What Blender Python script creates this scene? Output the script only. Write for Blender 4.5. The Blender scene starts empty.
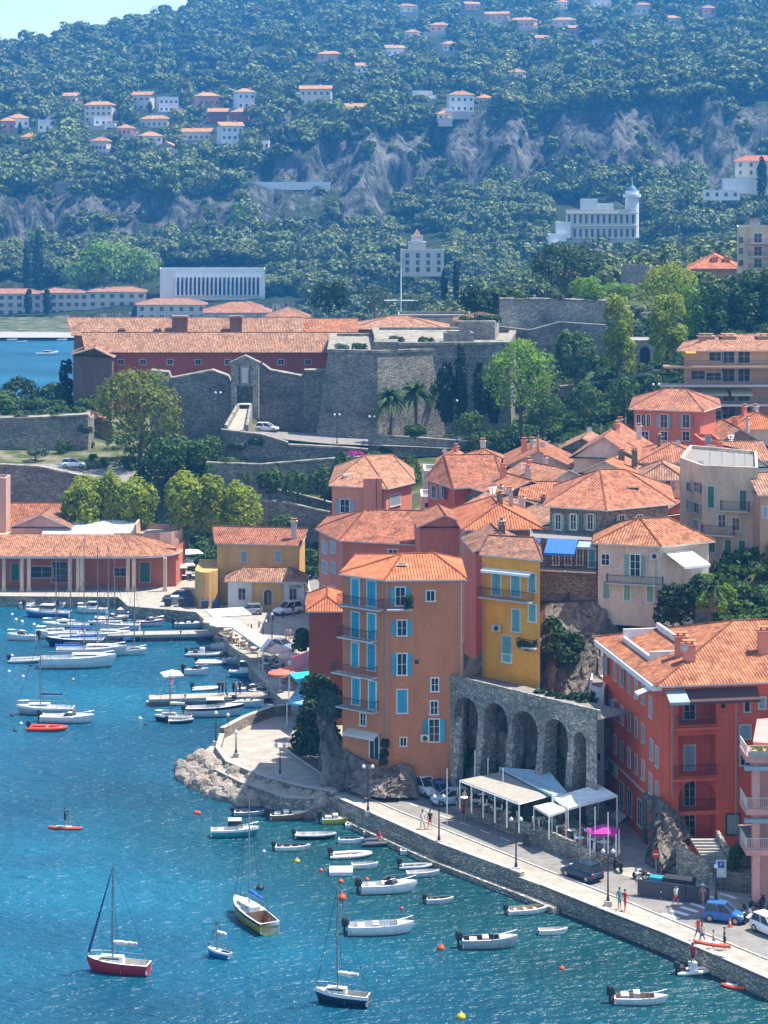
import bpy, bmesh, math, random
import numpy as np
from mathutils import Vector, Matrix
PI = math.pi; R = math.radians
sc = bpy.context.scene
C = sc.collection
# ------------------------------------------------------------------ camera, light, exposure
F = 2200.0; CX = 384.0; HY = 185.0; EYE = 62.0
cam = bpy.data.objects.new('camera', bpy.data.cameras.new('camera')); C.objects.link(cam)
cam.location = (0, 0, EYE); cam.rotation_euler = (R(90), 0, 0)
cam.data.sensor_width = 36; cam.data.lens = F/1024*36
cam.data.shift_y = -(512-HY)/1024
cam.data.clip_start = 1; cam.data.clip_end = 9000
sc.camera = cam
SUN = Vector((0.47, 0.13, 1.0)).normalized()
w = bpy.data.worlds.new('World'); sc.world = w; w.use_nodes = True
nt = w.node_tree; bg = nt.nodes['Background']
sky = nt.nodes.new('ShaderNodeTexSky'); sky.sky_type = 'NISHITA'; sky.sun_disc = False
sky.sun_elevation = math.asin(SUN.z); sky.sun_rotation = math.atan2(SUN.x, SUN.y)
sky.air_density = 1.0; sky.dust_density = 0.6; sky.ozone_density = 1.5
nt.links.new(sky.outputs[0], bg.inputs[0]); bg.inputs[1].default_value = 0.15
ld = bpy.data.lights.new('sun', 'SUN'); ld.energy = 5.0; ld.angle = R(0.5); ld.color = (1, .95, .86)
lo = bpy.data.objects.new('sun', ld); C.objects.link(lo); lo.rotation_euler = SUN.to_track_quat('Z', 'Y').to_euler()
sc.view_settings.view_transform = 'Standard'; sc.view_settings.look = 'None'
sc.view_settings.exposure = 0.9; sc.view_settings.gamma = 1; sc.view_settings.use_curve_mapping = False
sc.render.engine = 'CYCLES'
cy = sc.cycles
cy.use_denoising = True; cy.max_bounces = 5; cy.diffuse_bounces = 2; cy.glossy_bounces = 2; cy.transmission_bounces = 3
cy.volume_bounces = 0; cy.transparent_max_bounces = 6; cy.caustics_reflective = False; cy.caustics_refractive = False
cy.use_adaptive_sampling = True; cy.adaptive_threshold = 0.02

# ------------------------------------------------------------------ pixel helpers (back-projection to real places)
def W(px, py, Z=0.0):
    s = (py-HY)/(EYE-Z)
    return Vector(((px-CX)/s, F/s, Z))
def D(px, py, Y):
    return Vector(((px-CX)*Y/F, Y, EYE-(py-HY)*Y/F))
def onY(px, Y, Z): return Vector(((px-CX)*Y/F, Y, Z))

# ------------------------------------------------------------------ object helpers
LABELS = {}
def tag(o, label=None, cat=None, group=None, kind=None):
    if label: o['label'] = label
    if cat: o['category'] = cat
    if group: o['group'] = group
    if kind: o['kind'] = kind
    return o
def thing(name, loc, rz, label, cat, group=None):
    o = bpy.data.objects.new(name, None); C.objects.link(o)
    o.location = loc; o.rotation_euler = (0, 0, rz); o.empty_display_size = .3
    return tag(o, label, cat, group)
def inst(name, me, parent=None, loc=(0,0,0), rz=0.0, sc_=(1,1,1)):
    o = bpy.data.objects.new(name, me); C.objects.link(o)
    o.location = loc; o.rotation_euler = (0, 0, rz) if not hasattr(rz, '__len__') else rz
    if not hasattr(sc_, '__len__'): sc_ = (sc_,)*3
    o.scale = sc_
    if parent: o.parent = parent
    return o
def copy_tree(o, parent=None):
    c = o.copy(); C.objects.link(c); c.parent = parent
    for ch in list(o.children): copy_tree(ch, c)
    return c

class MB:
    def __init__(s): s.v=[]; s.f=[]; s.m=[]; s.mats=[]; s.cur=0; s.uv={}; s.sm=[]; s.smooth=False
    def use(s, m):
        if m not in s.mats: s.mats.append(m)
        s.cur = s.mats.index(m); return s
    def face(s, pts, uv=None):
        n=len(s.v); s.v += [tuple(p) for p in pts]; s.f.append(tuple(range(n,n+len(pts)))); s.m.append(s.cur); s.sm.append(s.smooth)
        if uv: s.uv[len(s.f)-1]=uv
    def grid(s, rows, closed=False, flip=False):
        n=len(s.v); nr=len(rows); nc=len(rows[0])
        for r in rows: s.v += [tuple(p) for p in r]
        for i in range(nr-1):
            for j in range(nc if closed else nc-1):
                a=n+i*nc+j; b=n+i*nc+(j+1)%nc; c=b+nc; d=a+nc
                s.f.append((a,b,c,d) if not flip else (d,c,b,a)); s.m.append(s.cur); s.sm.append(s.smooth)
    def box(s, c, d, rz=0.0):
        cx,cy_,cz=c; hx,hy,hz=d[0]/2,d[1]/2,d[2]/2; cs,sn=math.cos(rz),math.sin(rz)
        n=len(s.v)
        for z in (-hz,hz):
            for x,y in ((-hx,-hy),(hx,-hy),(hx,hy),(-hx,hy)):
                s.v.append((cx+x*cs-y*sn, cy_+x*sn+y*cs, cz+z))
        for q in ((3,2,1,0),(4,5,6,7),(0,1,5,4),(1,2,6,5),(2,3,7,6),(3,0,4,7)):
            s.f.append(tuple(n+k for k in q)); s.m.append(s.cur); s.sm.append(False)
    def prism(s, poly, z0, z1, top=True, bottom=False, batter=0.0):
        P=[Vector((p[0],p[1])) for p in poly]; n=len(P)
        if sum(P[i].x*P[(i+1)%n].y-P[(i+1)%n].x*P[i].y for i in range(n))<0: P.reverse()
        T=P if not batter else offset(P,-batter)
        k=len(s.v)
        z0s = z0 if hasattr(z0,'__len__') else [z0]*n; z1s = z1 if hasattr(z1,'__len__') else [z1]*n
        s.v += [(P[i].x,P[i].y,z0s[i]) for i in range(n)]+[(T[i].x,T[i].y,z1s[i]) for i in range(n)]
        for i in range(n):
            j=(i+1)%n; s.f.append((k+i,k+j,k+n+j,k+n+i)); s.m.append(s.cur); s.sm.append(False)
        if top: s.f.append(tuple(k+n+i for i in range(n))); s.m.append(s.cur); s.sm.append(False)
        if bottom: s.f.append(tuple(k+i for i in reversed(range(n)))); s.m.append(s.cur); s.sm.append(False)
    def tube(s, pts, r, n=6, cap=True):
        pts=[Vector(p) for p in pts]; rr=r if hasattr(r,'__len__') else [r]*len(pts)
        rows=[]
        for i,p in enumerate(pts):
            t=(pts[min(i+1,len(pts)-1)]-pts[max(i-1,0)]).normalized()
            a=t.cross(Vector((0,0,1)) if abs(t.z)<.9 else Vector((1,0,0))).normalized(); b=t.cross(a)
            rows.append([p+(a*math.cos(2*PI*k/n)+b*math.sin(2*PI*k/n))*rr[i] for k in range(n)])
        old=s.smooth; s.smooth=n>4; s.grid(rows, closed=True); s.smooth=old
        if cap: s.face(rows[-1]); s.face(list(reversed(rows[0])))
    def mesh(s, name):
        me=bpy.data.meshes.new(name); me.from_pydata(s.v,[],s.f)
        for m in s.mats: me.materials.append(m)
        me.polygons.foreach_set('material_index', s.m)
        me.polygons.foreach_set('use_smooth', s.sm)
        if s.uv:
            l=me.uv_layers.new(name='uv')
            for fi,u in s.uv.items():
                p=me.polygons[fi]
                for k,li in enumerate(p.loop_indices): l.data[li].uv=u[k]
        me.update(); return me
    def build(s, name, parent=None, loc=(0,0,0), rz=0.0): return inst(name, s.mesh(name), parent, loc, rz)

def offset(P, d):
    """offset CCW polygon outward by d"""
    n=len(P); out=[]
    for i in range(n):
        a=P[i-1]; b=P[i]; c=P[(i+1)%n]
        e1=(b-a).normalized(); e2=(c-b).normalized()
        n1=Vector((e1.y,-e1.x)); n2=Vector((e2.y,-e2.x))
        m=(n1+n2); k=1+n1.dot(n2)
        out.append(b+m*(d/max(k,.35)))
    return out

# ------------------------------------------------------------------ materials
def nodes(name):
    m=bpy.data.materials.new(name); m.use_nodes=True; t=m.node_tree
    return m,t,t.nodes['Principled BSDF'],t.nodes.new,t.links.new
def ramp(N,L,fac,stops,interp='LINEAR'):
    r=N('ShaderNodeValToRGB'); r.color_ramp.interpolation=interp
    e=r.color_ramp.elements
    while len(e)<len(stops): e.new(.5)
    for k,(p,c) in enumerate(stops): e[k].position=p; e[k].color=(*c,1) if len(c)==3 else c
    L(fac,r.inputs[0]); return r.outputs[0]
def pos(N,L,scale=(1,1,1)):
    g=N('ShaderNodeNewGeometry'); mp=N('ShaderNodeMapping'); mp.inputs['Scale'].default_value=scale
    L(g.outputs['Position'],mp.inputs[0]); return mp.outputs[0]
def noise(N,L,vec,s,d=4,rough=.55):
    n=N('ShaderNodeTexNoise'); n.inputs['Scale'].default_value=s; n.inputs['Detail'].default_value=d; n.inputs['Roughness'].default_value=rough
    L(vec,n.inputs['Vector']); return n.outputs[0]
def bump(N,L,b,h,st,dist):
    k=N('ShaderNodeBump'); k.inputs['Strength'].default_value=st; k.inputs['Distance'].default_value=dist
    L(h,k.inputs['Height']); L(k.outputs[0],b.inputs['Normal'])
def sc3(c,k): return tuple(min(1,x*k) for x in c)
_mc={}
def plain(name,col,rough=.6,metal=0.0,spec=.5,emit=None):
    key=('p',name,col)
    if key in _mc: return _mc[key]
    m,t,b,N,L=nodes(name)
    v=noise(N,L,pos(N,L),2.5,3)
    oi=N('ShaderNodeObjectInfo'); c1=ramp(N,L,v,[(.3,sc3(col,.86)),(.7,sc3(col,1.1))]); c2=ramp(N,L,oi.outputs['Random'],[(0,(.78,.79,.8)),(1,(1.12,1.1,1.08))])
    mx=N('ShaderNodeMix'); mx.data_type='RGBA'; mx.blend_type='MULTIPLY'; mx.inputs[0].default_value=1; L(c1,mx.inputs[6]); L(c2,mx.inputs[7]); L(mx.outputs[2],b.inputs['Base Color'])
    b.inputs['Roughness'].default_value=rough; b.inputs['Metallic'].default_value=metal; b.inputs['Specular IOR Level'].default_value=spec
    _mc[key]=m; return m
def stucco(name,col,stain=.25):
    stain=stain*1.5
    key=('s',name)
    if key in _mc: return _mc[key]
    m,t,b,N,L=nodes(name)
    big=noise(N,L,pos(N,L,(.5,.5,.16)),1.0,5,.65); fine=noise(N,L,pos(N,L),5,4,.7)
    c1=ramp(N,L,big,[(.25,sc3(col,1-stain)),(.5,col),(.8,sc3(col,1+stain*.6))])
    c2=ramp(N,L,fine,[(.3,(.82,.82,.82)),(.65,(1.05,1.05,1.05))])
    mx=N('ShaderNodeMix'); mx.data_type='RGBA'; mx.blend_type='MULTIPLY'; mx.inputs[0].default_value=1
    L(c1,mx.inputs[6]); L(c2,mx.inputs[7]); L(mx.outputs[2],b.inputs['Base Color'])
    b.inputs['Roughness'].default_value=.9; b.inputs['Specular IOR Level'].default_value=.2
    bump(N,L,b,fine,.25,.05); _mc[key]=m; return m
def masonry(name,col,mortar,scale=1.4,zs=1.7,var=.45):
    key=('m',name)
    if key in _mc: return _mc[key]
    m,t,b,N,L=nodes(name)
    p=pos(N,L,(1,1,zs))
    v=N('ShaderNodeTexVoronoi'); v.inputs['Scale'].default_value=scale; L(p,v.inputs['Vector'])
    e=N('ShaderNodeTexVoronoi'); e.feature='DISTANCE_TO_EDGE'; e.inputs['Scale'].default_value=scale; L(p,e.inputs['Vector'])
    sp=N('ShaderNodeSeparateColor'); L(v.outputs['Color'],sp.inputs[0])
    c=ramp(N,L,sp.outputs[0],[(.0,sc3(col,1-var)),(.5,col),(1,sc3(col,1+var))])
    st=ramp(N,L,noise(N,L,pos(N,L,(.14,.14,.22)),1,6,.7),[(.32,(.30,.32,.28)),(.5,(.85,.85,.82)),(.68,(1.5,1.4,1.2))])
    mx=N('ShaderNodeMix'); mx.data_type='RGBA'; mx.blend_type='MULTIPLY'; mx.inputs[0].default_value=.85; L(c,mx.inputs[6]); L(st,mx.inputs[7])
    ed=ramp(N,L,e.outputs['Distance'],[(.03,(1,1,1)),(.09,(0,0,0))])
    m2=N('ShaderNodeMix'); m2.data_type='RGBA'; L(ed,m2.inputs[0]); L(mx.outputs[2],m2.inputs[6]); m2.inputs[7].default_value=(*mortar,1)
    L(m2.outputs[2],b.inputs['Base Color']); b.inputs['Roughness'].default_value=.95; b.inputs['Specular IOR Level'].default_value=.15
    bump(N,L,b,ramp(N,L,e.outputs['Distance'],[(0,(0,0,0)),(.15,(1,1,1))]),.8,.12)
    _mc[key]=m; return m
def tiles(name,col,dark=.55,light=1.35):
    """pan tiles: ribs down the slope from the roof's own uv (metres)"""
    key=('t',name)
    if key in _mc: return _mc[key]
    m,t,b,N,L=nodes(name)
    uv=N('ShaderNodeUVMap'); sx=N('ShaderNodeSeparateXYZ'); L(uv.outputs[0],sx.inputs[0])
    def mth(op,a,k):
        n=N('ShaderNodeMath'); n.operation=op
        L(a,n.inputs[0])
        if hasattr(k,'links'): L(k,n.inputs[1])
        else: n.inputs[1].default_value=k
        return n.outputs[0]
    u=mth('DIVIDE',sx.outputs[0],.30); v=mth('DIVIDE',sx.outputs[1],.42)
    cu=N('ShaderNodeMath'); cu.operation='FLOOR'; L(u,cu.inputs[0]); cv=N('ShaderNodeMath'); cv.operation='FLOOR'; L(v,cv.inputs[0])
    cb=N('ShaderNodeCombineXYZ'); L(cu.outputs[0],cb.inputs[0]); L(cv.outputs[0],cb.inputs[1])
    wn=N('ShaderNodeTexWhiteNoise'); wn.noise_dimensions='2D'; L(cb.outputs[0],wn.inputs['Vector'])
    c=ramp(N,L,wn.outputs['Value'],[(0,sc3(col,dark)),(.25,sc3(col,.85)),(.75,col),(1,sc3(col,light))])
    st=ramp(N,L,noise(N,L,pos(N,L),.5,5,.7),[(.3,(.62,.58,.56)),(.52,(1,1,1)),(.75,(1.2,1.15,1.1))])
    mx=N('ShaderNodeMix'); mx.data_type='RGBA'; mx.blend_type='MULTIPLY'; mx.inputs[0].default_value=1; L(c,mx.inputs[6]); L(st,mx.inputs[7])
    oi=N('ShaderNodeObjectInfo'); co=ramp(N,L,oi.outputs['Random'],[(0,(.72,.74,.74)),(.35,(1.0,.92,.86)),(.7,(.88,.98,1.02)),(1,(1.08,1.04,.98))]); m3=N('ShaderNodeMix'); m3.data_type='RGBA'; m3.blend_type='MULTIPLY'; m3.inputs[0].default_value=1; L(mx.outputs[2],m3.inputs[6]); L(co,m3.inputs[7])
    L(m3.outputs[2],b.inputs['Base Color']); b.inputs['Roughness'].default_value=.85; b.inputs['Specular IOR Level'].default_value=.2
    sn=N('ShaderNodeMath'); sn.operation='SINE'; L(mth('MULTIPLY',u,2*PI),sn.inputs[0])
    bump(N,L,b,sn.outputs[0],.9,.07)
    _mc[key]=m; return m
def leafmat(name,c0,c1,trans=.35,ns=.25):
    key=('l',name)
    if key in _mc: return _mc[key]
    m,t,b,N,L=nodes(name)
    g=N('ShaderNodeNewGeometry'); oi=N('ShaderNodeObjectInfo')
    big=noise(N,L,pos(N,L),ns,2)
    ad=N('ShaderNodeMath'); ad.operation='MULTIPLY_ADD'; L(g.outputs['Random Per Island'],ad.inputs[0]); ad.inputs[1].default_value=.7
    s2=N('ShaderNodeMath'); s2.operation='MULTIPLY_ADD'; L(big,s2.inputs[0]); s2.inputs[1].default_value=.9; s2.inputs[2].default_value=-.3; L(s2.outputs[0],ad.inputs[2])
    c=ramp(N,L,ad.outputs[0],[(.1,c0),(.9,c1)])
    L(c,b.inputs['Base Color']); b.inputs['Roughness'].default_value=.6; b.inputs['Specular IOR Level'].default_value=.25
    tr=N('ShaderNodeBsdfTranslucent'); L(c,tr.inputs[0]); ms=N('ShaderNodeMixShader'); ms.inputs[0].default_value=trans
    L(b.outputs[0],ms.inputs[1]); L(tr.outputs[0],ms.inputs[2]); L(ms.outputs[0],t.nodes['Material Output'].inputs[0])
    _mc[key]=m; return m
def rockmat(name,a,b_,c_,scale=.15,bs=.8,bd=.6):
    key=('r',name)
    if key in _mc: return _mc[key]
    m,t,b,N,L=nodes(name)
    n1=noise(N,L,pos(N,L,(1,1,.45)),scale,8,.68); n2=noise(N,L,pos(N,L,(1,1,.35)),scale*5,6,.7)
    c1=ramp(N,L,n1,[(.3,a),(.5,b_),(.68,c_)])
    c2=ramp(N,L,n2,[(.3,(.4,.4,.42)),(.55,(1.1,1.1,1.1))])
    mx=N('ShaderNodeMix'); mx.data_type='RGBA'; mx.blend_type='MULTIPLY'; mx.inputs[0].default_value=.9; L(c1,mx.inputs[6]); L(c2,mx.inputs[7])
    L(mx.outputs[2],b.inputs['Base Color']); b.inputs['Roughness'].default_value=.95; b.inputs['Specular IOR Level'].default_value=.15
    bump(N,L,b,n2,bs,bd); _mc[key]=m; return m

M_ = {}
WHITE=plain('white_paint',(.8,.79,.76)); CREAMP=plain('cream_paint',(.62,.56,.45)); GLASS=plain('window_glass',(.025,.035,.045),.12)
STEEL=plain('steel',(.45,.46,.48),.35,.8); BLACK=plain('black_rubber',(.02,.02,.022),.5); IRON=plain('dark_iron',(.03,.035,.04),.5)
CYAN=plain('turquoise_shutter',(.03,.36,.50),.5); GREEN=plain('green_shutter',(.22,.42,.30),.6); GREYB=plain('grey_blue_shutter',(.27,.34,.38),.6)
DKGREEN=plain('dark_green_shutter',(.03,.17,.11),.6); TEALSH=plain('pale_teal_shutter',(.16,.42,.42),.6)
PALE=plain('pale_trim',(.62,.56,.49),.8); WOOD=plain('weathered_wood',(.24,.17,.11),.8); CANVAS=plain('white_canvas',(.82,.81,.77),.8)
NAVY=plain('navy_cover',(.02,.05,.14),.6); BLUECAN=plain('blue_canvas',(.02,.13,.55),.6); RED=plain('red_paint',(.6,.03,.02),.45); CONC=plain('concrete',(.42,.40,.36),.9)
T_OR=tiles('orange_roof_tiles',(.49,.19,.095)); T_BR=tiles('bright_orange_roof_tiles',(.60,.19,.085),.75,1.15); T_RD=tiles('rose_roof_tiles',(.45,.175,.10)); T_PL=tiles('pale_weathered_roof_tiles',(.46,.225,.135)); T_DK=tiles('dark_weathered_roof_tiles',(.36,.18,.12))
STONE=masonry('grey_limestone_masonry',(.29,.265,.225),(.22,.21,.19),2.4)
STONEL=masonry('light_rubble_stone',(.42,.39,.34),(.30,.28,.25),3.0)
STONEB=masonry('brown_rubble_stone',(.27,.23,.19),(.34,.31,.27),3.4)
QUAYST=masonry('quay_block_stone',(.42,.38,.32),(.2,.19,.17),2.0,2.2,.35)
ROCK=rockmat('limestone_rock',(.07,.065,.05),(.27,.23,.19),(.52,.42,.33),.35,1.0,.9)
CLIFF=rockmat('cliff_rock',(.10,.10,.08),(.33,.30,.26),(.50,.42,.34),.035,1.0,4.0)
BOULD=rockmat('boulder_rock',(.24,.195,.155),(.37,.31,.25),(.50,.43,.35),.9,.8,.3)
# ------------------------------------------------------------------ water
rng=np.random.default_rng(7); random.seed(7)
def watermat():
    m,t,b,N,L=nodes('sea_water')
    p=pos(N,L,(.75,1.5,1))
    n1=noise(N,L,p,.9,3,.6); n2=noise(N,L,p,.22,3,.55); n3=noise(N,L,pos(N,L,(.02,.035,1)),1,4,.6)
    ad=N('ShaderNodeMath'); ad.operation='ADD'; L(n1,ad.inputs[0])
    m2=N('ShaderNodeMath'); m2.operation='MULTIPLY'; L(n2,m2.inputs[0]); m2.inputs[1].default_value=1.6; L(m2.outputs[0],ad.inputs[1])
    bump(N,L,b,ad.outputs[0],1.0,.62)
    deep=ramp(N,L,n3,[(.3,(.002,.050,.088)),(.55,(.003,.088,.150)),(.75,(.006,.130,.210))]); quay_tint=ramp(N,L,n3,[(.3,(.002,.034,.042)),(.6,(.003,.058,.070)),(.8,(.006,.085,.095))])
    # darker green base colour towards the quay: distance from the quay line
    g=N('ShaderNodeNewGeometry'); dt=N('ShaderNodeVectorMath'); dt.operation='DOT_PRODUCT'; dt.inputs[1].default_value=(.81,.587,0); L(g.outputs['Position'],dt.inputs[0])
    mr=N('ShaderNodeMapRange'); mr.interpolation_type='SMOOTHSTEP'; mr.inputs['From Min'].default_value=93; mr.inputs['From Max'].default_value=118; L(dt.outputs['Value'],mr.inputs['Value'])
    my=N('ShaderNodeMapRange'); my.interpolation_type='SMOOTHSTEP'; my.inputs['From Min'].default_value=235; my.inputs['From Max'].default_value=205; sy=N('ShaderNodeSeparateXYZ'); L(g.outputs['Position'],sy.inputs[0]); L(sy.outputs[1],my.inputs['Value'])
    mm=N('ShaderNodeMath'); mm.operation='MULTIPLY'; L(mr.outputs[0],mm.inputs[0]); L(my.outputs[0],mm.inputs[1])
    mxw=N('ShaderNodeMix'); mxw.data_type='RGBA'; L(mm.outputs[0],mxw.inputs[0]); L(deep,mxw.inputs[6]); L(quay_tint,mxw.inputs[7]); L(mxw.outputs[2],b.inputs['Base Color'])
    b.inputs['Roughness'].default_value=.34; b.inputs['IOR'].default_value=1.42; b.inputs['Specular IOR Level'].default_value=.36
    return m
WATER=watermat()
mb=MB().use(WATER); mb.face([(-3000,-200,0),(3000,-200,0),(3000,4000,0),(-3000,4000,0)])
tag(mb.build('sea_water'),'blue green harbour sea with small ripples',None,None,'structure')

# ------------------------------------------------------------------ terrain of the town side
rows=[
(100,[(-900,-6),(1500,-6)]),
(166,[(-900,-6),(900,-6),(1500,1)]),
(184,[(-900,-6),(640,-6),(690,1),(1200,1.5)]),
(200,[(-900,-6),(560,-6),(600,1),(700,1),(768,4),(1200,8)]),
(214,[(-900,-6),(420,-6),(470,1),(600,1.2),(640,2),(768,10),(1200,16)]),
(222,[(-900,-6),(310,-6),(350,.8),(440,1),(480,9),(590,11),(690,12),(768,16),(1200,22)]),
(236,[(-900,-6),(270,-6),(310,1),(340,1.5),(400,4),(450,6),(480,11.6),(600,15),(690,18),(768,21),(1200,28)]),
(262,[(-900,-6),(280,-6),(300,1),(340,1.2),(400,5),(500,14),(600,20),(768,24),(1200,32)]),
(300,[(-900,-6),(215,-6),(250,1),(320,1.2),(360,4),(400,9),(500,16),(600,19),(768,21),(1200,36)]),
(322,[(-900,-6),(-300,-6),(180,-6),(200,1),(320,1.2),(350,6),(400,11),(500,18),(600,20),(768,21),(1200,34)]),
(340,[(-900,0.8),(300,1.2),(320,2),(400,13),(500,18),(600,20.5),(768,20.5),(1200,36)]),
(366,[(-900,1),(90,1.2),(200,2),(300,6),(400,15),(500,17),(600,21.5),(768,22),(1200,38)]),
(372,[(-900,14),(110,14),(240,13),(300,12),(400,16),(500,17),(600,22.5),(768,24),(1200,39)]),
(398,[(-900,15),(240,15.8),(400,16),(500,17),(600,26),(768,32),(1200,46)]),
(412,[(-900,20),(90,20),(110,14),(240,16),(400,17),(480,18),(560,24),(660,29),(768,34),(1200,48)]),
(440,[(-900,18),(50,16),(72,10),(100,24),(400,27),(500,27),(600,30),(700,33),(768,36),(1200,50)]),
(500,[(-900,10),(0,4),(60,-4),(100,18),(400,26),(500,30),(600,34),(768,37.5),(1200,53)]),
(560,[(-900,-6),(60,-6),(110,10),(400,24),(500,30),(600,35),(768,38),(1200,56)]),
(660,[(-900,-6),(150,-6),(300,4),(400,14),(500,24),(600,33),(768,40),(1200,58)]),
(800,[(-900,-6),(230,-6),(300,1),(400,10),(500,22),(600,32),(768,38),(1200,58)]),
(864,[(-900,-6),(60,-6),(200,-6),(300,2),(400,10),(500,21),(600,31),(768,37),(1200,58)]),
(876,[(-900,.8),(200,.8),(300,2),(400,10),(500,21),(600,31),(768,37),(1200,58)]),
(960,[(-900,1),(60,1),(150,1.5),(300,4),(400,12),(500,20),(600,28),(768,36),(1200,58)]),
(1004,[(-900,1.2),(150,2),(300,5),(400,12),(500,20),(600,28),(768,34),(1200,56)]),
]
RY=[r[0] for r in rows]
def town_z(px,Y):
    Y=min(max(Y,RY[0]),RY[-1])
    i=max(0,min(len(rows)-2,int(np.searchsorted(RY,Y)-1)))
    def ev(k): a=rows[k][1]; return float(np.interp(px,[q[0] for q in a],[q[1] for q in a]))
    t=(Y-RY[i])/(RY[i+1]-RY[i]); return ev(i)*(1-t)+ev(i+1)*t
def groundz(p): # world xy
    return town_z(p[0]*F/p[1]+CX, p[1])
def soilmat():
    m,t,b,N,L=nodes('scrub_soil')
    n=noise(N,L,pos(N,L),.12,7,.7)
    L(ramp(N,L,n,[(.35,(.035,.055,.02)),(.5,(.08,.10,.04)),(.62,(.22,.19,.13))]),b.inputs['Base Color']); b.inputs['Roughness'].default_value=1; b.inputs['Specular IOR Level'].default_value=.1
    bump(N,L,b,n,.5,1.0); return m
SOIL=soilmat()
mb=MB().use(SOIL); g=[]
ys=list(np.arange(100,440,6))+list(np.arange(440,1005,12))+[1004]
for Y in ys: g.append([(( px-CX)*Y/F, Y, town_z(px,Y)-.15) for px in list(range(-900,-60,60))+list(range(-60,860,10))+list(range(860,1201,40))])
mb.smooth=True; mb.grid(g); tag(mb.build('town_terrain'),'rocky ground rising from the harbour under the town',None,None,'structure')

mb=MB().use(plain('pale_shingle',(.42,.38,.32),.95)); q0=[onY(-80,877,1.2),onY(78,877,1.2),onY(90,905,1.3),onY(-80,915,1.3)]; mb.face(q0); tag(mb.build('shore_beach'),'pale shingle shore across the bay',None,None,'structure')
# ------------------------------------------------------------------ far hillside: control columns (px: list of (py, Y))
cols={
-500:[(330,1000),(290,1080),(255,1180),(205,1230),(196,1265),(165,1330),(135,1470),(88,1800),(100,2100),(150,2800)],
0:[(319,1000),(285,1070),(250,1180),(192,1225),(184,1262),(152,1330),(118,1460),(56,1900),(64,2150),(110,2800)],
200:[(308,1000),(275,1080),(238,1190),(188,1232),(180,1268),(148,1320),(105,1470),(8,2150),(4,2350),(40,2800)],
330:[(300,1000),(270,1080),(232,1190),(192,1238),(138,1275),(120,1320),(82,1500),(-24,2250),(-36,2450),(10,2800)],
420:[(290,1000),(262,1080),(228,1190),(190,1256),(116,1300),(102,1360),(65,1600),(-20,2300),(-45,2500),(0,2800)],
520:[(280,1000),(250,1060),(218,1170),(188,1248),(108,1300),(96,1360),(62,1560),(-4,2100),(-30,2350),(0,2800)],
620:[(272,1000),(240,1050),(207,1150),(176,1238),(98,1300),(75,1420),(45,1620),(-8,2100),(-45,2400),(-40,2800)],
768:[(268,1000),(235,1050),(203,1130),(160,1230),(84,1290),(60,1400),(35,1550),(-10,1950),(-60,2400),(-70,2800)],
1300:[(250,1000),(210,1050),(175,1130),(120,1230),(75,1290),(20,1400),(-30,1550),(-90,1950),(-140,2400),(-150,2800)],
}
CK=sorted(cols); NV=10
def hill_pt(px,v):
    px=max(CK[0],min(CK[-1],px)); i=max(0,min(len(CK)-2,int(np.searchsorted(CK,px)-1))); t=(px-CK[i])/(CK[i+1]-CK[i])
    def ev(k):
        a=cols[CK[k]]; return np.interp(v,range(NV),[q[0] for q in a]),np.interp(v,range(NV),[q[1] for q in a])
    (p0,y0),(p1,y1)=ev(i),ev(i+1); return p0*(1-t)+p1*t, y0*(1-t)+y1*t
def vnoise(x,y,s,seed=0):
    x=x/s;y=y/s
    xi,yi=math.floor(x),math.floor(y); fx,fy=x-xi,y-yi
    def h(a,b): 
        q=math.sin(a*127.1+b*311.7+seed*17.3)*43758.5453; return q-math.floor(q)
    fx=fx*fx*(3-2*fx); fy=fy*fy*(3-2*fy)
    return (h(xi,yi)*(1-fx)+h(xi+1,yi)*fx)*(1-fy)+(h(xi,yi+1)*(1-fx)+h(xi+1,yi+1)*fx)*fy
def hill(px,v):
    py,Y=hill_pt(px,v); x=(px-CX)*Y/F
    nz=(vnoise(px,v*60,45,1)-.5)*7+(vnoise(px,v*60,17,2)-.5)*3.5
    Y2=Y+((vnoise(px,v*25,30,5)-.5)*30+(vnoise(px,v*25,11,6)-.5)*20)*(1 if 1<v<7 else .3)
    return Vector(((px-CX)*Y2/F,Y2,EYE-(py+nz*min(1,v)-HY)*Y2/F))
def hillmat():
    m,t,b,N,L=nodes('hill_ground')
    g=N('ShaderNodeNewGeometry'); sx=N('ShaderNodeSeparateXYZ'); L(g.outputs['True Normal'],sx.inputs[0])
    n1=noise(N,L,pos(N,L,(1,1,.5)),.06,9,.72); n2=noise(N,L,pos(N,L,(1,.6,.16)),.28,6,.7); n3=noise(N,L,pos(N,L),.08,5,.7)
    c1=ramp(N,L,n1,[(.36,(.025,.03,.024)),(.45,(.09,.095,.085)),(.54,(.19,.19,.17)),(.66,(.29,.275,.24))])
    c2=ramp(N,L,n2,[(.40,(.22,.24,.26)),(.52,(1.15,1.15,1.15))])
    mx=N('ShaderNodeMix'); mx.data_type='RGBA'; mx.blend_type='MULTIPLY'; mx.inputs[0].default_value=.95; L(c1,mx.inputs[6]); L(c2,mx.inputs[7])
    gr=ramp(N,L,n3,[(.35,(.03,.05,.018)),(.55,(.06,.09,.03)),(.75,(.13,.14,.07))])
    k=ramp(N,L,sx.outputs[2],[(.84,(0,0,0)),(.94,(1,1,1))])
    m2=N('ShaderNodeMix'); m2.data_type='RGBA'; L(k,m2.inputs[0]); L(mx.outputs[2],m2.inputs[6]); L(gr,m2.inputs[7])
    L(m2.outputs[2],b.inputs['Base Color']); b.inputs['Roughness'].default_value=1; b.inputs['Specular IOR Level'].default_value=.1
    bump(N,L,b,n2,1.0,8.0); return m
mb=MB().use(hillmat())
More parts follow.
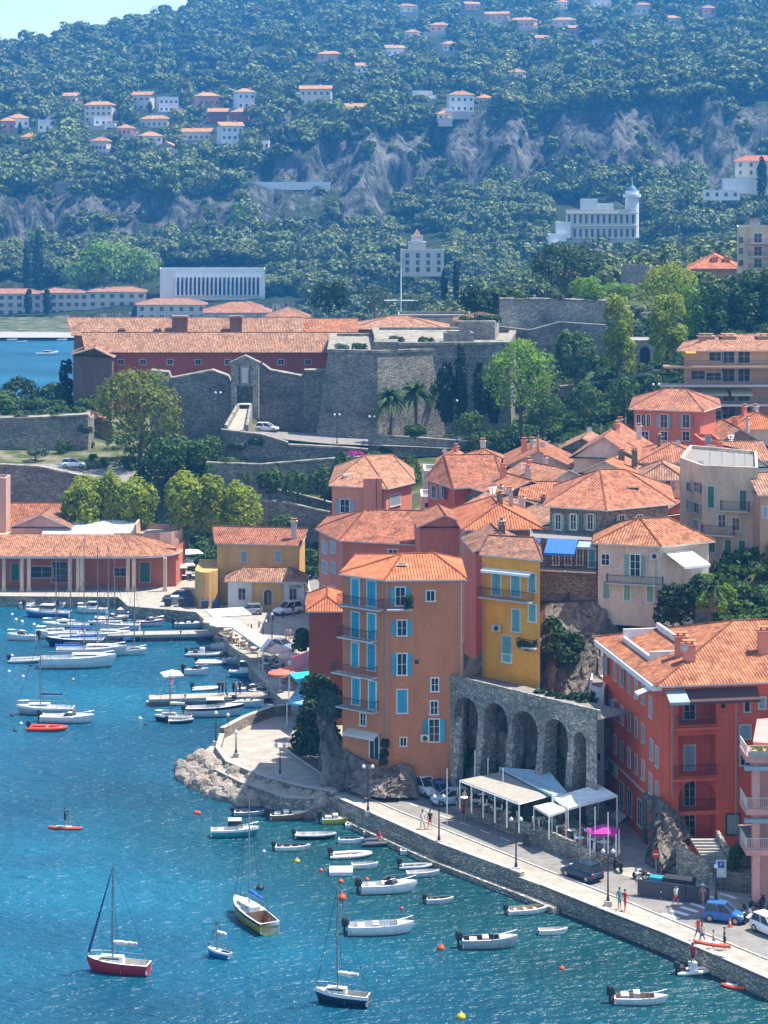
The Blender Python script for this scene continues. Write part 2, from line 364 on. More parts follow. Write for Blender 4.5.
pxs=list(range(-500,-40,20))+list(range(-40,810,5))+list(range(810,1301,20))
vs=list(np.arange(0,6,.07))+list(np.arange(6,9.01,.15))
g=[[hill(px,v) for px in pxs] for v in vs]
bot=[[Vector((p.x,p.y-3,-6)) for p in g[0]]]
mb.smooth=True; mb.grid(bot+g); tag(mb.build('far_hills'),'high wooded hillside with grey limestone cliffs',None,None,'structure')

# ------------------------------------------------------------------ foliage
def quads_mesh(name,cen,nrm,size,mat,aspect=1.0):
    n=len(cen); up=rng.normal(size=(n,3)); a=np.cross(nrm,up); a/=np.linalg.norm(a,axis=1)[:,None]+1e-9; b=np.cross(nrm,a); b/=np.linalg.norm(b,axis=1)[:,None]+1e-9
    a=a*size[:,None]*.5; b=b*size[:,None]*.5*aspect
    v=np.empty((n,4,3),np.float32); v[:,0]=cen-a-b*.6; v[:,1]=cen+a*.7-b; v[:,2]=cen+a+b*.7; v[:,3]=cen-a*.6+b
    me=bpy.data.meshes.new(name); me.vertices.add(n*4); me.loops.add(n*4); me.polygons.add(n)
    me.vertices.foreach_set('co',v.reshape(-1)); me.loops.foreach_set('vertex_index',np.arange(n*4,dtype=np.int32))
    me.polygons.foreach_set('loop_start',np.arange(0,n*4,4,dtype=np.int32)); me.polygons.foreach_set('loop_total',np.full(n,4,np.int32))
    if mat is not None: me.materials.append(mat)
    me.update(calc_edges=True); return me
def lobes_pts(lobes,n,rg,thick=.35,skip=True):
    """points on the shells of lobes (cx,cy,cz,rx,ry,rz)"""
    L_=np.array(lobes); area=(L_[:,3]*L_[:,5]); pr=area/area.sum()
    k=rg.choice(len(L_),size=n,p=pr); d=rg.normal(size=(n,3)); d/=np.linalg.norm(d,axis=1)[:,None]
    d[:,2]=np.where(d[:,2]<-.55,-d[:,2],d[:,2])
    rr=1-thick*rg.random(n)**1.6+.06*rg.normal(size=n)
    p=L_[k,:3]+d*L_[k,3:6]*rr[:,None]
    if skip:
        keep=np.ones(n,bool)
        for q in L_:
            e=((p-q[:3])/q[3:6]); keep&=(e**2).sum(1)>.42
        p=p[keep]; d=d[keep]
    return p,d
def crown_lobes(kind,rg,h,r):
    """crown centred on the origin column, z from 0 to h"""
    out=[]
    if kind=='round':
        for i in range(15):
            a=rg.random()*6.28; z=rg.random(); q=math.sqrt(max(0,1-(2*z-1)**2))*.55
            out.append((math.cos(a)*q*r,math.sin(a)*q*r,h*(.28+.52*z),r*rg.uniform(.36,.52),r*rg.uniform(.36,.52),h*rg.uniform(.2,.28)))
        out.append((0,0,h*.5,r*.72,r*.72,h*.42))
    elif kind=='wide':
        for i in range(22):
            a=rg.random()*6.28; q=rg.random()**.6*.72
            out.append((math.cos(a)*q*r,math.sin(a)*q*r,h*(.45+.3*rg.random()-.25*q),r*rg.uniform(.2,.34),r*rg.uniform(.2,.34),h*rg.uniform(.15,.3)))
    elif kind=='pine':
        for i in range(14):
            a=rg.random()*6.28; q=rg.random()**.5*.7
            out.append((math.cos(a)*q*r,math.sin(a)*q*r,h*(.78-.2*q),r*rg.uniform(.25,.38),r*rg.uniform(.25,.38),h*.16))
    elif kind=='cypress':
        for i in range(10):
            z=i/9; q=r*(.35+.65*math.sin(PI*min(1,(z*.86+.1)))**.7)*.8
            out.append((rg.normal()*r*.08,rg.normal()*r*.08,h*(.06+.86*z),q,q,h*.12))
    elif kind=='willow':
        for i in range(26):
            a=rg.random()*6.28; q=rg.random()**.5*.8; z=.85-.55*q*rg.random()-.35*q
            out.append((math.cos(a)*q*r,math.sin(a)*q*r,h*z,r*rg.uniform(.16,.26),r*rg.uniform(.16,.26),h*rg.uniform(.14,.26)))
    elif kind=='tall':
        for i in range(18):
            z=rg.random(); a=rg.random()*6.28; q=.5*(1-.5*z)
            out.append((math.cos(a)*q*r,math.sin(a)*q*r,h*(.18+.68*z),r*.42,r*.42,h*rg.uniform(.1,.16)))
    elif kind=='bush':
        for i in range(9):
            a=rg.random()*6.28; q=rg.random()*.6
            out.append((math.cos(a)*q*r,math.sin(a)*q*r,h*rg.uniform(.3,.6),r*.42,r*.42,h*.4))
    return out
LEAF={'lime':leafmat('lime_tree_leaves',(.12,.17,.015),(.44,.50,.045),.5),'mid':leafmat('mid_green_leaves',(.018,.055,.014),(.10,.175,.032)),
'dark':leafmat('dark_green_leaves',(.012,.035,.014),(.045,.085,.025),.25),'cyp':leafmat('cypress_leaves',(.008,.026,.014),(.025,.055,.022),.15),
'olive':leafmat('olive_grey_leaves',(.06,.09,.05),(.12,.16,.09)),'bright':leafmat('bright_green_leaves',(.10,.20,.02),(.26,.42,.04),.45),'far':leafmat('far_wood_leaves',(.006,.020,.012),(.24,.29,.06),.15,.022),
'pink':leafmat('bougainvillea_flowers',(.25,.01,.16),(.65,.03,.40),.4),'will':leafmat('willow_leaves',(.10,.13,.02),(.22,.25,.04),.45)}
BARK=plain('tree_bark',(.12,.09,.065),.95)
_cr={}
def crown_mesh(kind,mat,n,leaf,var,q=1.0):
    key=(kind,mat,n,leaf,var,q)
    if key in _cr: return _cr[key]
    rg=np.random.default_rng(var*13+len(kind)); lob=crown_lobes(kind,rg,1.0,1.0)
    p,d=lobes_pts(lob,n,rg); nr=d+rg.normal(size=d.shape)*.38; p=p*np.array([1,1,q])
    # unit crown: xy radius 1, z 0..1; quads shaped after non-uniform scaling
    me=quads_mesh('crown',p,nr,leaf*(.6+.8*rg.random(len(p))),LEAF[mat]); _cr[key]=me; return me
_tk={}
def trunk_mesh(var):
    if var in _tk: return _tk[var]
    rg=random.Random(var); mb=MB().use(BARK)
    mb.tube([(0,0,-.05),(rg.uniform(-.05,.05),0,.25),(rg.uniform(-.1,.1),.03,.6),(0,0,1.0)],[.07,.05,.04,.015],7)
    for i in range(5):
        a=i*1.26+rg.random(); z=.28+.09*i
        mb.tube([(0,0,z),(.18*math.cos(a),.18*math.sin(a),z+.12),(.42*math.cos(a),.42*math.sin(a),z+.3)],[.03,.02,.008],5)
    _tk[var]=mb.mesh('trunk'); return _tk[var]
def tree(kind,mat,base,h,r,label,cat='tree',group=None,clear=.25,n=1800,leaf=None,name=None,var=None):
    """base: world point; h total height; r crown radius; clear: share of the height below the crown"""
    var=random.randint(0,3) if var is None else var
    nm=name or {'cypress':'cypress_tree','pine':'umbrella_pine','willow':'weeping_tree','bush':'shrub'}.get(kind,'leafy_tree')
    t=thing(nm,base,random.random()*6.28,label,cat,group)
    lf=(leaf or .45)/max(r,.5)
    lf=round(lf*20)/20 or .05
    hh=h*(1-clear); q=max(.5,round(hh/r*2)/2)
    inst('crown',crown_mesh(kind,mat,n,lf,var,q),t,(0,0,h*clear),0,(r,r,hh/q))
    inst('trunk',trunk_mesh(var),t,(0,0,0),0,(max(r*1.0,h*.13),max(r*1.0,h*.13),h*.72))
    return t
def ptree(kind,mat,px,pyb,pyt,Y,wpx,label,**k):
    """tree seen from py base to top, wpx wide, at depth Y"""
    b=D(px,pyb,Y); h=(pyb-pyt)*Y/F; r=wpx*Y/F/2
    return tree(kind,mat,b,h,r,label,**k)

# the far wood: one mass nobody can count
def far_wood():
    cen=[];nr=[];sz=[]
    rg=np.random.default_rng(3); rr=random.Random(3)
    protos={}
    for kd in ('round','wide','pine','tall'):
        for q in range(3):
            for nn in (70,150,260,520):
                lob=crown_lobes(kd,rg,1,1); p,d=lobes_pts(lob,int(nn*1.9),rg); protos[kd,q,nn]=(p,d+rg.normal(size=d.shape)*.28)
    cnt=0; tries=0
    while cnt<7600 and tries<60000:
        tries+=1
        px=rr.uniform(-60,830) if rr.random()<.9 else rr.uniform(-350,1150)
        v=rr.uniform(0,8.1)
        py,Y=hill_pt(px,v)
        # density per picture area: weight by local dpy
        a,_=hill_pt(px,v+.05); dpy=abs(a-py)/.05
        if rr.random()>dpy/70: continue
        py1,Y1=hill_pt(px,v+.3); steep=abs(py1-py)/max(1,abs(Y1-Y))
        b=hill(px,v)
        cliffy=steep>.62
        if cliffy and rr.random()<.985-.5*(vnoise(px,py,22,9)>.70): continue
        if any(x0<px<x1 and y0<py<y1 for x0,y0,x1,y1 in CLEAR): continue
        kd=rr.choices(['round','wide','pine','tall'],[5,3,3,.6])[0]
        r=rr.choice([rr.uniform(1.8,3.4),rr.uniform(2.6,5),rr.uniform(4,8),rr.uniform(6,10.5)])*(.5 if cliffy else 1)*(1 if Y<1500 else 1.15); h=r*rr.uniform(1.3,1.9)*(1.0 if kd!='tall' else 1.5)
        nn=260 if Y<1230 else (150 if Y<1600 else 70)
        nn={70:150,150:260,260:520}[nn] if r>5.5 else nn
        p,d=protos[kd,rr.randint(0,2),nn]
        th=rr.random()*6.28; c,s=math.cos(th),math.sin(th)
        q=p@np.array([[c,s,0],[-s,c,0],[0,0,1]])*np.array([r,r,h])+np.array([b.x,b.y,b.z-h*.15])
        cen.append(q);nr.append(d@np.array([[c,s,0],[-s,c,0],[0,0,1]])); sz.append((1.9 if Y>1600 else 1.45 if Y>1230 else 1.1)*(.6+.8*rg.random(len(q)))*(r/5)**.35)
        cnt+=1
    me=quads_mesh('hillside_wood',np.vstack(cen),np.vstack(nr),np.concatenate(sz),LEAF['far'])
    o=inst('hillside_wood',me); tag(o,'dense wood of pines and oaks covering the far hillside',None,None,'stuff')
    print('far wood',cnt,len(me.polygons))
HV=[(84,116,105,120,'cream three storey villa on the upper left of the hill','SHW','T_PL',5,3),(90,112,118,125,'small white annexe under the cream three storey villa','BLW',None,3,1),(91,111,141,152,'orange roofed pale villa near the bottom of the left cluster','SHW','T_BR',4,1),
(132,155,95,109,'grey gabled villa, leftmost of the upper cluster row','SHW','T_PL',3,2),(157,178,98,111,'white flat roofed villa in the upper cluster row','BLW',None,4,2),(140,172,119,127,'cream villa with a wide orange roof under the grey gabled one','SHW','T_OR',5,1),
(194,220,96,107,'pink villa behind bushes in the upper row','PINKP','T_PL',4,1),(234,255,92,108,'turquoise white gabled villa standing high in the row','BLW','T_PL',3,2),(209,228,112,124,'brown red villa, left one of the pair','DKR','T_PL',3,2),(231,252,112,124,'brown red villa, right one of the pair','DKR','T_PL',3,2),
(182,214,132,140,'orange roofed villa left of the white square house','SHW','T_BR',5,1),(217,243,126,147,'white square house with three storeys at the cliff edge','BLW','T_PL',4,3),(138,162,136,148,'small white villa at the lower left of the cluster','BLW','T_PL',3,2),
(300,332,89,104,'large cream villa with a hip roof alone on the slope','SHW','T_OR',5,2),(318,342,54,61,'orange roofed house high on the hill at centre left','PEACH','T_BR',3,1),(342,374,107,113,'long white villa with a pale orange roof near the clifftop','BLW','T_OR',5,1),
(0,14,121,130,'small rose house at the far left edge of the hill','PINKP','T_PL',2,1),(8,28,118,127,'white chalet at the far left of the hill','BLW','T_PL',3,1),(38,60,121,132,'pale turquoise house partly hidden by pines at the left','BLW',None,3,1),(-4,18,150,158,'white flat house at the left edge above the cliff road','BLW',None,4,1),
(447,474,95,111,'white villa with orange hip roof on the cliff edge','BLW','T_BR',4,2),(384,404,48,56,'blue white villa at the centre of the upper hill','BLW','T_OR',3,1),(396,418,6,11,'cream villa near the top of the hill at centre','SHW','T_PL',3,1),(405,420,32,37,'low cream house in the middle of the upper hill','SHW','T_PL',2,1),
(430,450,25,31,'orange roofed low house left of the terraced rows','PEACH','T_OR',3,1),(485,510,14,20,'left house of the long terraced row on the hilltop','PEACH','T_OR',4,1),(508,538,20,27,'right house of the long terraced row on the hilltop','PEACH','T_OR',5,1),(552,576,20,26,'cream house with orange roof right of the terraced row','SHW','T_OR',3,1),
(566,580,28,36,'small pink house below the hilltop row','PINKP','T_OR',2,1),(592,607,41,51,'white modern cube villa on the right part of the hill','BLW',None,2,2),(590,612,0,6,'white villa cut by the top of the view','BLW',None,3,1),(634,652,5,14,'cream villa with orange roof high at the right of the hill','SHW','T_OR',3,1),(510,525,72,78,'tiny cream house among umbrella pines','SHW','T_PL',2,1),(436,450,114,118,'long low wall house beside the cliff edge villa','SHW','T_PL',2,1),(412,432,92,98,'white low house left of the cliff edge villa','BLW',None,3,1),
(440,458,44,50,'pale villa in a clearing left of the tall umbrella pines','SHW','T_OR',3,1),(536,552,38,44,'small cream house right of the tall umbrella pines','SHW','T_OR',2,1),(462,480,4,9,'orange roofed house near the top edge at centre right','PEACH','T_OR',3,1),(556,570,2,8,'white house touching the top edge left of the white villa','BLW','T_PL',2,1),
(664,680,18,24,'cream house alone at the upper right of the hill','SHW','T_OR',3,1),(700,716,8,13,'small rose house at the far upper right of the hill','PINKP','T_OR',2,1),(355,372,66,72,'small white house above the long white villa','BLW','T_OR',3,1),(282,296,116,122,'cream house at the right end of the left cluster','SHW','T_OR',2,1),
(62,80,96,103,'cream house with orange roof left of the three storey villa','SHW','T_OR',3,1),(22,38,137,144,'small pale house above the left cliff road','SHW','T_PL',3,1),(118,134,128,134,'small rose house between the left cluster villas','PINKP','T_OR',3,1),(256,272,142,147,'low white pavilion on the terrace beside the white square house','BLW',None,3,1),(160,176,146,152,'low cream house at the bottom of the left cluster','SHW','T_OR',3,1),(476,492,98,104,'cream house just right of the cliff edge villa','SHW','T_OR',3,1)]
CLEAR=[(x0-4,ye-1,x1+4,yb+13) for x0,x1,ye,yb,*_ in HV]+[(156,268,268,300),(136,300,270,326),(-30,284,215,326),(200,296,312,330),(545,200,645,256),(700,158,780,206),(396,232,450,288)]
far_wood()
def scatter(name,label,boxes,mat,kinds=('round','wide'),rmin=2.5,rmax=5.5,nn=420,leaf=.75,seed=5,zoff=-.2,tall=1.5):
    rg=np.random.default_rng(seed); rr=random.Random(seed); pr={}
    for kd in kinds:
        for q in range(3):
            lob=crown_lobes(kd,rg,1,1); p,d=lobes_pts(lob,int(nn*1.7),rg); pr[kd,q]=(p,d+rg.normal(size=d.shape)*.35)
    cen=[];nr=[];sz=[]
    for (x0,x1,Y0,Y1,n) in boxes:
        for _ in range(n):
            px=rr.uniform(x0,x1); Y=rr.uniform(Y0,Y1); z=town_z(px,Y)
            if z<.5: continue
            r=rr.uniform(rmin,rmax); h=r*rr.uniform(1.0,tall); p,d=pr[rr.choice(kinds),rr.randint(0,2)]; b=onY(px,Y,z); th=rr.random()*6.28; c,s=math.cos(th),math.sin(th); Rm=np.array([[c,s,0],[-s,c,0],[0,0,1]])
            cen.append(p@Rm*np.array([r,r,h])+np.array([b.x,b.y,z+zoff*h])); nr.append(d@Rm); sz.append(leaf*(.6+.8*rg.random(len(p))))
    me=quads_mesh(name,np.vstack(cen),np.vstack(nr),np.concatenate(sz),LEAF[mat]); o=inst(name,me); tag(o,label,None,None,'stuff'); print(name,len(me.polygons)); return o
scatter('ridge_wood','mixed wood covering the ridge between the citadel and the bay',[(250,560,640,990,230),(480,830,560,990,420),(640,1150,500,990,260),(420,500,500,640,14)],'far',('round','wide','tall'),3,7,420,1.0,5)
# ------------------------------------------------------------------ building kit
TARP=plain('grey_roofing_felt',(.22,.20,.18),.95)
_wm={}; _rs=random.Random(77)
def win_meshes(w,h,kind,frame,shut):
    """unit placed with its centre on the origin, facing -y; returns (window mesh, shutter mesh or None)"""
    w=round(w,1) or .4; h=round(h,1) or .4
    key=(w,h,kind,frame.name,shut.name if shut else '')
    if key in _wm: return _wm[key]
    mb=MB()
    if kind=='arch':
        mb.use(GLASS); n=9; r=w/2; zc=h/2-r
        arc=[(r*math.cos(PI-PI*i/(n-1)),zc+r*math.sin(PI-PI*i/(n-1))) for i in range(n)]
        mb.face([(-r,-.015,-h/2),(r,-.015,-h/2)]+[(x,-.015,z) for x,z in reversed(arc)])
        mb.use(frame); f=.12; o=[(x*(1+f/r),zc+(z-zc)*(1+f/r)) for x,z in arc]
        I=[(-r,-h/2)]+arc+[(r,-h/2)]; O=[(-r-f,-h/2)]+o+[(r+f,-h/2)]
        for a in range(len(I)-1):
            mb.face([(I[a][0],-.07,I[a][1]),(I[a+1][0],-.07,I[a+1][1]),(O[a+1][0],-.07,O[a+1][1]),(O[a][0],-.07,O[a][1])])
            mb.face([(O[a][0],-.07,O[a][1]),(O[a+1][0],-.07,O[a+1][1]),(O[a+1][0],0,O[a+1][1]),(O[a][0],0,O[a][1])])
            mb.face([(I[a][0],0,I[a][1]),(I[a+1][0],0,I[a+1][1]),(I[a+1][0],-.07,I[a+1][1]),(I[a][0],-.07,I[a][1])])
        mb.box((0,-.04,-.1),(.06,.03,h*.8))
        r_=(mb.mesh('window'),None); _wm[key]=r_; return r_
    f=.11
    if kind!='hole':
        mb.use(frame)
        for x in (-1,1): mb.box((x*(w/2+f/2-.02),-.035,0),(f,.07,h+2*f-.04))
        mb.box((0,-.04,h/2+f/2-.02),(w-.04,.08,f)); mb.box((0,-.07,-h/2-f/2+.02),(w+.28,.14,f))
    if kind=='closed':
        mb.use(shut)
        for x in (-1,1): mb.box((x*w/4,-.03,0),(w/2-.03,.04,h-.04))
        for k in range(int(h/.22)):
            z=-h/2+.15+k*.22
            if z<h/2-.1: mb.box((0,-.055,z),(w-.12,.012,.05))
        r_=(mb.mesh('window'),None); _wm[key]=r_; return r_
    mb.use(GLASS); mb.face([(-w/2,-.012,-h/2),(w/2,-.012,-h/2),(w/2,-.012,h/2),(-w/2,-.012,h/2)])
    if kind!='hole' and w>.5:
        mb.use(frame); mb.box((0,-.03,0),(.06,.03,h-.06))
        for k in range(1,int(h/1.1)+1 if h>1 else 1):
            z=-h/2+k*h/(int(h/1.1)+1)
            for x in (-1,1): mb.box((x*(w/4+.015),-.022,z),(w/2-.03,.014,.035))
    sh=None
    if kind in('open','french'):
        s=MB().use(shut); sw=w/2
        s.box((0,-.045,0),(sw-.03,.04,h)); 
        for k in range(int(h/.24)):
            z=-h/2+.12+k*.24; s.box((0,-.072,z),(sw-.14,.014,.06))
        sh=s.mesh('shutter')
    r_=(mb.mesh('window'),sh); _wm[key]=r_; return r_
def add_window(parent,loc,ang,w,h,kind,frame=None,shut=None,name='window',rj=0.0):
    frame=frame or WHITE; shut=shut or GREEN
    wm,sm=win_meshes(w,h,kind,frame,shut)
    o=inst(name,wm,parent,loc,ang)
    if sm:
        w_=round(w,1)
        for x in (-1,1):
            an=_rs.choice((0,0,.12,.35,.8)); sw=w_/2; inst('shutter',sm,o,(x*(w_/2+.11+sw/2*math.cos(an)),-sw/2*math.sin(an),0),-x*an)
    return o
def poly_ccw(P):
    P=[Vector((p[0],p[1])) for p in P]; n=len(P)
    if sum(P[i].x*P[(i+1)%n].y-P[(i+1)%n].x*P[i].y for i in range(n))<0: P.reverse()
    return P
def roof_mb(P,z,h,over,tile,wallm,kind='hip',ridge=None,ridge_t=None,eave=.16,trim=None):
    """P ccw local footprint; returns mesh builder with uv in metres down the slope"""
    mb=MB(); E=offset(P,over); n=len(E)
    if ridge is None:
        k=max(range(n),key=lambda i:(E[(i+1)%n]-E[i]).length)
        if ridge_t is not None: k=ridge_t
        d=(E[(k+1)%n]-E[k]).normalized(); nn=Vector((-d.y,d.x)); c=sum(E,Vector((0,0)))/n
        us=[(p-c).dot(d) for p in E]; vs_=[(p-c).dot(nn) for p in E]
        cu=(min(us)+max(us))/2; cv=(min(vs_)+max(vs_))/2; Lg=max(us)-min(us); Wd=max(vs_)-min(vs_)
        half=max(.02,Lg/2-(Wd/2 if kind=='hip' else 0))
        m=c+d*cu+nn*cv; ridge=[m-d*half,m+d*half]
    rv=[Vector((r[0],r[1])) for r in ridge]
    def near(p):
        return min(range(len(rv)),key=lambda i:(rv[i]-p).length)
    for i in range(n):
        a,b=E[i],E[(i+1)%n]; ra,rb=near(a),near(b)
        if kind=='gable' and ra==rb: 
            mb.use(wallm); a2=P[i]; b2=P[(i+1)%n]; r2=rv[ra]-(rv[ra]-sum(P,Vector((0,0)))/n).normalized()*over
            mb.face([(a2.x,a2.y,z-.01),(b2.x,b2.y,z-.01),(r2.x,r2.y,z+h-.1)]); continue
        mb.use(tile)
        A=Vector((a.x,a.y,z)); B=Vector((b.x,b.y,z)); RA=Vector((rv[ra].x,rv[ra].y,z+h)); RB=Vector((rv[rb].x,rv[rb].y,z+h))
        d=(B-A).normalized(); pts=[A,B,RB] + ([RA] if ra!=rb else [])
        nrm=(B-A).cross(RB-A).normalized(); vd=nrm.cross(d)
        mb.face(pts,[((p-A).dot(d),(p-A).dot(vd)) for p in pts])
        if kind=='gable':
            mb.use(trim or wallm)
    mb.use(trim or PALE)
    for i in range(n):
        a,b=E[i],E[(i+1)%n]
        if kind=='gable' and near(a)==near(b): continue
        mb.face([(a.x,a.y,z-eave),(b.x,b.y,z-eave),(b.x,b.y,z),(a.x,a.y,z)])
    if kind=='gable':
        for i in range(n):
            a,b=E[i],E[(i+1)%n]
            if near(a)==near(b):
                r=rv[near(a)]
                for (p,q) in ((a,r),(r,b)):
                    zp=z if p is not r else z+h; zq=z if q is not r else z+h
                    mb.face([(p.x,p.y,zp-eave),(q.x,q.y,zq-eave),(q.x,q.y,zq),(p.x,p.y,zp)])
    mb.face([(p.x,p.y,z-eave) for p in reversed(E)] if kind!='gable' else [(p.x,p.y,z-eave) for p in reversed(E)])
    # hip and ridge caps
    mb.use(tile)
    if len(rv)>1: mb.tube([(rv[0].x,rv[0].y,z+h+.02),(rv[1].x,rv[1].y,z+h+.02)],.11,5)
    if kind=='hip':
        for e in E:
            r=rv[near(e)]; mb.tube([(e.x,e.y,z+.02),(r.x,r.y,z+h+.02)],.10,5)
    return mb
_ch={}
def chimney(parent,loc,h=1.2,w=.7,mat=None,rz=0):
    mat=mat or PALE; key=(h,w,mat.name)
    if key not in _ch:
        mb=MB().use(mat); mb.box((0,0,h/2-.4),(w,w*.7,h+.8)); mb.box((0,0,h+.05),(w*1.3,w,.12))
        mb.use(T_OR)
        for x in (-.25,.25): mb.tube([(x*w,0,h+.11),(x*w,0,h+.4)],.1,6)
        mb.box((0,0,h+.44),(w*1.1,w*.7,.06)); _ch[key]=mb.mesh('chimney')
    return inst('chimney',_ch[key],parent,loc,rz)
def railing(w,h=1.0,mat=None,gap=.16):
    mb=MB().use(mat or IRON); mb.box((0,0,h),(w,.05,.05)); mb.box((0,0,.08),(w,.04,.04))
    n=max(2,int(w/gap))
    for i in range(n+1): mb.box((-w/2+w*i/n,0,h/2+.04),(.025,.025,h-.06))
    return mb
class Bld:
    def __init__(s,name,label,cat,poly,zb,zt,wall,group=None,base=None):
        P=poly_ccw(poly); c=sum(P,Vector((0,0)))/len(P); s.c=c; s.zb=zb; s.zt=zt-zb
        s.t=thing(name,(c.x,c.y,zb),0,label,cat,group); s.P=[p-c for p in P]; s.W=P; s.wall=wall
    def walls(s,name='wall',top=True,extra=None):
        mb=MB().use(s.wall); mb.prism(s.P,-1.5,s.zt,top=top)
        if extra: extra(mb)
        s.wo=mb.build(name,s.t); return s.wo
    def roof(s,h,over=.45,tile=None,kind='hip',ridge_t=None,ridge=None,trim=None,z=None):
        if ridge: ridge=[Vector((r[0],r[1]))-s.c for r in ridge]
        tile=tile or T_OR; s.rh=h; s.rz=(s.zt if z is None else z-s.zb)+.16
        s.ro=roof_mb(s.P,s.rz,h,over,tile,s.wall,kind,ridge,ridge_t,trim=trim).build('roof',s.t); return s.ro
    def flat(s,par=.6,mat=None,top=None):
        mb=MB().use(mat or s.wall); O=s.P; I=offset(s.P,-.3)
        n=len(O)
        for i in range(n):
            j=(i+1)%n; z0,z1=s.zt+.003,s.zt+par
            a,b,c,d=O[i],O[j],I[j],I[i]
            mb.face([(a.x,a.y,z0),(b.x,b.y,z0),(b.x,b.y,z1),(a.x,a.y,z1)]); mb.face([(a.x,a.y,z1),(b.x,b.y,z1),(c.x,c.y,z1),(d.x,d.y,z1)]); mb.face([(c.x,c.y,z0),(d.x,d.y,z0),(d.x,d.y,z1),(c.x,c.y,z1)])
        mb.use(TARP); mb.face([(q.x,q.y,s.zt+.006) for q in I])
        s.ro=mb.build('parapet',s.t); return s.ro
    def edge(s,i):
        a=s.W[i%len(s.W)]; b=s.W[(i+1)%len(s.W)]; d=(b-a); return a,d.normalized(),d.length
    def hit(s,i,px,py):
        a,d,l=s.edge(i); ux=(px-CX)/F
        t=(a.y*ux-a.x)/(d.x-ux*d.y); k=a.y+t*d.y
        return t,k,EYE-(py-HY)*k/F
    def win(s,i,px,py,wp,hp,kind='plain',frame=None,shut=None,name='window',out=0.0):
        """window on edge i centred on picture point px,py of wp x hp pixels"""
        a,d,l=s.edge(i); t,k,z=s.hit(i,px,py); t0,_,_=s.hit(i,px-wp/2,py); t1,_,_=s.hit(i,px+wp/2,py)
        w=abs(t1-t0); h=hp*k/F; n=Vector((d.y,-d.x)); p=a+d*t+n*(.004+out)-s.c
        return add_window(s.t,(p.x,p.y,z-s.zb),math.atan2(d.y,d.x),w,h,kind,frame,shut,name)
    def wgrid(s,i,pxs,pys,wp,hp,kind='plain',frame=None,shut=None,skip=()):
        for r,py in enumerate(pys):
            for c,px in enumerate(pxs):
                if (r,c) in skip: continue
                s.win(i,px,py,wp,hp,kind if not callable(kind) else kind(r,c),frame,shut)
    def wm(s,i,n,floors,w=.9,h=1.5,kind='open',frame=None,shut=None,margin=1.2,z0=1.6,dz=3.1,top=None,rnd=None,lim=99):
        """window grid in metres; counted from the eave downwards so that rows meet the top"""
        a,d,l=s.edge(i); nn=Vector((d.y,-d.x))
        for r in range(floors):
            z=s.zt-(top if top is not None else 1.5)-r*dz
            if z-h/2<.3: continue
            for c in range(n):
                if rnd is not None and rnd.random()<.12: continue
                t=margin+(l-2*margin)*(c+.5)/n; p=a+d*t+nn*.004-s.c
                k=kind if rnd is None or kind not in('open',) or rnd.random()<.6 else 'closed'
                add_window(s.t,(p.x,p.y,z),math.atan2(d.y,d.x),w,h,k,frame,shut)
    def balcony(s,i,px0,px1,py,depth=1.0,slab=None,rail=None,hr=1.0,awning=None):
        """slab on edge i from px0 to px1 with its floor at py (measured on the wall)"""
        a,d,l=s.edge(i); t0,k,z=s.hit(i,px0,py); t1,_,_=s.hit(i,px1,py); n=Vector((d.y,-d.x)); w=abs(t1-t0)
        p=a+d*((t0+t1)/2)+n*(depth/2)-s.c; ang=math.atan2(d.y,d.x)
        mb=MB().use(slab or PALE); mb.box((0,0,-.07),(w,depth,.14)); b=mb.build('balcony',s.t,(p.x,p.y,z-s.zb),ang)
        r=railing(w,hr,rail); 
        nr=max(2,int(depth/.2))
        for x in (-1,1):
            r.box((x*(w/2-.03),depth/2,hr),(.05,depth,.05))
            for q in range(nr): r.box((x*(w/2-.03),depth*q/nr+.05,hr/2),(.025,.025,hr))
        r.build('railing',b,(0,-depth/2+.04,0)); return b
    def awn(s,i,px0,px1,py,depth,drop,mat,name='awning'):
        a,d,l=s.edge(i); t0,k,z=s.hit(i,px0,py); t1,_,_=s.hit(i,px1,py); n=Vector((d.y,-d.x)); w=abs(t1-t0)
        p=a+d*((t0+t1)/2)+n*.01-s.c; ang=math.atan2(d.y,d.x); mb=MB().use(mat)
        for q in (0,-.03):
            mb.face([(-w/2,0,q),(w/2,0,q),(w/2,-depth,q-drop),(-w/2,-depth,q-drop)])
        mb.face([(-w/2,-depth,-drop),(w/2,-depth,-drop),(w/2,-depth,-drop-.25),(-w/2,-depth,-drop-.25)])
        mb.box((0,-depth+.03,-drop-.03),(w,.05,.05))
        return mb.build(name,s.t,(p.x,p.y,z-s.zb),ang)
    def at(s,x,y,z): return (x-s.c.x,y-s.c.y,z-s.zb)
def rect(px0,Y0,pyref,Zref,pxL,pxR,a,dL=None,dR=None):
    """corner at px0,Y0; right face runs at angle a (deg), left face perpendicular; ends at pxR, pxL or lengths dR, dL.
    edge 0 = right/front face, edge 3 = left face"""
    a=R(a); c,s=math.cos(a),math.sin(a); C0=Vector(((px0-CX)*Y0/F,Y0))
    def ln(px,dx,dy):
        u=(px-CX)/F; return (u*C0.y-C0.x)/(dx-u*dy)
    LR=dR if dR is not None else ln(pxR,c,s); LL=dL if dL is not None else ln(pxL,-s,c)
    r=Vector((c,s))*LR; l=Vector((-s,c))*LL
    return [C0,C0+r,C0+r+l,C0+l]
def zat(py,Y): return EYE-(py-HY)*Y/F
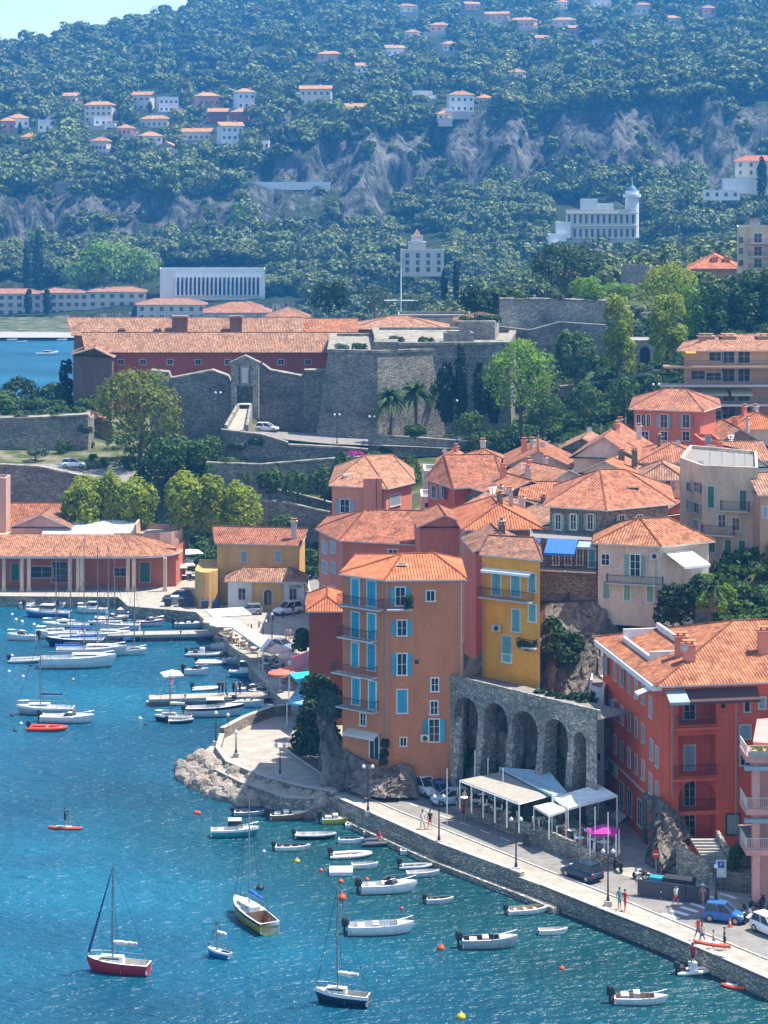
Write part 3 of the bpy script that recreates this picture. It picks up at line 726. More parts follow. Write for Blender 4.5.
def dish(parent,loc,rz=0):
    key='dish'
    if key not in _ch:
        mb=MB().use(PALE); mb.tube([(0,0,-.1),(0,0,.6)],.03,5); n=10
        mb.face([(.4*math.cos(2*PI*i/n),-.12-.1,.7+.4*math.sin(2*PI*i/n)) for i in range(n)]); mb.tube([(0,-.2,.7),(0,-.55,.6)],.015,4); _ch[key]=mb.mesh('satellite_dish')
    return inst('satellite_dish',_ch[key],parent,loc,rz)
def antenna(parent,loc,h=2.2,rz=0):
    key=('ant',h)
    if key not in _ch:
        mb=MB().use(STEEL); mb.tube([(0,0,-.3),(0,0,h)],.03,5)
        for k in range(4): mb.tube([(-.5+.06*k,0,h-.1-.22*k),(.5-.06*k,0,h-.1-.22*k)],.015,4)
        _ch[key]=mb.mesh('antenna')
    return inst('antenna',_ch[key],parent,loc,rz)
# ------------------------------------------------------------------ quays, roads, jetty
def pavemat(name,a,b_,sc_=.6):
    m,t,b,N,L=nodes(name); n=noise(N,L,pos(N,L),sc_,7,.7); n2=noise(N,L,pos(N,L),6,3)
    c=ramp(N,L,n,[(.35,a),(.65,b_)]); c2=ramp(N,L,n2,[(.3,(.9,.9,.9)),(.7,(1.05,1.05,1.05))])
    mx=N('ShaderNodeMix'); mx.data_type='RGBA'; mx.blend_type='MULTIPLY'; mx.inputs[0].default_value=1; L(c,mx.inputs[6]); L(c2,mx.inputs[7]); L(mx.outputs[2],b.inputs['Base Color'])
    b.inputs['Roughness'].default_value=.92; b.inputs['Specular IOR Level'].default_value=.2; bump(N,L,b,n2,.2,.02); return m
PAVE=pavemat('pale_quay_paving',(.30,.265,.215),(.43,.385,.32)); ASPH=pavemat('worn_asphalt',(.19,.175,.16),(.27,.25,.225)); KERB=plain('pale_kerb_stone',(.5,.46,.4),.9); LINE=plain('road_paint',(.8,.8,.78),.7); ORLINE=plain('faded_orange_paving',(.62,.30,.17),.9)
QZ=1.6
edge_px=[(0,596),(118,597),(128,606),(196,612),(222,636),(262,680),(287,704),(268,715),(240,730),(215,742),(203,752),(212,768),(240,782),(285,798),(332,800),(375,819),(440,848),(475,861),(540,885),(600,909),(660,932),(700,949),(768,979)]
qw=[W(x,y,QZ) for x,y in edge_px]
far=[(130,150),(130,230),(45,262),(-15,330),(-15,363),(-62,363),(-120,363),(-120,331)]
poly=[(p.x,p.y) for p in qw]+[(150,qw[-1].y-36),(150,230)]
# quay body: water wall plus paving top
back=[(95,171),(95,226),(24,226),(8,232),(4,262),(2,300),(-12,372),(-120,372),(-120,qw[0].y)]
full=[(p.x,p.y) for p in qw]+[(qw[-1].x+22,qw[-1].y-14)]+back
P=poly_ccw(full)
mb=MB().use(QUAYST); n=len(P)
for i in range(n):
    j=(i+1)%n; mb.face([(P[i].x,P[i].y,-4),(P[j].x,P[j].y,-4),(P[j].x,P[j].y,QZ),(P[i].x,P[i].y,QZ)])
mb.use(PAVE); mb.face([(p.x,p.y,QZ) for p in P]); tag(mb.build('harbour_quay'),'pale stone quay and paved waterfront',None,None,'structure')
# kerb stone along the water edge
def ribbon(pts,w0,w1,z0,z1,mat,name,label,kind='structure',topm=None):
    """low body along pts (xy) between lateral offsets w0,w1"""
    V2=[Vector((p[0],p[1])) for p in pts]; L_=[];R_=[]
    for i,p in enumerate(V2):
        t=(V2[min(i+1,len(V2)-1)]-V2[max(i-1,0)]).normalized(); nn=Vector((-t.y,t.x)); L_.append(p+nn*w0); R_.append(p+nn*w1)
    mb=MB().use(mat); z0s=z0 if hasattr(z0,'__len__') else [z0]*len(V2); z1s=z1 if hasattr(z1,'__len__') else [z1]*len(V2)
    for i in range(len(V2)-1):
        a,b,c,d=L_[i],L_[i+1],R_[i+1],R_[i]
        mb.use(topm or mat); mb.face([(d.x,d.y,z1s[i]),(c.x,c.y,z1s[i+1]),(b.x,b.y,z1s[i+1]),(a.x,a.y,z1s[i])]); mb.use(mat)
        mb.face([(a.x,a.y,z1s[i]),(b.x,b.y,z1s[i+1]),(b.x,b.y,z0s[i+1]),(a.x,a.y,z0s[i])])
        mb.face([(d.x,d.y,z0s[i]),(c.x,c.y,z0s[i+1]),(c.x,c.y,z1s[i+1]),(d.x,d.y,z1s[i])])
    for i in (0,-1):
        a,d=L_[i],R_[i]; mb.face([(a.x,a.y,z0s[i]),(d.x,d.y,z0s[i]),(d.x,d.y,z1s[i]),(a.x,a.y,z1s[i])])
    o=mb.build(name)
    if kind: tag(o,label,None,None,kind)
    return o
# parapet along the road edge above the moorings
par=[W(x,y,QZ) for x,y in [(334,800),(350,807),(375,818.5),(440,847.5),(475,860.5),(520,877)]]
o=ribbon(par,.0,.5,0,QZ+.38,QUAYST,'quay_parapet_wall','',None,KERB); tag(o,'low pale stone parapet between the quay road and the moored dinghies','parapet wall')
o=ribbon([W(x,y,QZ) for x,y in [(352,809),(375,819.5),(440,848.5),(520,878),(560,894)]],-.75,-.02,-3,.5,QUAYST,'mooring_ledge','low stone mooring ledge at the foot of the quay wall')
o=ribbon([W(x,y,QZ) for x,y in [(540,885),(600,909),(660,932),(700,949),(768,979)]],.0,.7,QZ-.2,QZ+.06,KERB,'quay_edge_kerb','pale kerb stones along the quay edge')
# road surface and its kerbs
road_f=[(283,748),(320,773),(352,791),(400,812),(470,840),(540,868),(620,899),(700,932),(768,960)]
road_b=[(768,922),(700,898),(640,880),(600,868),(540,842),(490,822),(440,803),(400,786),(352,765),(318,745),(300,735)]
rp=[W(x,y,QZ+.004) for x,y in road_f+road_b]
mb=MB().use(ASPH); mb.face([(p.x,p.y,QZ+.004) for p in rp]); tag(mb.build('quay_road'),'worn grey asphalt road along the quay',None,None,'structure')
ribbon([W(x,y,QZ) for x,y in road_f],-.08,.08,QZ-.1,QZ+.10,KERB,'road_kerb','thin pale kerb between the road and the quay walk')
mb=MB().use(LINE)
def dash(mb,a,b,w,z):
    a=Vector(a[:2]); b=Vector(b[:2]); t=(b-a).normalized(); n=Vector((-t.y,t.x))*w/2
    mb.face([(a.x-n.x,a.y-n.y,z),(b.x-n.x,b.y-n.y,z),(b.x+n.x,b.y+n.y,z),(a.x+n.x,a.y+n.y,z)])
for k in range(8):  # zebra crossing
    x=652+k*9.6; y=917-k*3.4; a=W(x,y,QZ); b=W(x+17,y+5.2,QZ); dash(mb,a,b,.5,QZ+.010)
cl=[(330,768),(380,792),(440,815),(520,845)]
for i in range(3):
    for k in range(4):
        t0=k/4;t1=t0+.12; a=[cl[i][q]*(1-t0)+cl[i+1][q]*t0 for q in (0,1)]; b=[cl[i][q]*(1-t1)+cl[i+1][q]*t1 for q in (0,1)]
        dash(mb,W(*a,QZ),W(*b,QZ),.12,QZ+.010)
# plaza road marks
for k in range(5):
    a=W(305+k*5.5,561.5-.2*k,QZ); b=W(308+k*5.5,556.5-.2*k,QZ); dash(mb,a,b,.5,QZ+.016)
arc=[W(316-8*math.sin(t*PI/8),(563+t*4.6),QZ) for t in range(9)]
for i in range(8): dash(mb,arc[i],arc[i+1],.25,QZ+.016)
tag(mb.build('road_markings'),'white zebra crossing and dashes on the road',None,None,'structure')
rd=[W(x,y,QZ+.008) for x,y in [(300,603),(322,603),(330,556),(336,540),(322,528),(308,530),(303,560)]]
mb=MB().use(ASPH); mb.face([(p.x,p.y,p.z) for p in rd]); 
mb.use(ORLINE)
for a,b in (((299,551),(318,528)),((310,552),(324,534))): dash(mb,W(*a,QZ),W(*b,QZ),.9,QZ+.014)
tag(mb.build('harbour_street'),'grey street leaving the harbour square uphill',None,None,'structure')
# jetty: low wall behind the walk
jw=[W(x,y,QZ) for x,y in [(290,714),(272,716),(245,726),(222,738),(216,750),(225,766),(262,782),(300,791),(333,797),(334,801)]]
jw2=[W(x,y,QZ) for x,y in [(222,738),(218,752),(228,766),(262,780),(300,791),(335,797)]]
o=ribbon(jw[:4],-.3,.3,QZ-.2,QZ+1.15,STONEB,'jetty_back_wall','',None,KERB); tag(o,'brown stone wall with pale coping curving behind the jetty walk','stone wall')
o=ribbon(jw2,-.28,.28,QZ-.2,QZ+.55,QUAYST,'jetty_parapet','',None,KERB); tag(o,'curved pale parapet at the edge of the boulder breakwater','parapet wall')
# wooden piers
def pier(a,b,w,label,z=.75):
    a=Vector(a[:2]);b=Vector(b[:2]); t=(b-a).normalized(); L_=(b-a).length; rz=math.atan2(t.y,t.x)
    r=thing('mooring_pier',(a.x,a.y,0),rz,label,'pier'); mb=MB().use(CONC); mb.box((L_/2,0,z),(L_,w,.28)); 
    mb.build('deck',r)
    mb=MB().use(PAVE); mb.box((L_/2,0,z+.15),(L_-.1,w-.2,.03)); mb.build('walkway',r)
    for k in range(int(L_/4)+1):
        for s in (-1,1):
            q=MB().use(WOOD); q.tube([(0,0,-2),(0,0,.65)],.16,8); q.build('pile',r,(min(L_-.3,k*4+.3),s*(w/2-.25),0))
    for k in range(int(L_/5)):
        q=MB().use(IRON); q.tube([(0,0,0),(0,0,.35)],.09,6); q.box((0,0,.36),(.34,.12,.1)); q.build('cleat',r,(k*5+2,w/2-.25,z+.16))
    return r
pier(W(232,632,.8),W(108,634.5,.8),2.6,'long pale pier beyond the two masted yachts, farther one from the camera')
pier(W(285,694,.8),W(149,698,.8),2.4,'dark edged pier with standing people beside the motor yacht')
pier(W(200,611,.8),W(118,609,.8),2.2,'short pier in front of the yellow harbour house dustbins')
# breakwater boulders
bm_=[]
for k in range(8):
    b=bmesh.new(); bmesh.ops.create_icosphere(b,subdivisions=2,radius=1); rg=random.Random(k)
    ax=[Vector((rg.gauss(0,1),rg.gauss(0,1),rg.gauss(0,1))).normalized() for _ in range(9)]
    for v in b.verts:
        for a in ax:
            d=v.co.dot(a); lim=.62+.1*(hash((k,round(a.x,2)))%3)
            if d>lim: v.co-=a*(d-lim)*.9
        v.co*=1+.05*rg.random()
    me=bpy.data.meshes.new('boulder'); b.to_mesh(me); b.free(); me.materials.append(BOULD); bm_.append(me)
cnt=0; rr=random.Random(5)
outer=[(178,770),(190,787),(215,797),(240,803),(275,806),(306,806)]
inner=[(205,752),(216,764),(240,777),(270,788),(300,797),(325,804)]
for i in range(len(outer)-1):
    for k in range(9):
        for q in range(6):
            t=(k+rr.random()*.8)/9; f=(q+.2+rr.random()*.6)/6
            o=[outer[i][c]*(1-t)+outer[i+1][c]*t for c in (0,1)]; n_=[inner[i][c]*(1-t)+inner[i+1][c]*t for c in (0,1)]
            po=W(*o,0); pi=W(*n_,1.2); p=po.lerp(pi,f); p.z=f*1.15-.15
            s=rr.uniform(.6,1.3)
            ob=inst('boulder',rr.choice(bm_),None,p,(rr.random()*6,rr.random()*6,rr.random()*6),(s*1.15,s*.9,s*.75)); cnt+=1
            tag(ob,'rough tan boulder heaped on the breakwater at the jetty head','boulder','breakwater boulders round the jetty')
for k in range(22):  # dark boulders at the quay foot
    t=k/21; p=W(300+34*t,812+2*t,0); s=rr.uniform(.5,.9)
    ob=inst('boulder',rr.choice(bm_),None,(p.x+rr.uniform(-.5,.5),p.y+rr.uniform(-1.5,1),rr.uniform(-.2,.4)),(rr.random()*6,0,rr.random()*6),s)
    tag(ob,'rough tan boulder heaped on the breakwater at the jetty head','boulder','breakwater boulders round the jetty')
# ================================================================== hero buildings
TERRA=stucco('brown_terracotta_render',(.62,.225,.105),.13); TERRAL=TERRA
REDW=stucco('deep_red_render',(.74,.13,.06),.16); PINKR=stucco('rose_red_render',(.68,.20,.13),.16); T_SHD=plain('shaded_lean_to_tiles',(.10,.05,.045),.9); YEL=stucco('ochre_yellow_render',(.92,.39,.055),.14)  # lean-to tile colour darkened to carry the shadow under the eave
SALM=stucco('salmon_render',(.72,.27,.17),.15); VERM=stucco('vermilion_render',(.60,.13,.07),.12); CREAM=stucco('cream_render',(.74,.59,.45),.22); BEIGE=stucco('beige_render',(.64,.49,.35),.25)
PEACH=stucco('peach_render',(.60,.36,.23),.15); WHITER=stucco('white_render',(.68,.66,.62),.18); OCHRE=stucco('harbour_ochre_render',(.60,.36,.13),.2); GREYR=stucco('grey_render',(.36,.34,.32),.25); PINKP=stucco('pale_pink_render',(.60,.30,.26),.15); DKR=stucco('dark_brown_red_render',(.30,.085,.06),.12)

# --- 1 tall brown orange building by the cliff
Yc=218.0
P0=onY(386,Yc,0); PR=onY(463.5,Yc+.5,0); PL=onY(342.5,Yc+3.4,0)
poly=[(P0.x,P0.y),(PR.x,PR.y),(onY(458,Yc+12,0).x,Yc+12),(PL.x+1.5,PL.y+11),(PL.x,PL.y)]
b=Bld('apartment_house','tall narrow brown terracotta house with turquoise shutters standing on the rock above the quay','house',poly,3.0,zat(581,Yc),TERRA)
b.walls(); b.roof(1.6,.4,T_BR,ridge=[onY(402,Yc+5.5,0)[:2],onY(434,Yc+6,0)[:2]])
FE=0 if (b.W[0]-Vector((P0.x,P0.y))).length<.1 else None
def edge_between(b,p,q):
    for i in range(len(b.W)):
        a,c=b.W[i],b.W[(i+1)%len(b.W)]
        if (a-Vector(p[:2])).length<.2 and (c-Vector(q[:2])).length<.2: return i
    return 0
eR=edge_between(b,P0,PR); eL=edge_between(b,PL,P0)
cyk=dict(frame=WHITE,shut=CYAN)
z5=lambda x,y:(300+x/4.267,540+y/4.267)
def w5(e,x,y,w,h,k): px,py=z5(x,y); return b.win(e,px,py,w/4.267,h/4.267,k,**cyk)
for (x,y,w,h,k) in [(428,240,40,76,'french'),(557,238,34,42,'plain'),(435,375,40,66,'open'),(435,530,40,92,'french'),(498,520,16,18,'hole'),(436,688,42,100,'closed'),(575,617,30,58,'plain'),(572,715,28,56,'plain'),(572,812,42,94,'open'),(441,860,26,36,'plain')]: w5(eR,x,y,w,h,k)
for (x,y,w,h,k) in [(237,222,34,112,'closed'),(306,228,36,108,'closed'),(237,360,34,108,'closed'),(307,370,34,112,'closed'),(236,488,30,100,'closed'),(306,500,32,112,'closed'),(240,646,32,112,'closed'),(310,662,30,118,'closed'),(270,765,24,50,'plain'),(318,880,38,108,'arch')]: w5(eL,x,y,w,h,k)
for (x0,x1,y) in [(186,362,268),(186,330,405),(160,330,555),(180,340,700)]:
    b.balcony(eL,300+x0/4.267,300+x1/4.267,540+y/4.267,1.1)
b.balcony(eR,300+368/4.267,300+476/4.267,540+290/4.267,1.1)
b.awn(eL,300+205/4.267,300+340/4.267,540+800/4.267,.9,.35,PALE,'canopy')
sk=MB().use(WHITE); sk.box((0,0,0),(1.0,.9,.08)); sk.use(GLASS); sk.box((0,0,.05),(.8,.7,.04)); q=onY(402,Yc+3,0); sk.build('skylight',b.t,b.at(q.x,q.y,b.zb+b.zt+1.12),(-.0,0,0))
pt=MB().use(LEAF['dark']); 
# --- dark red small house at its left
b=Bld('small_house','small windowless dark red house tucked against the brown apartment house','house',rect(340,228,0,0,310,0,3,dL=10,dR=.01) if False else [onY(309,246,0)[:2],onY(343,246,0)[:2],onY(345,256,0)[:2],onY(311,256,0)[:2]],1.4,zat(612,246),DKR)
b.walls(); b.roof(1.2,.4,T_BR)
b.awn(3,311,309.5,650,2.2,.8,RED)
# --- 3 ochre yellow house over the viaduct
YL=onY(482,221,0); YR=onY(540,217.5,0)
b=Bld('yellow_house','bright ochre yellow house with pale teal shutters above the stone arches','house',[YL[:2],YR[:2],onY(538,225,0)[:2],onY(486,227,0)[:2]],12.3,zat(557,220),YEL)
b.walls(); b.roof(1.3,.3,T_DK,ridge=[onY(488,224.5,0)[:2],onY(534,223,0)[:2]])
e=edge_between(b,YL,YR); z4=lambda x,y:(460+x/2.494,420+y/2.494)
for (x,y,w,h,k) in [(91,405,22,62,'closed'),(139,409,22,62,'closed'),(180,406,18,46,'closed'),(140,500,20,56,'closed'),(181,481,18,42,'closed'),(117,560,22,46,'closed')]:
    px,py=z4(x,y); b.win(e,px,py,w/2.494,h/2.494,k,shut=TEALSH)
b.balcony(e,483,535,595,1.1,hr=.95); b.awn(e,485,534,567,.9,.15,CANVAS)
b.win(e,507,649,8.5,26,'closed',shut=TEALSH); b.balcony(e,520,538,645,.8,hr=.8)
# --- viaduct with five arches
VA=W(452,684,12.5); VB=W(592,718.5,12.5); VA.z=VB.z=0; vd=(VB-VA).normalized(); vl=(VB-VA).length; va=math.atan2(vd.y,vd.x)
t=thing('stone_viaduct',(VA.x,VA.y,2.0),va,'grey stone retaining viaduct of five tall arches carrying the upper street','viaduct')
def tpx(px): u=(px-CX)/F; return (u*VA.y-VA.x)/(vd.x-u*vd.y)
arch=[(455,478),(484,508),(512,538),(545,568),(574,586)]; ztop=10.5-0.0
mb=MB().use(STONEL); wallz=10.5; prev=-1.0; Dp=1.6
def vz(py,px): k=VA.y+tpx(px)*vd.y; return EYE-(py-HY)*k/F-2.0
tops=[697,703,711,719,732]
for (a0,a1),tp in zip(arch,tops):
    x0,x1=tpx(a0),tpx(a1); r=(x1-x0)/2; zc=vz(tp,(a0+a1)/2)-r; cxm=(x0+x1)/2
    mb.face([(prev,0,-2),(x0,0,-2),(x0,0,wallz),(prev,0,wallz)])
    n=12; A=[(cxm-r*math.cos(PI*i/n),zc+r*math.sin(PI*i/n)) for i in range(n+1)]
    for i in range(n):
        mb.face([(A[i][0],0,A[i][1]),(A[i+1][0],0,A[i+1][1]),(A[i+1][0],0,wallz),(A[i][0],0,wallz)])
        mb.face([(A[i][0],0,A[i][1]),(A[i][0],Dp,A[i][1]),(A[i+1][0],Dp,A[i+1][1]),(A[i+1][0],0,A[i+1][1])])
        # voussoirs proud of the wall
        k=1.0+.45/r; o0=(cxm+(A[i][0]-cxm)*k,zc+(A[i][1]-zc)*k); o1=(cxm+(A[i+1][0]-cxm)*k,zc+(A[i+1][1]-zc)*k)
        mb.face([(A[i][0],-.05,A[i][1]),(A[i+1][0],-.05,A[i+1][1]),(o1[0],-.05,o1[1]),(o0[0],-.05,o0[1])])
    for x in (x0,x1): mb.face([(x,0,-2),(x,Dp,-2),(x,Dp,zc),(x,0,zc)])
    prev=x1
mb.face([(prev,0,-2),(vl+.6,0,-2),(vl+.6,0,wallz),(prev,0,wallz)])
mb.face([(-1,0,-2),(-1,3,-2),(-1,3,wallz),(-1,0,wallz)])
mb.build('arcade_wall',t)
mb=MB().use(STONEL); mb.box((vl/2,.15,wallz+.45),(vl+1.6,.35,.9)); mb.build('parapet',t)
mb=MB().use(ASPH); mb.box((vl/2,2.4,wallz+.02),(vl+1.6,4.2,.1)); mb.build('walkway',t)
for (a0,a1) in arch+[(440,456)]:
    mb=MB().use(STONEL); x0=tpx(a1)+.05; w_=.85
    if a1==586: continue
    mb.grid([[(x0+(w_ if k in(1,2) else 0)+.0,(-(.95-.85*z/7) if k in (0,1) else .1),z) for k in (0,1,2,3)] for z in (-2,7)],closed=True); mb.face([(x0,-.1,7),(x0+w_,-.1,7),(x0+w_,.1,7.4),(x0,.1,7.4)]); mb.build('buttress',t)
# rock behind the arches and cliff under the cream house
def rockwall(pts,label,name='rock_outcrop',amp=1.2,seed=1,nz=30,mat=None):
    """pts: list of (px,pyb,pyt,Y_bottom,Y_top) left to right"""
    mb=MB().use(mat or ROCK); mb.smooth=False; rowsg=[]; rg=random.Random(seed); M=70
    base=D(pts[len(pts)//2][0],pts[len(pts)//2][1],pts[len(pts)//2][3])
    for j in range(nz+1):
        f=j/nz; r=[]
        for i in range(M+1):
            s=i/M*(len(pts)-1); k=min(int(s),len(pts)-2); t=s-k; q=[pts[k][c]*(1-t)+pts[k+1][c]*t for c in range(5)]
            b0=D(q[0],q[1],q[3]); t0=D(q[0],q[2],q[4]); p=b0.lerp(t0,f)
            a=(vnoise(q[0]*1.0,f*60,9,seed)-.5)*2*amp+(vnoise(q[0],f*60,3.2,seed+3)-.5)*amp+(vnoise(q[0]*1.7,f*90,2.0,seed+7)-.5)*amp*.9
            p=p+Vector((a*.4,-abs(a)*.8+a*.3,a*.3 if 0<j<nz else 0)); r.append(p-base)
        rowsg.append(r)
    top=[p+Vector((0,3.5,-.3)) for p in rowsg[-1]]; rowsg.append(top); rowsg.append([Vector((p.x,p.y,rowsg[0][0].z-1)) for p in top])
    mb.grid(rowsg); o=mb.build(name,None,base); tag(o,label,'rock'); return o
rockwall([(444,800,694,221.5,221.8),(480,800,694,218.5,219),(512,806,700,215,215.5),(545,808,708,211.5,212),(592,824,720,207.3,207.8)],'dark wet rock face seen through the stone arches',amp=.8,seed=4)
rockwall([(520,700,640,220,226),(545,706,605,219,225),(600,722,600,216,226),(640,730,628,214,228)],'tall grey cliff under the cream house with green shutters',amp=1.1,seed=9)
rockwall([(320,782,704,222,225),(330,786,712,221,223.6),(342,789,746,219.5,221.6),(352,792,755,217.8,220),(370,796,765,215.8,218),(384,797,772,215.2,217.3),(398,797,763,215.6,217.6),(412,797,767,216.2,217.7),(418,797,786,216.8,217.8)],'pale rock spur under the brown apartment house by the road bend',amp=.75,seed=12)
rockwall([(646,868,800,197,199),(660,872,798,193,196.5),(676,872,812,193,196.5),(690,872,830,194,198)],'craggy grey rock bulging from the corner of the big red building',amp=1.0,seed=21)
# --- 2 big red building
Yr=197.0
RP=rect(662,Yr,0,0,603,0,9.5,dR=26); 
b=Bld('big_red_building','big deep red building with tiled roof and recessed balconies on the quay','building',RP,2.3,zat(687,Yr),REDW)
a_,d_,l_=None,None,None
# front wall with loggia recesses: edge 0 = front, edge 3 = left side
def hitf(px,py): t,k,z=b.hit(0,px,py); return t,z
e0=b.edge(0); ang0=math.atan2(e0[1].y,e0[1].x); nf=Vector((e0[1].y,-e0[1].x))
c0=e0[0]-b.c
def fp(t,z,dep=0.0): q=c0+e0[1]*t-nf*dep; return (q.x,q.y,z)
ltL,_=hitf(678.5,730); ltR,_=hitf(716,730)
zb=lambda py:EYE-(py-HY)*(Yr+ltL*e0[1].y)/F-b.zb
mb=MB().use(REDW); n=len(b.P); zt=b.zt
for i in (1,2,3):
    p,q=b.P[i],b.P[(i+1)%n]; mb.face([(p.x,p.y,-2),(q.x,q.y,-2),(q.x,q.y,zt),(p.x,p.y,zt)])
Lf=e0[2]; opens=[(zb(843),zb(816)),(zb(812),zb(780)),(zb(776),zb(736)),(zb(725),zb(698))]
mb.face([fp(0,-2),fp(ltL,-2),fp(ltL,zt),fp(0,zt)]); mb.face([fp(ltR,-2),fp(Lf,-2),fp(Lf,zt),fp(ltR,zt)])
zprev=-2
for z0,z1 in opens+[(zt,zt)]:
    if z0>zprev: mb.face([fp(ltL,zprev),fp(ltR,zprev),fp(ltR,z0),fp(ltL,z0)])
    zprev=z1
for k,(z0,z1) in enumerate(opens):
    dp=1.7
    mb.face([fp(ltL,z0,dp),fp(ltR,z0,dp),fp(ltR,z1,dp),fp(ltL,z1,dp)]); mb.face([fp(ltL,z0),fp(ltL,z0,dp),fp(ltL,z1,dp),fp(ltL,z1)]); mb.face([fp(ltR,z0,dp),fp(ltR,z0),fp(ltR,z1),fp(ltR,z1,dp)])
    mb.face([fp(ltL,z0),fp(ltR,z0),fp(ltR,z0,dp),fp(ltL,z0,dp)]); mb.face([fp(ltL,z1,dp),fp(ltR,z1,dp),fp(ltR,z1),fp(ltL,z1)])
z0,z1=opens[1]; r=(ltR-ltL)/2; cm=(ltL+ltR)/2; zc=z1-r*.98
for s in (-1,1):   # spandrels of the arched opening
    A=[(cm+s*r*math.cos(PI/2*i/6),zc+r*.97*math.sin(PI/2*i/6)) for i in range(7)]
    for i in range(6): mb.face([fp(A[i][0],A[i][1],.003),fp(A[i+1][0],A[i+1][1],.003),fp(A[i+1][0],z1,.003),fp(cm+s*r,z1,.003)] if i<6 else [])
mb.build('wall',b.t)
pc=sum(b.P,Vector((0,0)))/4
def fadd(t,z,w,h,kind,frame=None,shut=None,dep=0,name='window'):
    q=c0+e0[1]*t-nf*(dep-.004); return add_window(b.t,(q.x,q.y,z),ang0,w,h,kind,frame,shut,name)
def frail(t0,t1,z,dep=-.03,h=1.0,proud=0):
    q=c0+e0[1]*((t0+t1)/2)-nf*dep; return railing(abs(t1-t0),h).build('railing',b.t,(q.x,q.y,z),ang0)
for k,(z0,z1) in enumerate(opens):
    tm=(ltL+ltR)/2
    fadd(tm-.2,z0+1.15,1.0,2.2,'closed' if k==2 else 'plain',PALE,GREYB,dep=1.7,name='balcony_door')
    if k in(1,2): frail(ltL-(.5 if k==2 else 0),ltR,z0,dep=-.35 if k==2 else .1)
    if k==3: frail(ltL-.3,ltR,z0+.02,dep=-.5)
for py,ww in ((727,.8),(778,.6)):
    q=c0+e0[1]*((ltL+ltR)/2-.2)+nf*.3; mb=MB().use(REDW); mb.box((0,0,-.1),(ltR-ltL+1.0,.62,.2)); mb.build('balcony',b.t,(q.x,q.y,zb(py)),ang0)
for px,py,w,h,k in [(723,706,4.5,5,'hole'),(747,706,5,11,'plain'),(745,732,11,13,'closed'),(745,759,10,12,'plain'),(762,703,6,11,'closed'),(762,731,6,11,'closed')]: b.win(0,px,py,w,h,k,PALE,GREYB)
q=b.hit(0,735,822); b.win(0,733,824,13,20,'closed',IRON,GREYB)
# big awning roof between loggia and corner, canopy lean-to tiles
b.awn(0,683,757,689,1.0,.95,T_SHD,'lean_to_roof'); b.awn(0,664,684,688,1.8,.9,GREYB); b.awn(3,660,656,686,2.0,.7,CANVAS)
# left long facade, three rows
lx=[608,615.5,622.5,629.5,636.5,643.5]; 
def eave3(px): 
    _,k,_=b.hit(3,px,700); return EYE-HY*0+0
def lw(px,zrel,w=.85,h=1.7,kind='open'):
    a,d,l=b.edge(3); t,k,z=b.hit(3,px,700); nn=Vector((d.y,-d.x)); p=a+d*t+nn*.004-b.c
    add_window(b.t,(p.x,p.y,zrel),math.atan2(d.y,d.x),w,h,kind,PALE,GREYB)
for i,px in enumerate(lx):
    for j,z in enumerate((zt-2.0,zt-5.6,zt-9.0)):
        lw(px,z,kind='closed' if (i+j)%2 else 'open' if i<3 else 'closed')
for px,zz in ((651,zt-2.6),(652,zt-6.4),(657.5,zt-6.6),(651,zt-9.6),(657.5,zt-9.8)): lw(px,zz,.8,1.8,'closed')
mb=MB().use(PALE); a,d,l=b.edge(3); nn=Vector((d.y,-d.x))
def strip(t0,t1,z,dz,dy,m,name):
    q=a+d*((t0+t1)/2)+nn*(dy/2+.01)-b.c; x=MB().use(m); x.box((0,0,0),(t1-t0,dy,dz)); return x.build(name,b.t,(q.x,q.y,z),math.atan2(d.y,d.x))
strip(0,l,zt-.1,.5,.9,WHITE,'cornice'); strip(0,l-2,zt-10.9,.14,.12,PALE,'string_course')
t7=b.hit(3,606,790)[0]; t8=b.hit(3,618,800)[0]; strip(t7,t8,zt-11.6,1.15,.08,WHITE,'shop_sign')
def letters(parent,txt,loc,ang,h,mat,name='lettering'):
    cu=bpy.data.curves.new('t','FONT'); cu.body=txt; cu.size=h; cu.align_x='CENTER'; cu.align_y='CENTER'; cu.extrude=.02
    ob=bpy.data.objects.new('t',cu); C.objects.link(ob); dg=bpy.context.evaluated_depsgraph_get(); me=bpy.data.meshes.new_from_object(ob.evaluated_get(dg)); bpy.data.objects.remove(ob); me.materials.clear(); me.materials.append(mat)
    o=inst(name,me,parent,loc); o.rotation_euler=(R(90),0,ang); return o
q=a+d*((t7+t8)/2)+nn*.13-b.c; letters(b.t,'LES',(q.x,q.y,zt-11.6),math.atan2(d.y,d.x),1.15,IRON)
b.awn(3,619,627,808,1.3,1.0,CANVAS)
for px in (622,630,640): lw(px,1.5,1.4,2.4,'plain')
# roof: hipped, with a terrace cut in the left slope
b.P2=b.P; ro=b.roof(3.4,.75,T_OR,z=b.zb+zt+.1)
mb=MB().use(WHITE)
a3,d3,l3=b.edge(3); m=a3+d3*(l3*.42)-nn*2.6-b.c; an=math.atan2(d3.y,d3.x)
for sx,sy,wx,wy,hz in ((0,-1.6,9,.25,.9),(0,1.8,9,.25,2.1),(-4.5,.1,.25,3.5,1.6),(4.5,.1,.25,3.5,1.3)): mb.box((sx,sy,hz/2),(wx,wy,hz))
mb.use(PAVE); mb.box((0,.1,.5),(9,3.4,.1)); mb.build('roof_terrace',b.t,(m.x,m.y,zt+.35),an)
for px,py,Y,h in ((681,652,203,2.0),(689,656,201,1.6),(723,640,208,1.0),(764,653,203,2.6)):
    q=D(px,py,Y); chimney(b.t,b.at(q.x,q.y,q.z-.6),h,1.1,SALM)
dish(b.t,b.at(*D(684,655,200.5)))
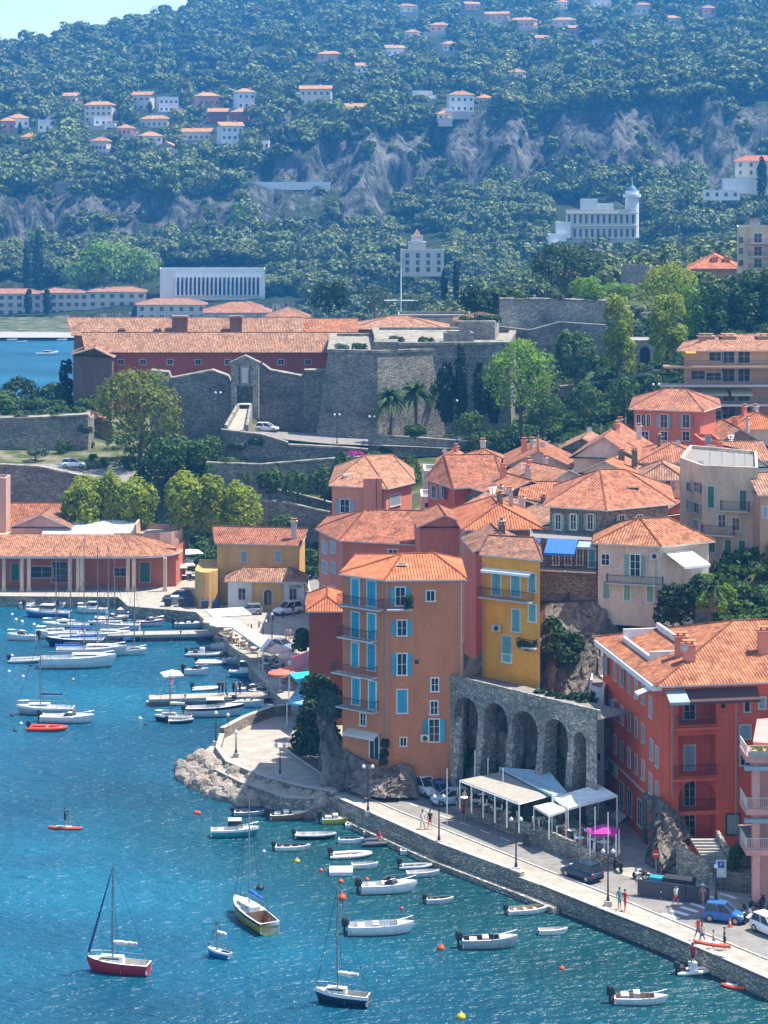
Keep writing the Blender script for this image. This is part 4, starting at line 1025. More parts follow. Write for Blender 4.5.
# rounded corner softening
mb=MB().use(REDW); mb.tube([(0,0,-2),(0,0,zt-.01)],.9,20,cap=False); q=b.W[0]-b.c; 
q=q+((sum(b.P,Vector((0,0)))/4)-q).normalized()*1.0; mb.build('rounded_corner',b.t,(q.x,q.y,0))
# white narrow house left of it
b=Bld('white_house','narrow white house wedged between the arches and the big red building','house',[onY(589,214.5,0)[:2],onY(604,213,0)[:2],onY(608,218,0)[:2],onY(592,221,0)[:2]],2.3,zat(690,214),WHITER)
b.walls(); b.flat(.3); b.win(0,596,705,4,14,'closed',PALE,GREYB); b.win(0,599,757,2.5,7,'hole'); b.win(0,594.5,757,2.5,7,'hole')
# --- right edge building with balconies
b=Bld('balcony_building','pink building with balconies and flower boxes cut by the right edge of the view','building',[onY(753,186,0)[:2],(31.3+8,184),(31.3+9,196),onY(757,194,0)[:2]],2.0,zat(742,186),PINKP)
mb=MB().use(PINKP)
b.walls(); 
for pz in (745,797,838): pass
lv=[zat(y,184.5)-b.zb for y in (756,808,848)]
for k,z in enumerate(lv):
    s=MB().use(PINKP); q=onY(775,184.6,0); s.box((0,0,-.25),(5.0,3.4,.5)); o=s.build('balcony',b.t,b.at(q.x-.2,q.y,b.zb+z+.35)); 
    r=railing(5.0,.9,PALE); r.build('railing',o,(0,-1.6,0)); r=railing(3.3,.9,PALE); r.build('railing',o,(-2.45,0,0),R(90))
    if k==0:
        fb=MB().use(CONC); fb.box((0,0,.2),(4.6,.4,.4)); x=fb.build('flower_box',b.t,b.at(q.x-.2,q.y-1.75,b.zb+z+.4)); p_,d__=lobes_pts([(i*.4-1.8,0,.55,.5,.3,.3) for i in range(10)],700,rng); inst('flowers',quads_mesh('flowers',p_,d__+rng.normal(size=d__.shape)*.5,.12*np.ones(len(p_)),LEAF['bright']),x)
for px in (754.5,): 
    s=MB().use(PINKP); q=onY(755.5,183.4,0); s.box((0,0,6),(.6,.6,13)); s.build('column',b.t,b.at(q.x,q.y,2))
for k,z in enumerate(lv[:2]): 
    s=MB().use(GREYB); q=onY(772,183.0,0); s.box((0,0,0),(4.6,.5,.35)); s.build('rolled_awning',b.t,b.at(q.x,q.y,b.zb+z-.6))
# --- green shuttered stone house
GP=rect(605,233,0,0,549,671,24); GP=[onY(550,234,0)[:2],onY(605,231.5,0)[:2],onY(668,236,0)[:2],onY(664,248,0)[:2],onY(560,248,0)[:2]]
b=Bld('stone_house','grey stone house with pale green shutters and a wide rose tiled hip roof','house',GP,18,zat(508,233),STONEB)
b.walls(); b.roof(2.6,.8,T_RD,ridge=[onY(600,243,0)[:2],onY(625,243,0)[:2]])
eA=edge_between(b,GP[0],GP[1]); eB=edge_between(b,GP[1],GP[2])
for x in (245,283,325): px,py=z4(x,254); b.win(eA,px,py,5.4,15,'open',shut=GREEN)
for x in (403,447): px,py=z4(x,256); b.win(eB,px,py,5.4,15,'open',shut=GREEN)
q=D(632,488,238); sk=MB().use(GLASS); sk.box((0,0,0),(1.4,1,.15)); sk.build('skylight',b.t,b.at(*q))
# terraces below with blue awnings
b=Bld('terrace_house','weathered terrace house with royal blue awnings between the yellow and cream houses','house',[onY(530,229,0)[:2],onY(599,227,0)[:2],onY(599,232,0)[:2],onY(530,235,0)[:2]],13,zat(541,228),STONEB)
b.walls(); b.flat(.2)
b.awn(0,548,578,538,2.0,1.2,BLUECAN); b.awn(0,527,541,538,1.6,.9,BLUECAN); b.awn(0,579,598,541,1.2,.4,GREYB)
for px in (556,568,580): b.win(0,px,556,6,17,'plain',WHITE)
b.win(0,592,557,7,20,'closed',WHITE,CYAN)
b.balcony(0,533,598,567,1.3); b.balcony(0,536,570,600,1.6,IRON); b.balcony(0,564,600,605,1.5,BLUECAN,hr=.7)
b.win(0,555,610,18,14,'hole')
mb=MB().use(WHITE); mb.box((0,0,0),(2.9,.12,.9)); q=b.hit(0,549,622); mb.build('sign_board',b.t,b.at(*D(549,622,226.2)))
# --- cream house
CP=[onY(598,225.5,0)[:2],onY(661,223,0)[:2],onY(668,226,0)[:2],onY(668,233,0)[:2],onY(600,233,0)[:2]]
CP=[onY(598,225.5,0)[:2],onY(660,223.5,0)[:2],(onY(660,223.5,0).x+5.4,226.5),(onY(660,223.5,0).x+3.5,234),onY(600,235,0)[:2]]
b=Bld('cream_house','cream house with pale green shutters on the cliff top under a stone house','house',CP,zat(610,224)-.2,zat(546,224),CREAM)
b.walls(); b.roof(1.9,.6,T_OR,ridge=[onY(640,229,0)[:2],onY(668,229.5,0)[:2]])
for x,y,w,h,k in [(363,348,20,28,'plain'),(437,362,24,54,'open'),(365,423,16,44,'closed'),(417,428,16,44,'closed'),(474,433,16,42,'closed')]:
    px,py=z4(x,y); b.win(0,px,py,w/2.494,h/2.494,k,WHITE,GREEN)
b.balcony(0,608,664,581,1.0,hr=.8)
b.awn(1,664,690,552,3.4,1.0,CANVAS)
mb=MB().use(STONEB); q=onY(691,225,0); mb.box((0,0,0),(4.6,5,9.0)); mb.build('garden_terrace',b.t,b.at(q.x,q.y+3,zat(582,225)-4.5))
p_,d__=lobes_pts([(i*.45-2.0,-2.2,.3,.45,.35,.4) for i in range(10)],1400,rng); inst('hedge',quads_mesh('hedge',p_,d__+rng.normal(size=d__.shape)*.5,.2*np.ones(len(p_)),LEAF['bright']),b.t,b.at(q.x,q.y+3,zat(582,225)))
# --- pink red house behind the tall one
PP=[onY(342,266,0)[:2],onY(441,262,0)[:2],onY(474,264,0)[:2],onY(472,280,0)[:2],onY(330,284,0)[:2],onY(319,275,0)[:2]]
b=Bld('rose_house','large rose red house with a sprawling tiled roof behind the brown apartment house','house',PP,2.5,zat(544,264),PINKR)
b.walls(); b.roof(2.6,.5,T_RD,ridge=[onY(365,273,0)[:2],onY(436,272,0)[:2]])
eL=edge_between(b,PP[5],PP[0]); eM=edge_between(b,PP[0],PP[1]); eR=edge_between(b,PP[1],PP[2])
b.wgrid(eL,[325,333.5],[547,567,592],4.5,11,'closed',PALE,GREYB); b.win(eM,393,552.5,9,5.5,'plain')
b.wgrid(eR,[446,461.5],[554],6,13,'closed',PALE,GREEN); b.wgrid(eR,[462],[585,618],6,14,'open',PALE,GREEN)
for px,py,Y in ((432,532,268),(449,534,266),(382,523,274)): chimney(b.t,b.at(*D(px,py+3,Y)),.9,.8,PINKP)
dish(b.t,b.at(*D(406,540,267))); antenna(b.t,b.at(*D(421,538,267)),1.6); antenna(b.t,b.at(*D(427,536,268)),1.6)
# --- salmon house
SP=[onY(386,296,0)[:2],onY(404,300,0)[:2],onY(404,310,0)[:2],onY(340,314,0)[:2],onY(332,300,0)[:2]]
SP=[onY(332,299,0)[:2],onY(386,296,0)[:2],onY(412,302,0)[:2],onY(410,316,0)[:2],onY(338,318,0)[:2]]
b=Bld('salmon_house','salmon pink house with grey blue shutters above the harbour street','house',SP,3,zat(487,298),SALM)
b.walls(); b.roof(2.9,.5,T_PL,ridge=[onY(365,308,0)[:2],onY(392,309,0)[:2]])
b.win(0,345,506,9,13,'open',WHITE,GREYB); b.win(0,344,524,12,9,'arch',PALE); b.win(1,395,500,10,11,'closed',PALE,GREYB); b.win(1,397,517,12,10,'plain')
for px,w_ in ((370,1.8),(379,.8)):
    mb=MB().use(SALM); q=onY(px,296.3,0); mb.box((0,0,0),(w_,.7,9)); mb.build('chimney_stack',b.t,b.at(q.x,q.y-.3,zat(478,296)-4.5))
q=D(350,470,305)
mb=MB().use(PALE); mb.box((0,0,0),(.35,4,.3),R(-40)); mb.build('roof_pipe',b.t,b.at(*D(352,474,302)))
# --- vermilion house
VP=[onY(455,287,0)[:2],onY(501,290,0)[:2],onY(503,300,0)[:2],onY(448,302,0)[:2],onY(428,296,0)[:2]]
b=Bld('vermilion_house','vermilion house with pale shutters and rose gable roof in the old town','house',VP,12,zat(488,288),VERM)
b.walls(); b.roof(2.9,.4,T_RD,ridge=[onY(444,298,0)[:2],onY(494,299,0)[:2]])
b.wgrid(0,[472,484],[498,521],5,7,'open',WHITE,GREYB); b.wgrid(4,[434,444],[492,516],4,13,'open',PALE,GREYB)
b.balcony(0,456,499,507,.6,hr=.5)
# --- right cream apartment house
AP=[onY(691,243,0)[:2],onY(745,240,0)[:2],(42.5,239),(44,252),onY(697,256,0)[:2]]
AP=[onY(680,250,0)[:2],onY(702,243,0)[:2],onY(758,241,0)[:2],onY(757,256,0)[:2],onY(690,262,0)[:2]]
b=Bld('weathered_apartment_house','weathered cream apartment house with flat roof and dark green shutters at the right','house',AP,19,zat(470,242),BEIGE)
b.walls(); b.flat(.4,BEIGE)
for px,py,h in ((711,497,22),(743,500,19)): b.win(1,px,py,6.5,h,'closed',PALE,DKGREEN)
for px,py in ((722,521),(736,524)): b.win(1,px,py,7,13,'plain',WHITE)
b.wgrid(0,[690],[487,505,530],6,9,'plain',PALE); b.balcony(1,722,750,509,1.1); b.win(0,696,527,6,15,'closed',WHITE,GREYB)
b.balcony(1,703,735,533,1.0); b.wgrid(1,[712,728,742],[546],6,12,'closed',PALE,DKGREEN); b.wgrid(0,[697],[487,508,548],5,10,'open',PALE,GREYB)
for q_ in (703.5,752): pass
for k,px in enumerate((710,722,734,745)): antenna(b.t,b.at(*D(px,468,246)),2.0)
dish(b.t,b.at(*D(700,470,246)))
# --- red villa
RV=[onY(640,318,0)[:2],onY(700,314,0)[:2],onY(718,319,0)[:2],onY(716,330,0)[:2],onY(644,333,0)[:2],onY(631,326,0)[:2]]
RV=[onY(634,317,0)[:2],onY(700,314,0)[:2],onY(716,321,0)[:2],onY(714,331,0)[:2],onY(638,333,0)[:2]]
b=Bld('red_villa','square red villa with hip roof and arched loggia below the peach apartment block','villa',RV,22,zat(411,315),PINKR)
b.walls(); b.roof(2.2,.8,T_RD,ridge=[onY(665,324,0)[:2],onY(686,323,0)[:2]])
for px in (638.5,643.5,648.5): b.win(0,px,420,3.2,11,'arch',PALE)
for px in (664,686): b.win(0,px,421,7,13,'open',PALE,GREYB)
for px in (664,686,645): b.win(0,px,436,7,9,'plain',WHITE)
# --- peach modern apartment block with long balconies
b=Bld('apartment_block','peach modern apartment block with long balconies and striped awnings','building',[onY(684,352,0)[:2],onY(860,352,0)[:2],onY(862,368,0)[:2],onY(690,368,0)[:2]],20,zat(351,352),PEACH)
b.walls(); b.roof(2.0,1.2,T_PL)
STRIPE=plain('striped_awning_canvas',(.50,.50,.30),.8)
for k,(y,x0) in enumerate(((367,664),(385.5,660),(405,664),(424,684))):
    mb=MB().use(PEACH if k==0 else PALE); p=onY(x0,350,0); L0=p.x; L1=onY(870,350,0).x; mb.box(((L1-L0)/2,0,0),(L1-L0,2.4,.35)); o=mb.build('balcony',b.t,b.at(L0,350.6,zat(y,350)))
    railing(L1-L0,.95,IRON,.3).build('railing',o,((L1-L0)/2,-1.1,.15))
    for x,w_,kk in ((698,14,'plain'),(744,12,'plain'),(716+12,13,'plain')):
        if k<4: b.win(0,{698:698+ (0 if k else 18)}.get(x,x),y-10.5,w_,8.5 if x==698+0 else 13,kk,PALE)
    if k: b.win(0,716-2,y-9,16,8,'plain',PALE)
for x0,x1 in ((668,697),(698,726),(729,750)): b.awn(0,x0,x1,388,2.6,.8,STRIPE)
b.awn(0,684,694,350,2.6,.3,plain('orange_awning_canvas',(.75,.28,.03),.8))
for px in (706,728,744+20): chimney(b.t,b.at(*D(px,345,358)),1.4,2.2,PEACH)
b=Bld('hilltop_apartment_block','beige balconied block standing above the trees at the right edge','building',[onY(737,480,0)[:2],onY(830,478,0)[:2],onY(830,500,0)[:2],onY(737,500,0)[:2]],zat(275,480),zat(229,480),BEIGE)
b.walls(); b.flat(.5); b.wgrid(0,[741],[240,251,263],4,6,'plain',PALE)
for y in (243,256,268): b.balcony(0,749,800,y,1.6); b.win(0,758,y-5,8,9,'plain'); b.win(0,772,y-5,8,9,'plain')
chimney(b.t,b.at(*D(755,228,485)),1.5,2,CONC)
b=Bld('hip_roofed_villa','low villa with an orange hip roof and two chimneys among palms on the ridge','villa',[onY(690,520,0)[:2],onY(736,520,0)[:2],onY(738,540,0)[:2],onY(692,540,0)[:2]],zat(280,520),zat(269,520),PEACH)
b.walls(); b.roof(3.2,1,T_BR)
for px in (715,727): chimney(b.t,b.at(*D(px,265,522)),1.8,1.4,SALM)
# small fittings on the near facades: drain pipes, air conditioners, cables
def fit(label_sub,items):
    root=[o for o in C.objects if o.get('label','').startswith(label_sub)][0]; L0=root.location
    for kind,px,py,py2,Y in items:
        a=D(px,py,Y)-L0
        if kind=='pipe':
            h=(py2-py)*Y/F; m=MB().use(plain('zinc_pipe',(.35,.33,.31),.5)); m.tube([(0,0,0),(0,0,-h)],.07,6); m.build('drain_pipe',root,a)
        elif kind=='ac': m=MB().use(CREAMP); m.box((0,0,0),(.9,.35,.7)); m.use(IRON); m.tube([(0,-.18,0),(0,-.19,0)],.25,10); m.build('air_conditioner',root,a)
fit('tall narrow brown terracotta',[('pipe',387,583,770,217.7),('pipe',461,583,690,217.9),('ac',425,738,0,217.7)])
fit('bright ochre yellow',[('pipe',483,562,682,220.6),('ac',496,628,0,219.6)])
fit('big deep red building',[('pipe',672,694,800,196.6),('pipe',736,694,835,197.6)])
fit('cream house with pale green',[('pipe',656,550,600,223.2),('ac',654,556,0,223.2)])
fit('large rose red house',[('pipe',452,548,655,262.2),('pipe',343,548,600,265.6)])
# ================================================================== old town roofs: px left, px right, py eave, Y, wall height, angle, depth, roof h, gable/hip, wall, tile, label
def fb(pxl,pxr,pye,Y,H,a,dep,rh,kind,wall,tile,label,name='town_house',wins=None,ridge_t=None,over=.35,wpy=None,wk='open',sh=None,ww=5,wh=11,trim=None):
    C0=onY(pxl,Y,0); ar=R(a); c,s=math.cos(ar),math.sin(ar); u=(pxr-CX)/F; L_=(u*C0.y-C0.x)/(c-u*s)
    P=[(C0.x,C0.y),(C0.x+c*L_,C0.y+s*L_),(C0.x+c*L_-s*dep,C0.y+s*L_+c*dep),(C0.x-s*dep,C0.y+c*dep)]
    zt=zat(pye,Y); b=Bld(name,label,'house',P,zt-H,zt,wall); b.walls()
    if kind=='flat': b.flat(.5)
    else: b.roof(rh,over,tile,kind=kind,ridge_t=ridge_t,trim=trim)
    if wins:
        for py in (wpy or [pye+10]):
            for i,px in enumerate(wins): b.win(0,px,py,ww,wh,wk,PALE,sh or GREYB)
    return b
fb(465,541,531,250,12,4,15,2.2,'hip',PEACH,T_BR,'low house under a bright orange hip roof right of the rose red house')
fb(476,531,553,238,12,6,9,1.6,'gable',PINKR,T_DK,'narrow roof of dark tiles directly behind the yellow house')
b=fb(540,600,527,262,14,28,10,1.6,'gable',BEIGE,T_PL,'pale long gable house behind the grey stone house',ridge_t=1)
fb(500,560,497,278,12,22,9,1.8,'gable',STONEB,T_RD,'brown stone house with a slanting rose roof in the middle of the old town')
fb(462,512,466,312,10,2,9,1.7,'hip',CREAM,T_OR,'wide orange roofed house with turquoise windows under the citadel road',wins=[478,500],wpy=[470],sh=CYAN,wk='closed',ww=6,wh=6)
fb(505,572,468,300,12,-4,14,2.3,'gable',BEIGE,T_OR,'beige house with a small double window and orange gable roof',wins=[536,545],wpy=[475],wk='hole',ww=6,wh=4)
fb(545,590,486,284,12,30,10,1.8,'gable',CREAM,T_PL,'cream gabled house facing left in the roofs behind the stone house')
fb(574,634,458,296,13,-14,16,3.0,'gable',CREAM,T_RD,'long cream house with a brown eaves line and big rose roof',over=.7,wins=[584,601],wpy=[488],wk='hole',ww=4,wh=6)
fb(640,712,463,292,14,-2,12,1.9,'hip',PEACH,T_RD,'peach house with paired square windows and rose hip roof',wins=[653,661,682,690,708],wpy=[470],wk='hole',ww=4.5,wh=5)
fb(604,656,444,318,12,-10,12,2.2,'hip',BEIGE,T_RD,'broad rose roof below the red villa with chimneys')
fb(712,768,448,312,12,3,12,2.6,'gable',STONEB,T_PL,'brown stone gable house with pale roof at the right under the apartment block',ridge_t=1)
fb(732,790,430,322,12,0,10,2.0,'hip',CREAM,T_BR,'cream house with turquoise window and orange roof cut by the right edge',wins=[745,758],wpy=[446],sh=CYAN,wk='closed')
fb(722,768,470,285,12,20,9,2.2,'gable',WHITER,T_OR,'small white gabled house with terrace behind the weathered apartment house',ridge_t=1)
fb(655,706,517,262,14,38,11,1.6,'gable',VERM,T_BR,'vermilion house with steep orange roof and green door beside the stone house',wins=[662],wpy=[524],wk='plain')
fb(640,662,495,280,12,10,8,1.2,'gable',BEIGE,T_DK,'narrow dark tiled roof behind the bright orange roof')
fb(702,722,444,300,13,0,8,.8,'flat',VERM,None,'little red box house beside the red villa',wins=[708],wpy=[441],wk='closed',sh=GREYB)
fb(424,440,474,318,9,0,7,.7,'flat',WHITER,None,'small white cube house left of the vermilion house',wins=[429,436],wpy=[478],wk='hole',ww=4,wh=4)
fb(421,434,500,305,9,0,7,.7,'flat',WHITER,None,'white annexe with balcony between the salmon and vermilion houses',wins=[427],wpy=[505],wk='hole',ww=4,wh=4)
fb(578,632,474,288,12,-22,9,1.8,'gable',CREAM,T_OR,'cream house with long sloping orange roof left of the peach house')
fb(500,548,515,268,12,30,8,1.5,'gable',STONEB,T_PL,'pale gable roof slanting in front of the vermilion house terrace')
fb(520,560,462,330,9,6,9,1.5,'hip',CREAM,T_PL,'pale tiled house at the top of the old town near the road')
fb(436,468,466,322,9,-5,8,1.5,'gable',CREAM,T_OR,'low orange gable roof by the citadel road')
fb(726,770,428,345,8,0,9,1.6,'gable',BEIGE,T_PL,'pale roofed house tucked under the peach apartment block')
rr=random.Random(11)
# free standing chimneys belong to the roofs below them
town=[o for o in C.objects if o.get('category')=='house' and o.name.startswith('town_house')]
for o in town:
    ro=[c for c in o.children if c.name.startswith('roof')]
    if not ro: continue
    bb=[Vector(v.co) for v in ro[0].data.vertices]; zz=max(v.z for v in bb); xs=[v.x for v in bb]; ys=[v.y for v in bb]
    for k in range(rr.choice((1,2,2))):
        chimney(o,(rr.uniform(min(xs)*.5,max(xs)*.5),rr.uniform(min(ys)*.3,max(ys)*.3),zz-.5),rr.choice((1.0,1.3)),.7,rr.choice((SALM,PALE,STONEB)),rr.random()*3)
    if rr.random()<.5: antenna(o,(rr.uniform(min(xs)*.5,max(xs)*.5),0,zz-.3),1.8,rr.random()*3)
    if rr.random()<.35: dish(o,(rr.uniform(min(xs)*.6,max(xs)*.6),min(ys)*.3,zz-.6))

# ================================================================== harbour side
# small yellow harbour house
b=Bld('harbour_house','ochre yellow harbour house with rose roof and pale blue shutters on the square','house',[onY(217,318,0)[:2],onY(299,316,0)[:2],(onY(299,316,0).x+.5,326),(onY(217,318,0).x,328)],QZ,zat(545,317),OCHRE)
b.walls(); b.roof(1.6,.3,T_RD,kind='gable',trim=PALE)
for px in (244,278): b.win(0,px,556.5,6,11,'closed',PALE,GREYB)
chimney(b.t,b.at(*D(294,534,318)),1.8,.8,PALE)
mb=MB().use(OCHRE); P_=[onY(195,316.5,0),onY(217,315,0)]; 
q0,q1=P_; 
arcp=[(q0.x+(q1.x-q0.x)*t,316.2-2.2*math.sin(PI*t)) for t in [i/6 for i in range(7)]]+[(q1.x,325),(q0.x,325)]
mb.prism([(x-b.c.x,y-b.c.y) for x,y in arcp],0,zat(570,316)-QZ); mb.build('rounded_wing',b.t)
lp=[onY(228,312.5,0)[:2],onY(304,311.5,0)[:2],(onY(304,311.5,0).x,316.3),(onY(228,312.5,0).x,317)]
b2=MB().use(WHITER); pl=[Vector(p)-b.c for p in lp]; b2.prism(pl,0,zat(582,312)-QZ); b2.build('front_wing',b.t)
rfm=roof_mb(poly_ccw([tuple(p) for p in pl]),zat(581,312)-QZ,1.5,.6,T_PL,WHITER,'hip'); rfm.build('wing_roof',b.t)
W0=Vector(lp[0]); dd=(Vector(lp[1])-W0).normalized(); nn_=Vector((dd.y,-dd.x))
def wloc(px,py,out=.01):
    u=(px-CX)/F; t=(u*W0.y-W0.x)/(dd.x-u*dd.y); k=W0.y+t*dd.y; q=W0+dd*t+nn_*out-b.c; return (q.x,q.y,zat(py,k)-QZ),math.atan2(dd.y,dd.x)
mb=MB().use(OCHRE); l0,an=wloc(268,593); mb.box((0,0,0),(32/7,.06,zat(583,312)-QZ-.05)); mb.build('yellow_panel',b.t,(l0[0],l0[1],(zat(583,312)-QZ)/2),an)
for px,py,w,h,k in ((242,594,1.0,1.6,'plain'),(293,594,1.0,1.6,'plain'),(268,597,1.1,2.2,'arch')):
    l0,an=wloc(px,py,.05); add_window(b.t,l0,an,w,h,k,PALE)
l0,an=wloc(295,586.5,.04); letters(b.t,'GALERIE',l0,an,.5,IRON)
# harbour station with long tiled canopy
Ys=331
hb=lambda l:l
b=Bld('harbour_station','long salmon harbour station with a tiled canopy roof on pale columns','station',[(-84,Ys),(onY(176,Ys,0).x,Ys),(onY(180,Ys,0).x,Ys+9),(-84,Ys+13)],QZ,zat(548,Ys),PLSAL:=stucco('pale_salmon_render',(.60,.36,.27),.15))
BRK=stucco('brick_red_render',(.52,.16,.10),.15)
b.wall=BRK; b.walls(top=False)
mb=MB().use(T_PL); xr=onY(178,Ys,0).x; z0=zat(556,Ys-4)-QZ; z1=zat(541,Ys)-QZ
n=9; fr=[]; 
outer=[(-84,Ys-4.2),(xr-6,Ys-4.2)]+[(xr-6+6.5*math.sin(PI/2*i/5),Ys+2.3-6.5*math.cos(PI/2*i/5)) for i in range(1,6)]
inner=[(-84,Ys+2.5),(xr-9,Ys+2.5)]+[(xr-9+2*math.sin(PI/2*i/5),Ys+4.5-2*math.cos(PI/2*i/5)) for i in range(1,6)]
for i in range(len(outer)-1):
    a_,c_,d_,e_=outer[i],outer[i+1],inner[i+1],inner[i]; o=lambda p,z:(p[0]-b.c.x,p[1]-b.c.y,z); u0=(Vector(c_)-Vector(a_)).length
    mb.face([o(a_,z0),o(c_,z0),o(d_,z1+.6),o(e_,z1+.6)],[(a_[0],0),(a_[0]+u0,0),(d_[0] if i==0 else a_[0]+u0,6.8),(a_[0],6.8)])
mb.use(PALE)
for i in range(len(outer)-1):
    a_,c_=outer[i],outer[i+1]; mb.face([o(a_,z0-.35),o(c_,z0-.35),o(c_,z0),o(a_,z0)]); d_,e_=inner[i+1],inner[i]; mb.face([o(e_,z0-.34),o(d_,z0-.34),o(c_,z0-.34),o(a_,z0-.34)])
mb.build('canopy_roof',b.t)
for px in (4,22,29,70,78,82,128,134,165):
    m=MB().use(BEIGE); m.box((0,0,(z0-.3)/2),(.5,.5,z0-.3)); m.box((0,0,.2),(.7,.7,.4)); q=onY(px,Ys-3.8,0); m.build('column',b.t,(q.x-b.c.x,q.y-b.c.y,0))
for px,w_,h_,k in ((42,22,11,'plain'),(60,16,20,'plain'),(15,8,18,'closed'),(120,12,8,'plain'),(145,10,20,'closed')): b.win(0,px,572,w_,h_,k,PALE,DKGREEN)
mb=MB().use(PLSAL)   # upper storey parapets
up=[(-84,Ys+2.6),(xr-9,Ys+2.6),(xr-9,Ys+9),(-84,Ys+12)]
mb.prism([(x-b.c.x,y-b.c.y) for x,y in up],z1,zat(546,Ys+2.6)-QZ+1.0,top=True); mb.build('upper_wall',b.t)
rw=[(xr-4+5*math.sin(PI*i/8)-1,Ys+8-4.8*math.cos(PI*i/8)) for i in range(9)]+[(xr-10,Ys+12.8),(xr-10,Ys+3.2)]
mb=MB().use(PLSAL); mb.prism([(x-b.c.x,y-b.c.y) for x,y in rw],0,zat(534,Ys+8)-QZ+.9,top=False); mb.use(CONC); mb.face([(x-b.c.x,y-b.c.y,zat(534,Ys+8)-QZ) for x,y in poly_ccw(rw)]); mb.build('round_end_wall',b.t)
mb=MB().use(WHITE); xa,xb=onY(42,Ys+4,0).x-b.c.x,onY(134,Ys+4,0).x-b.c.x; zz=zat(540,Ys+4)-QZ+.9
mb.face([(xa,Ys+4-b.c.y,zz),(xb,Ys+4-b.c.y,zz),(xb,Ys+10-b.c.y,zz+1.2),(xa,Ys+10-b.c.y,zz+1.2)])
for i in range(28): x=xa+(xb-xa)*i/27; mb.tube([(x,Ys+4-b.c.y,zz+.03),(x,Ys+10-b.c.y,zz+1.23)],.06,4)
mb.use(PLSAL); mb.box((xb+.2,Ys+7-b.c.y,zz+.2),(.3,6.4,2.6)); mb.build('ribbed_metal_roof',b.t)
mb=MB().use(PLSAL); 
gb=fb(-30,72,531,344,8,0,14,3.2,'gable',PLSAL,T_OR,'salmon gabled hall behind the harbour station',name='harbour_hall',trim=PLSAL)
gb=fb(12,70,528,337,5,-3,6,2.0,'gable',PLSAL,T_PL,'small hall with white gable end on the station roof',name='harbour_hall',ridge_t=1,trim=WHITE)
b=Bld('square_tower','salmon square chimney tower cut by the left edge of the view','tower',[onY(-12,340,0)[:2],onY(6,340,0)[:2],(onY(6,340,0).x,344),(onY(-12,340,0).x,344)],QZ,zat(480,340),PLSAL); b.walls(); b.flat(.3)
# ================================================================== citadel and walls
def wallrun(pts,thick,label,mat=STONE,name='stone_wall',batter=.0,cat='stone wall',cope=None,par=None):
    """pts: (px,py_base,py_top,Y); one long wall following them"""
    base=D(pts[0][0],pts[0][1],pts[0][3]); base=Vector((base.x,base.y,0))
    t=thing(name,base,0,label,cat); mb=MB().use(mat)
    A=[D(p[0],p[1],p[3])-base for p in pts]; B=[D(p[0],p[2],p[3]) -base for p in pts]
    for i in range(len(pts)-1):
        a0,a1,b0,b1=A[i],A[i+1],B[i],B[i+1]; off=Vector((0,batter,0))
        z0,z1=a0.z-2,a1.z-2
        f0,f1=Vector((a0.x,a0.y,z0)),Vector((a1.x,a1.y,z1)); g0=Vector((b0.x,b0.y,b0.z))+off; g1=Vector((b1.x,b1.y,b1.z))+off
        h=Vector((0,thick,0))
        mb.face([f0,f1,g1,g0]); mb.face([g0,g1,g1+h,g0+h]); mb.face([f1+h,f0+h,g0+h,g1+h])
    for i in (0,-1):
        f=Vector((A[i].x,A[i].y,A[i].z-2)); g=B[i]+Vector((0,batter,0)); h=Vector((0,thick,0)); mb.face([f,f+h,g+h,g])
    mb.build('wall_face',t)
    if cope:
        c=MB().use(cope)
        for i in range(len(pts)-1):
            g0=B[i]+Vector((0,batter-.18,.003)); g1=B[i+1]+Vector((0,batter-.18,.003)); h=Vector((0,thick+.36,0)); u=Vector((0,0,.32))
            c.face([g0,g1,g1+u,g0+u]); c.face([g0+u,g1+u,g1+u+h,g0+u+h]); c.face([g1+h,g0+h,g0+h+u,g1+h+u])
        c.build('coping',t)
    return t
COPE=pavemat('weathered_pale_coping',(.10,.10,.075),(.42,.37,.30),.7)
wallrun([(150,438,372,404),(168,438,374,404),(170,438,380,404),(212,440,372,401),(228,440,378,400),(232,440,386,400)],3,'dark citadel curtain wall left of the drawbridge gate',cope=COPE,name='citadel_wall',cat='rampart',batter=.8)
wallrun([(257,440,372,400),(262,440,366,400),(270,440,372,400),(302,440,378,400),(304,440,372,399),(326,440,372,398)],3,'dark citadel curtain wall right of the drawbridge gate',cope=COPE,name='citadel_wall',cat='rampart',batter=.8)
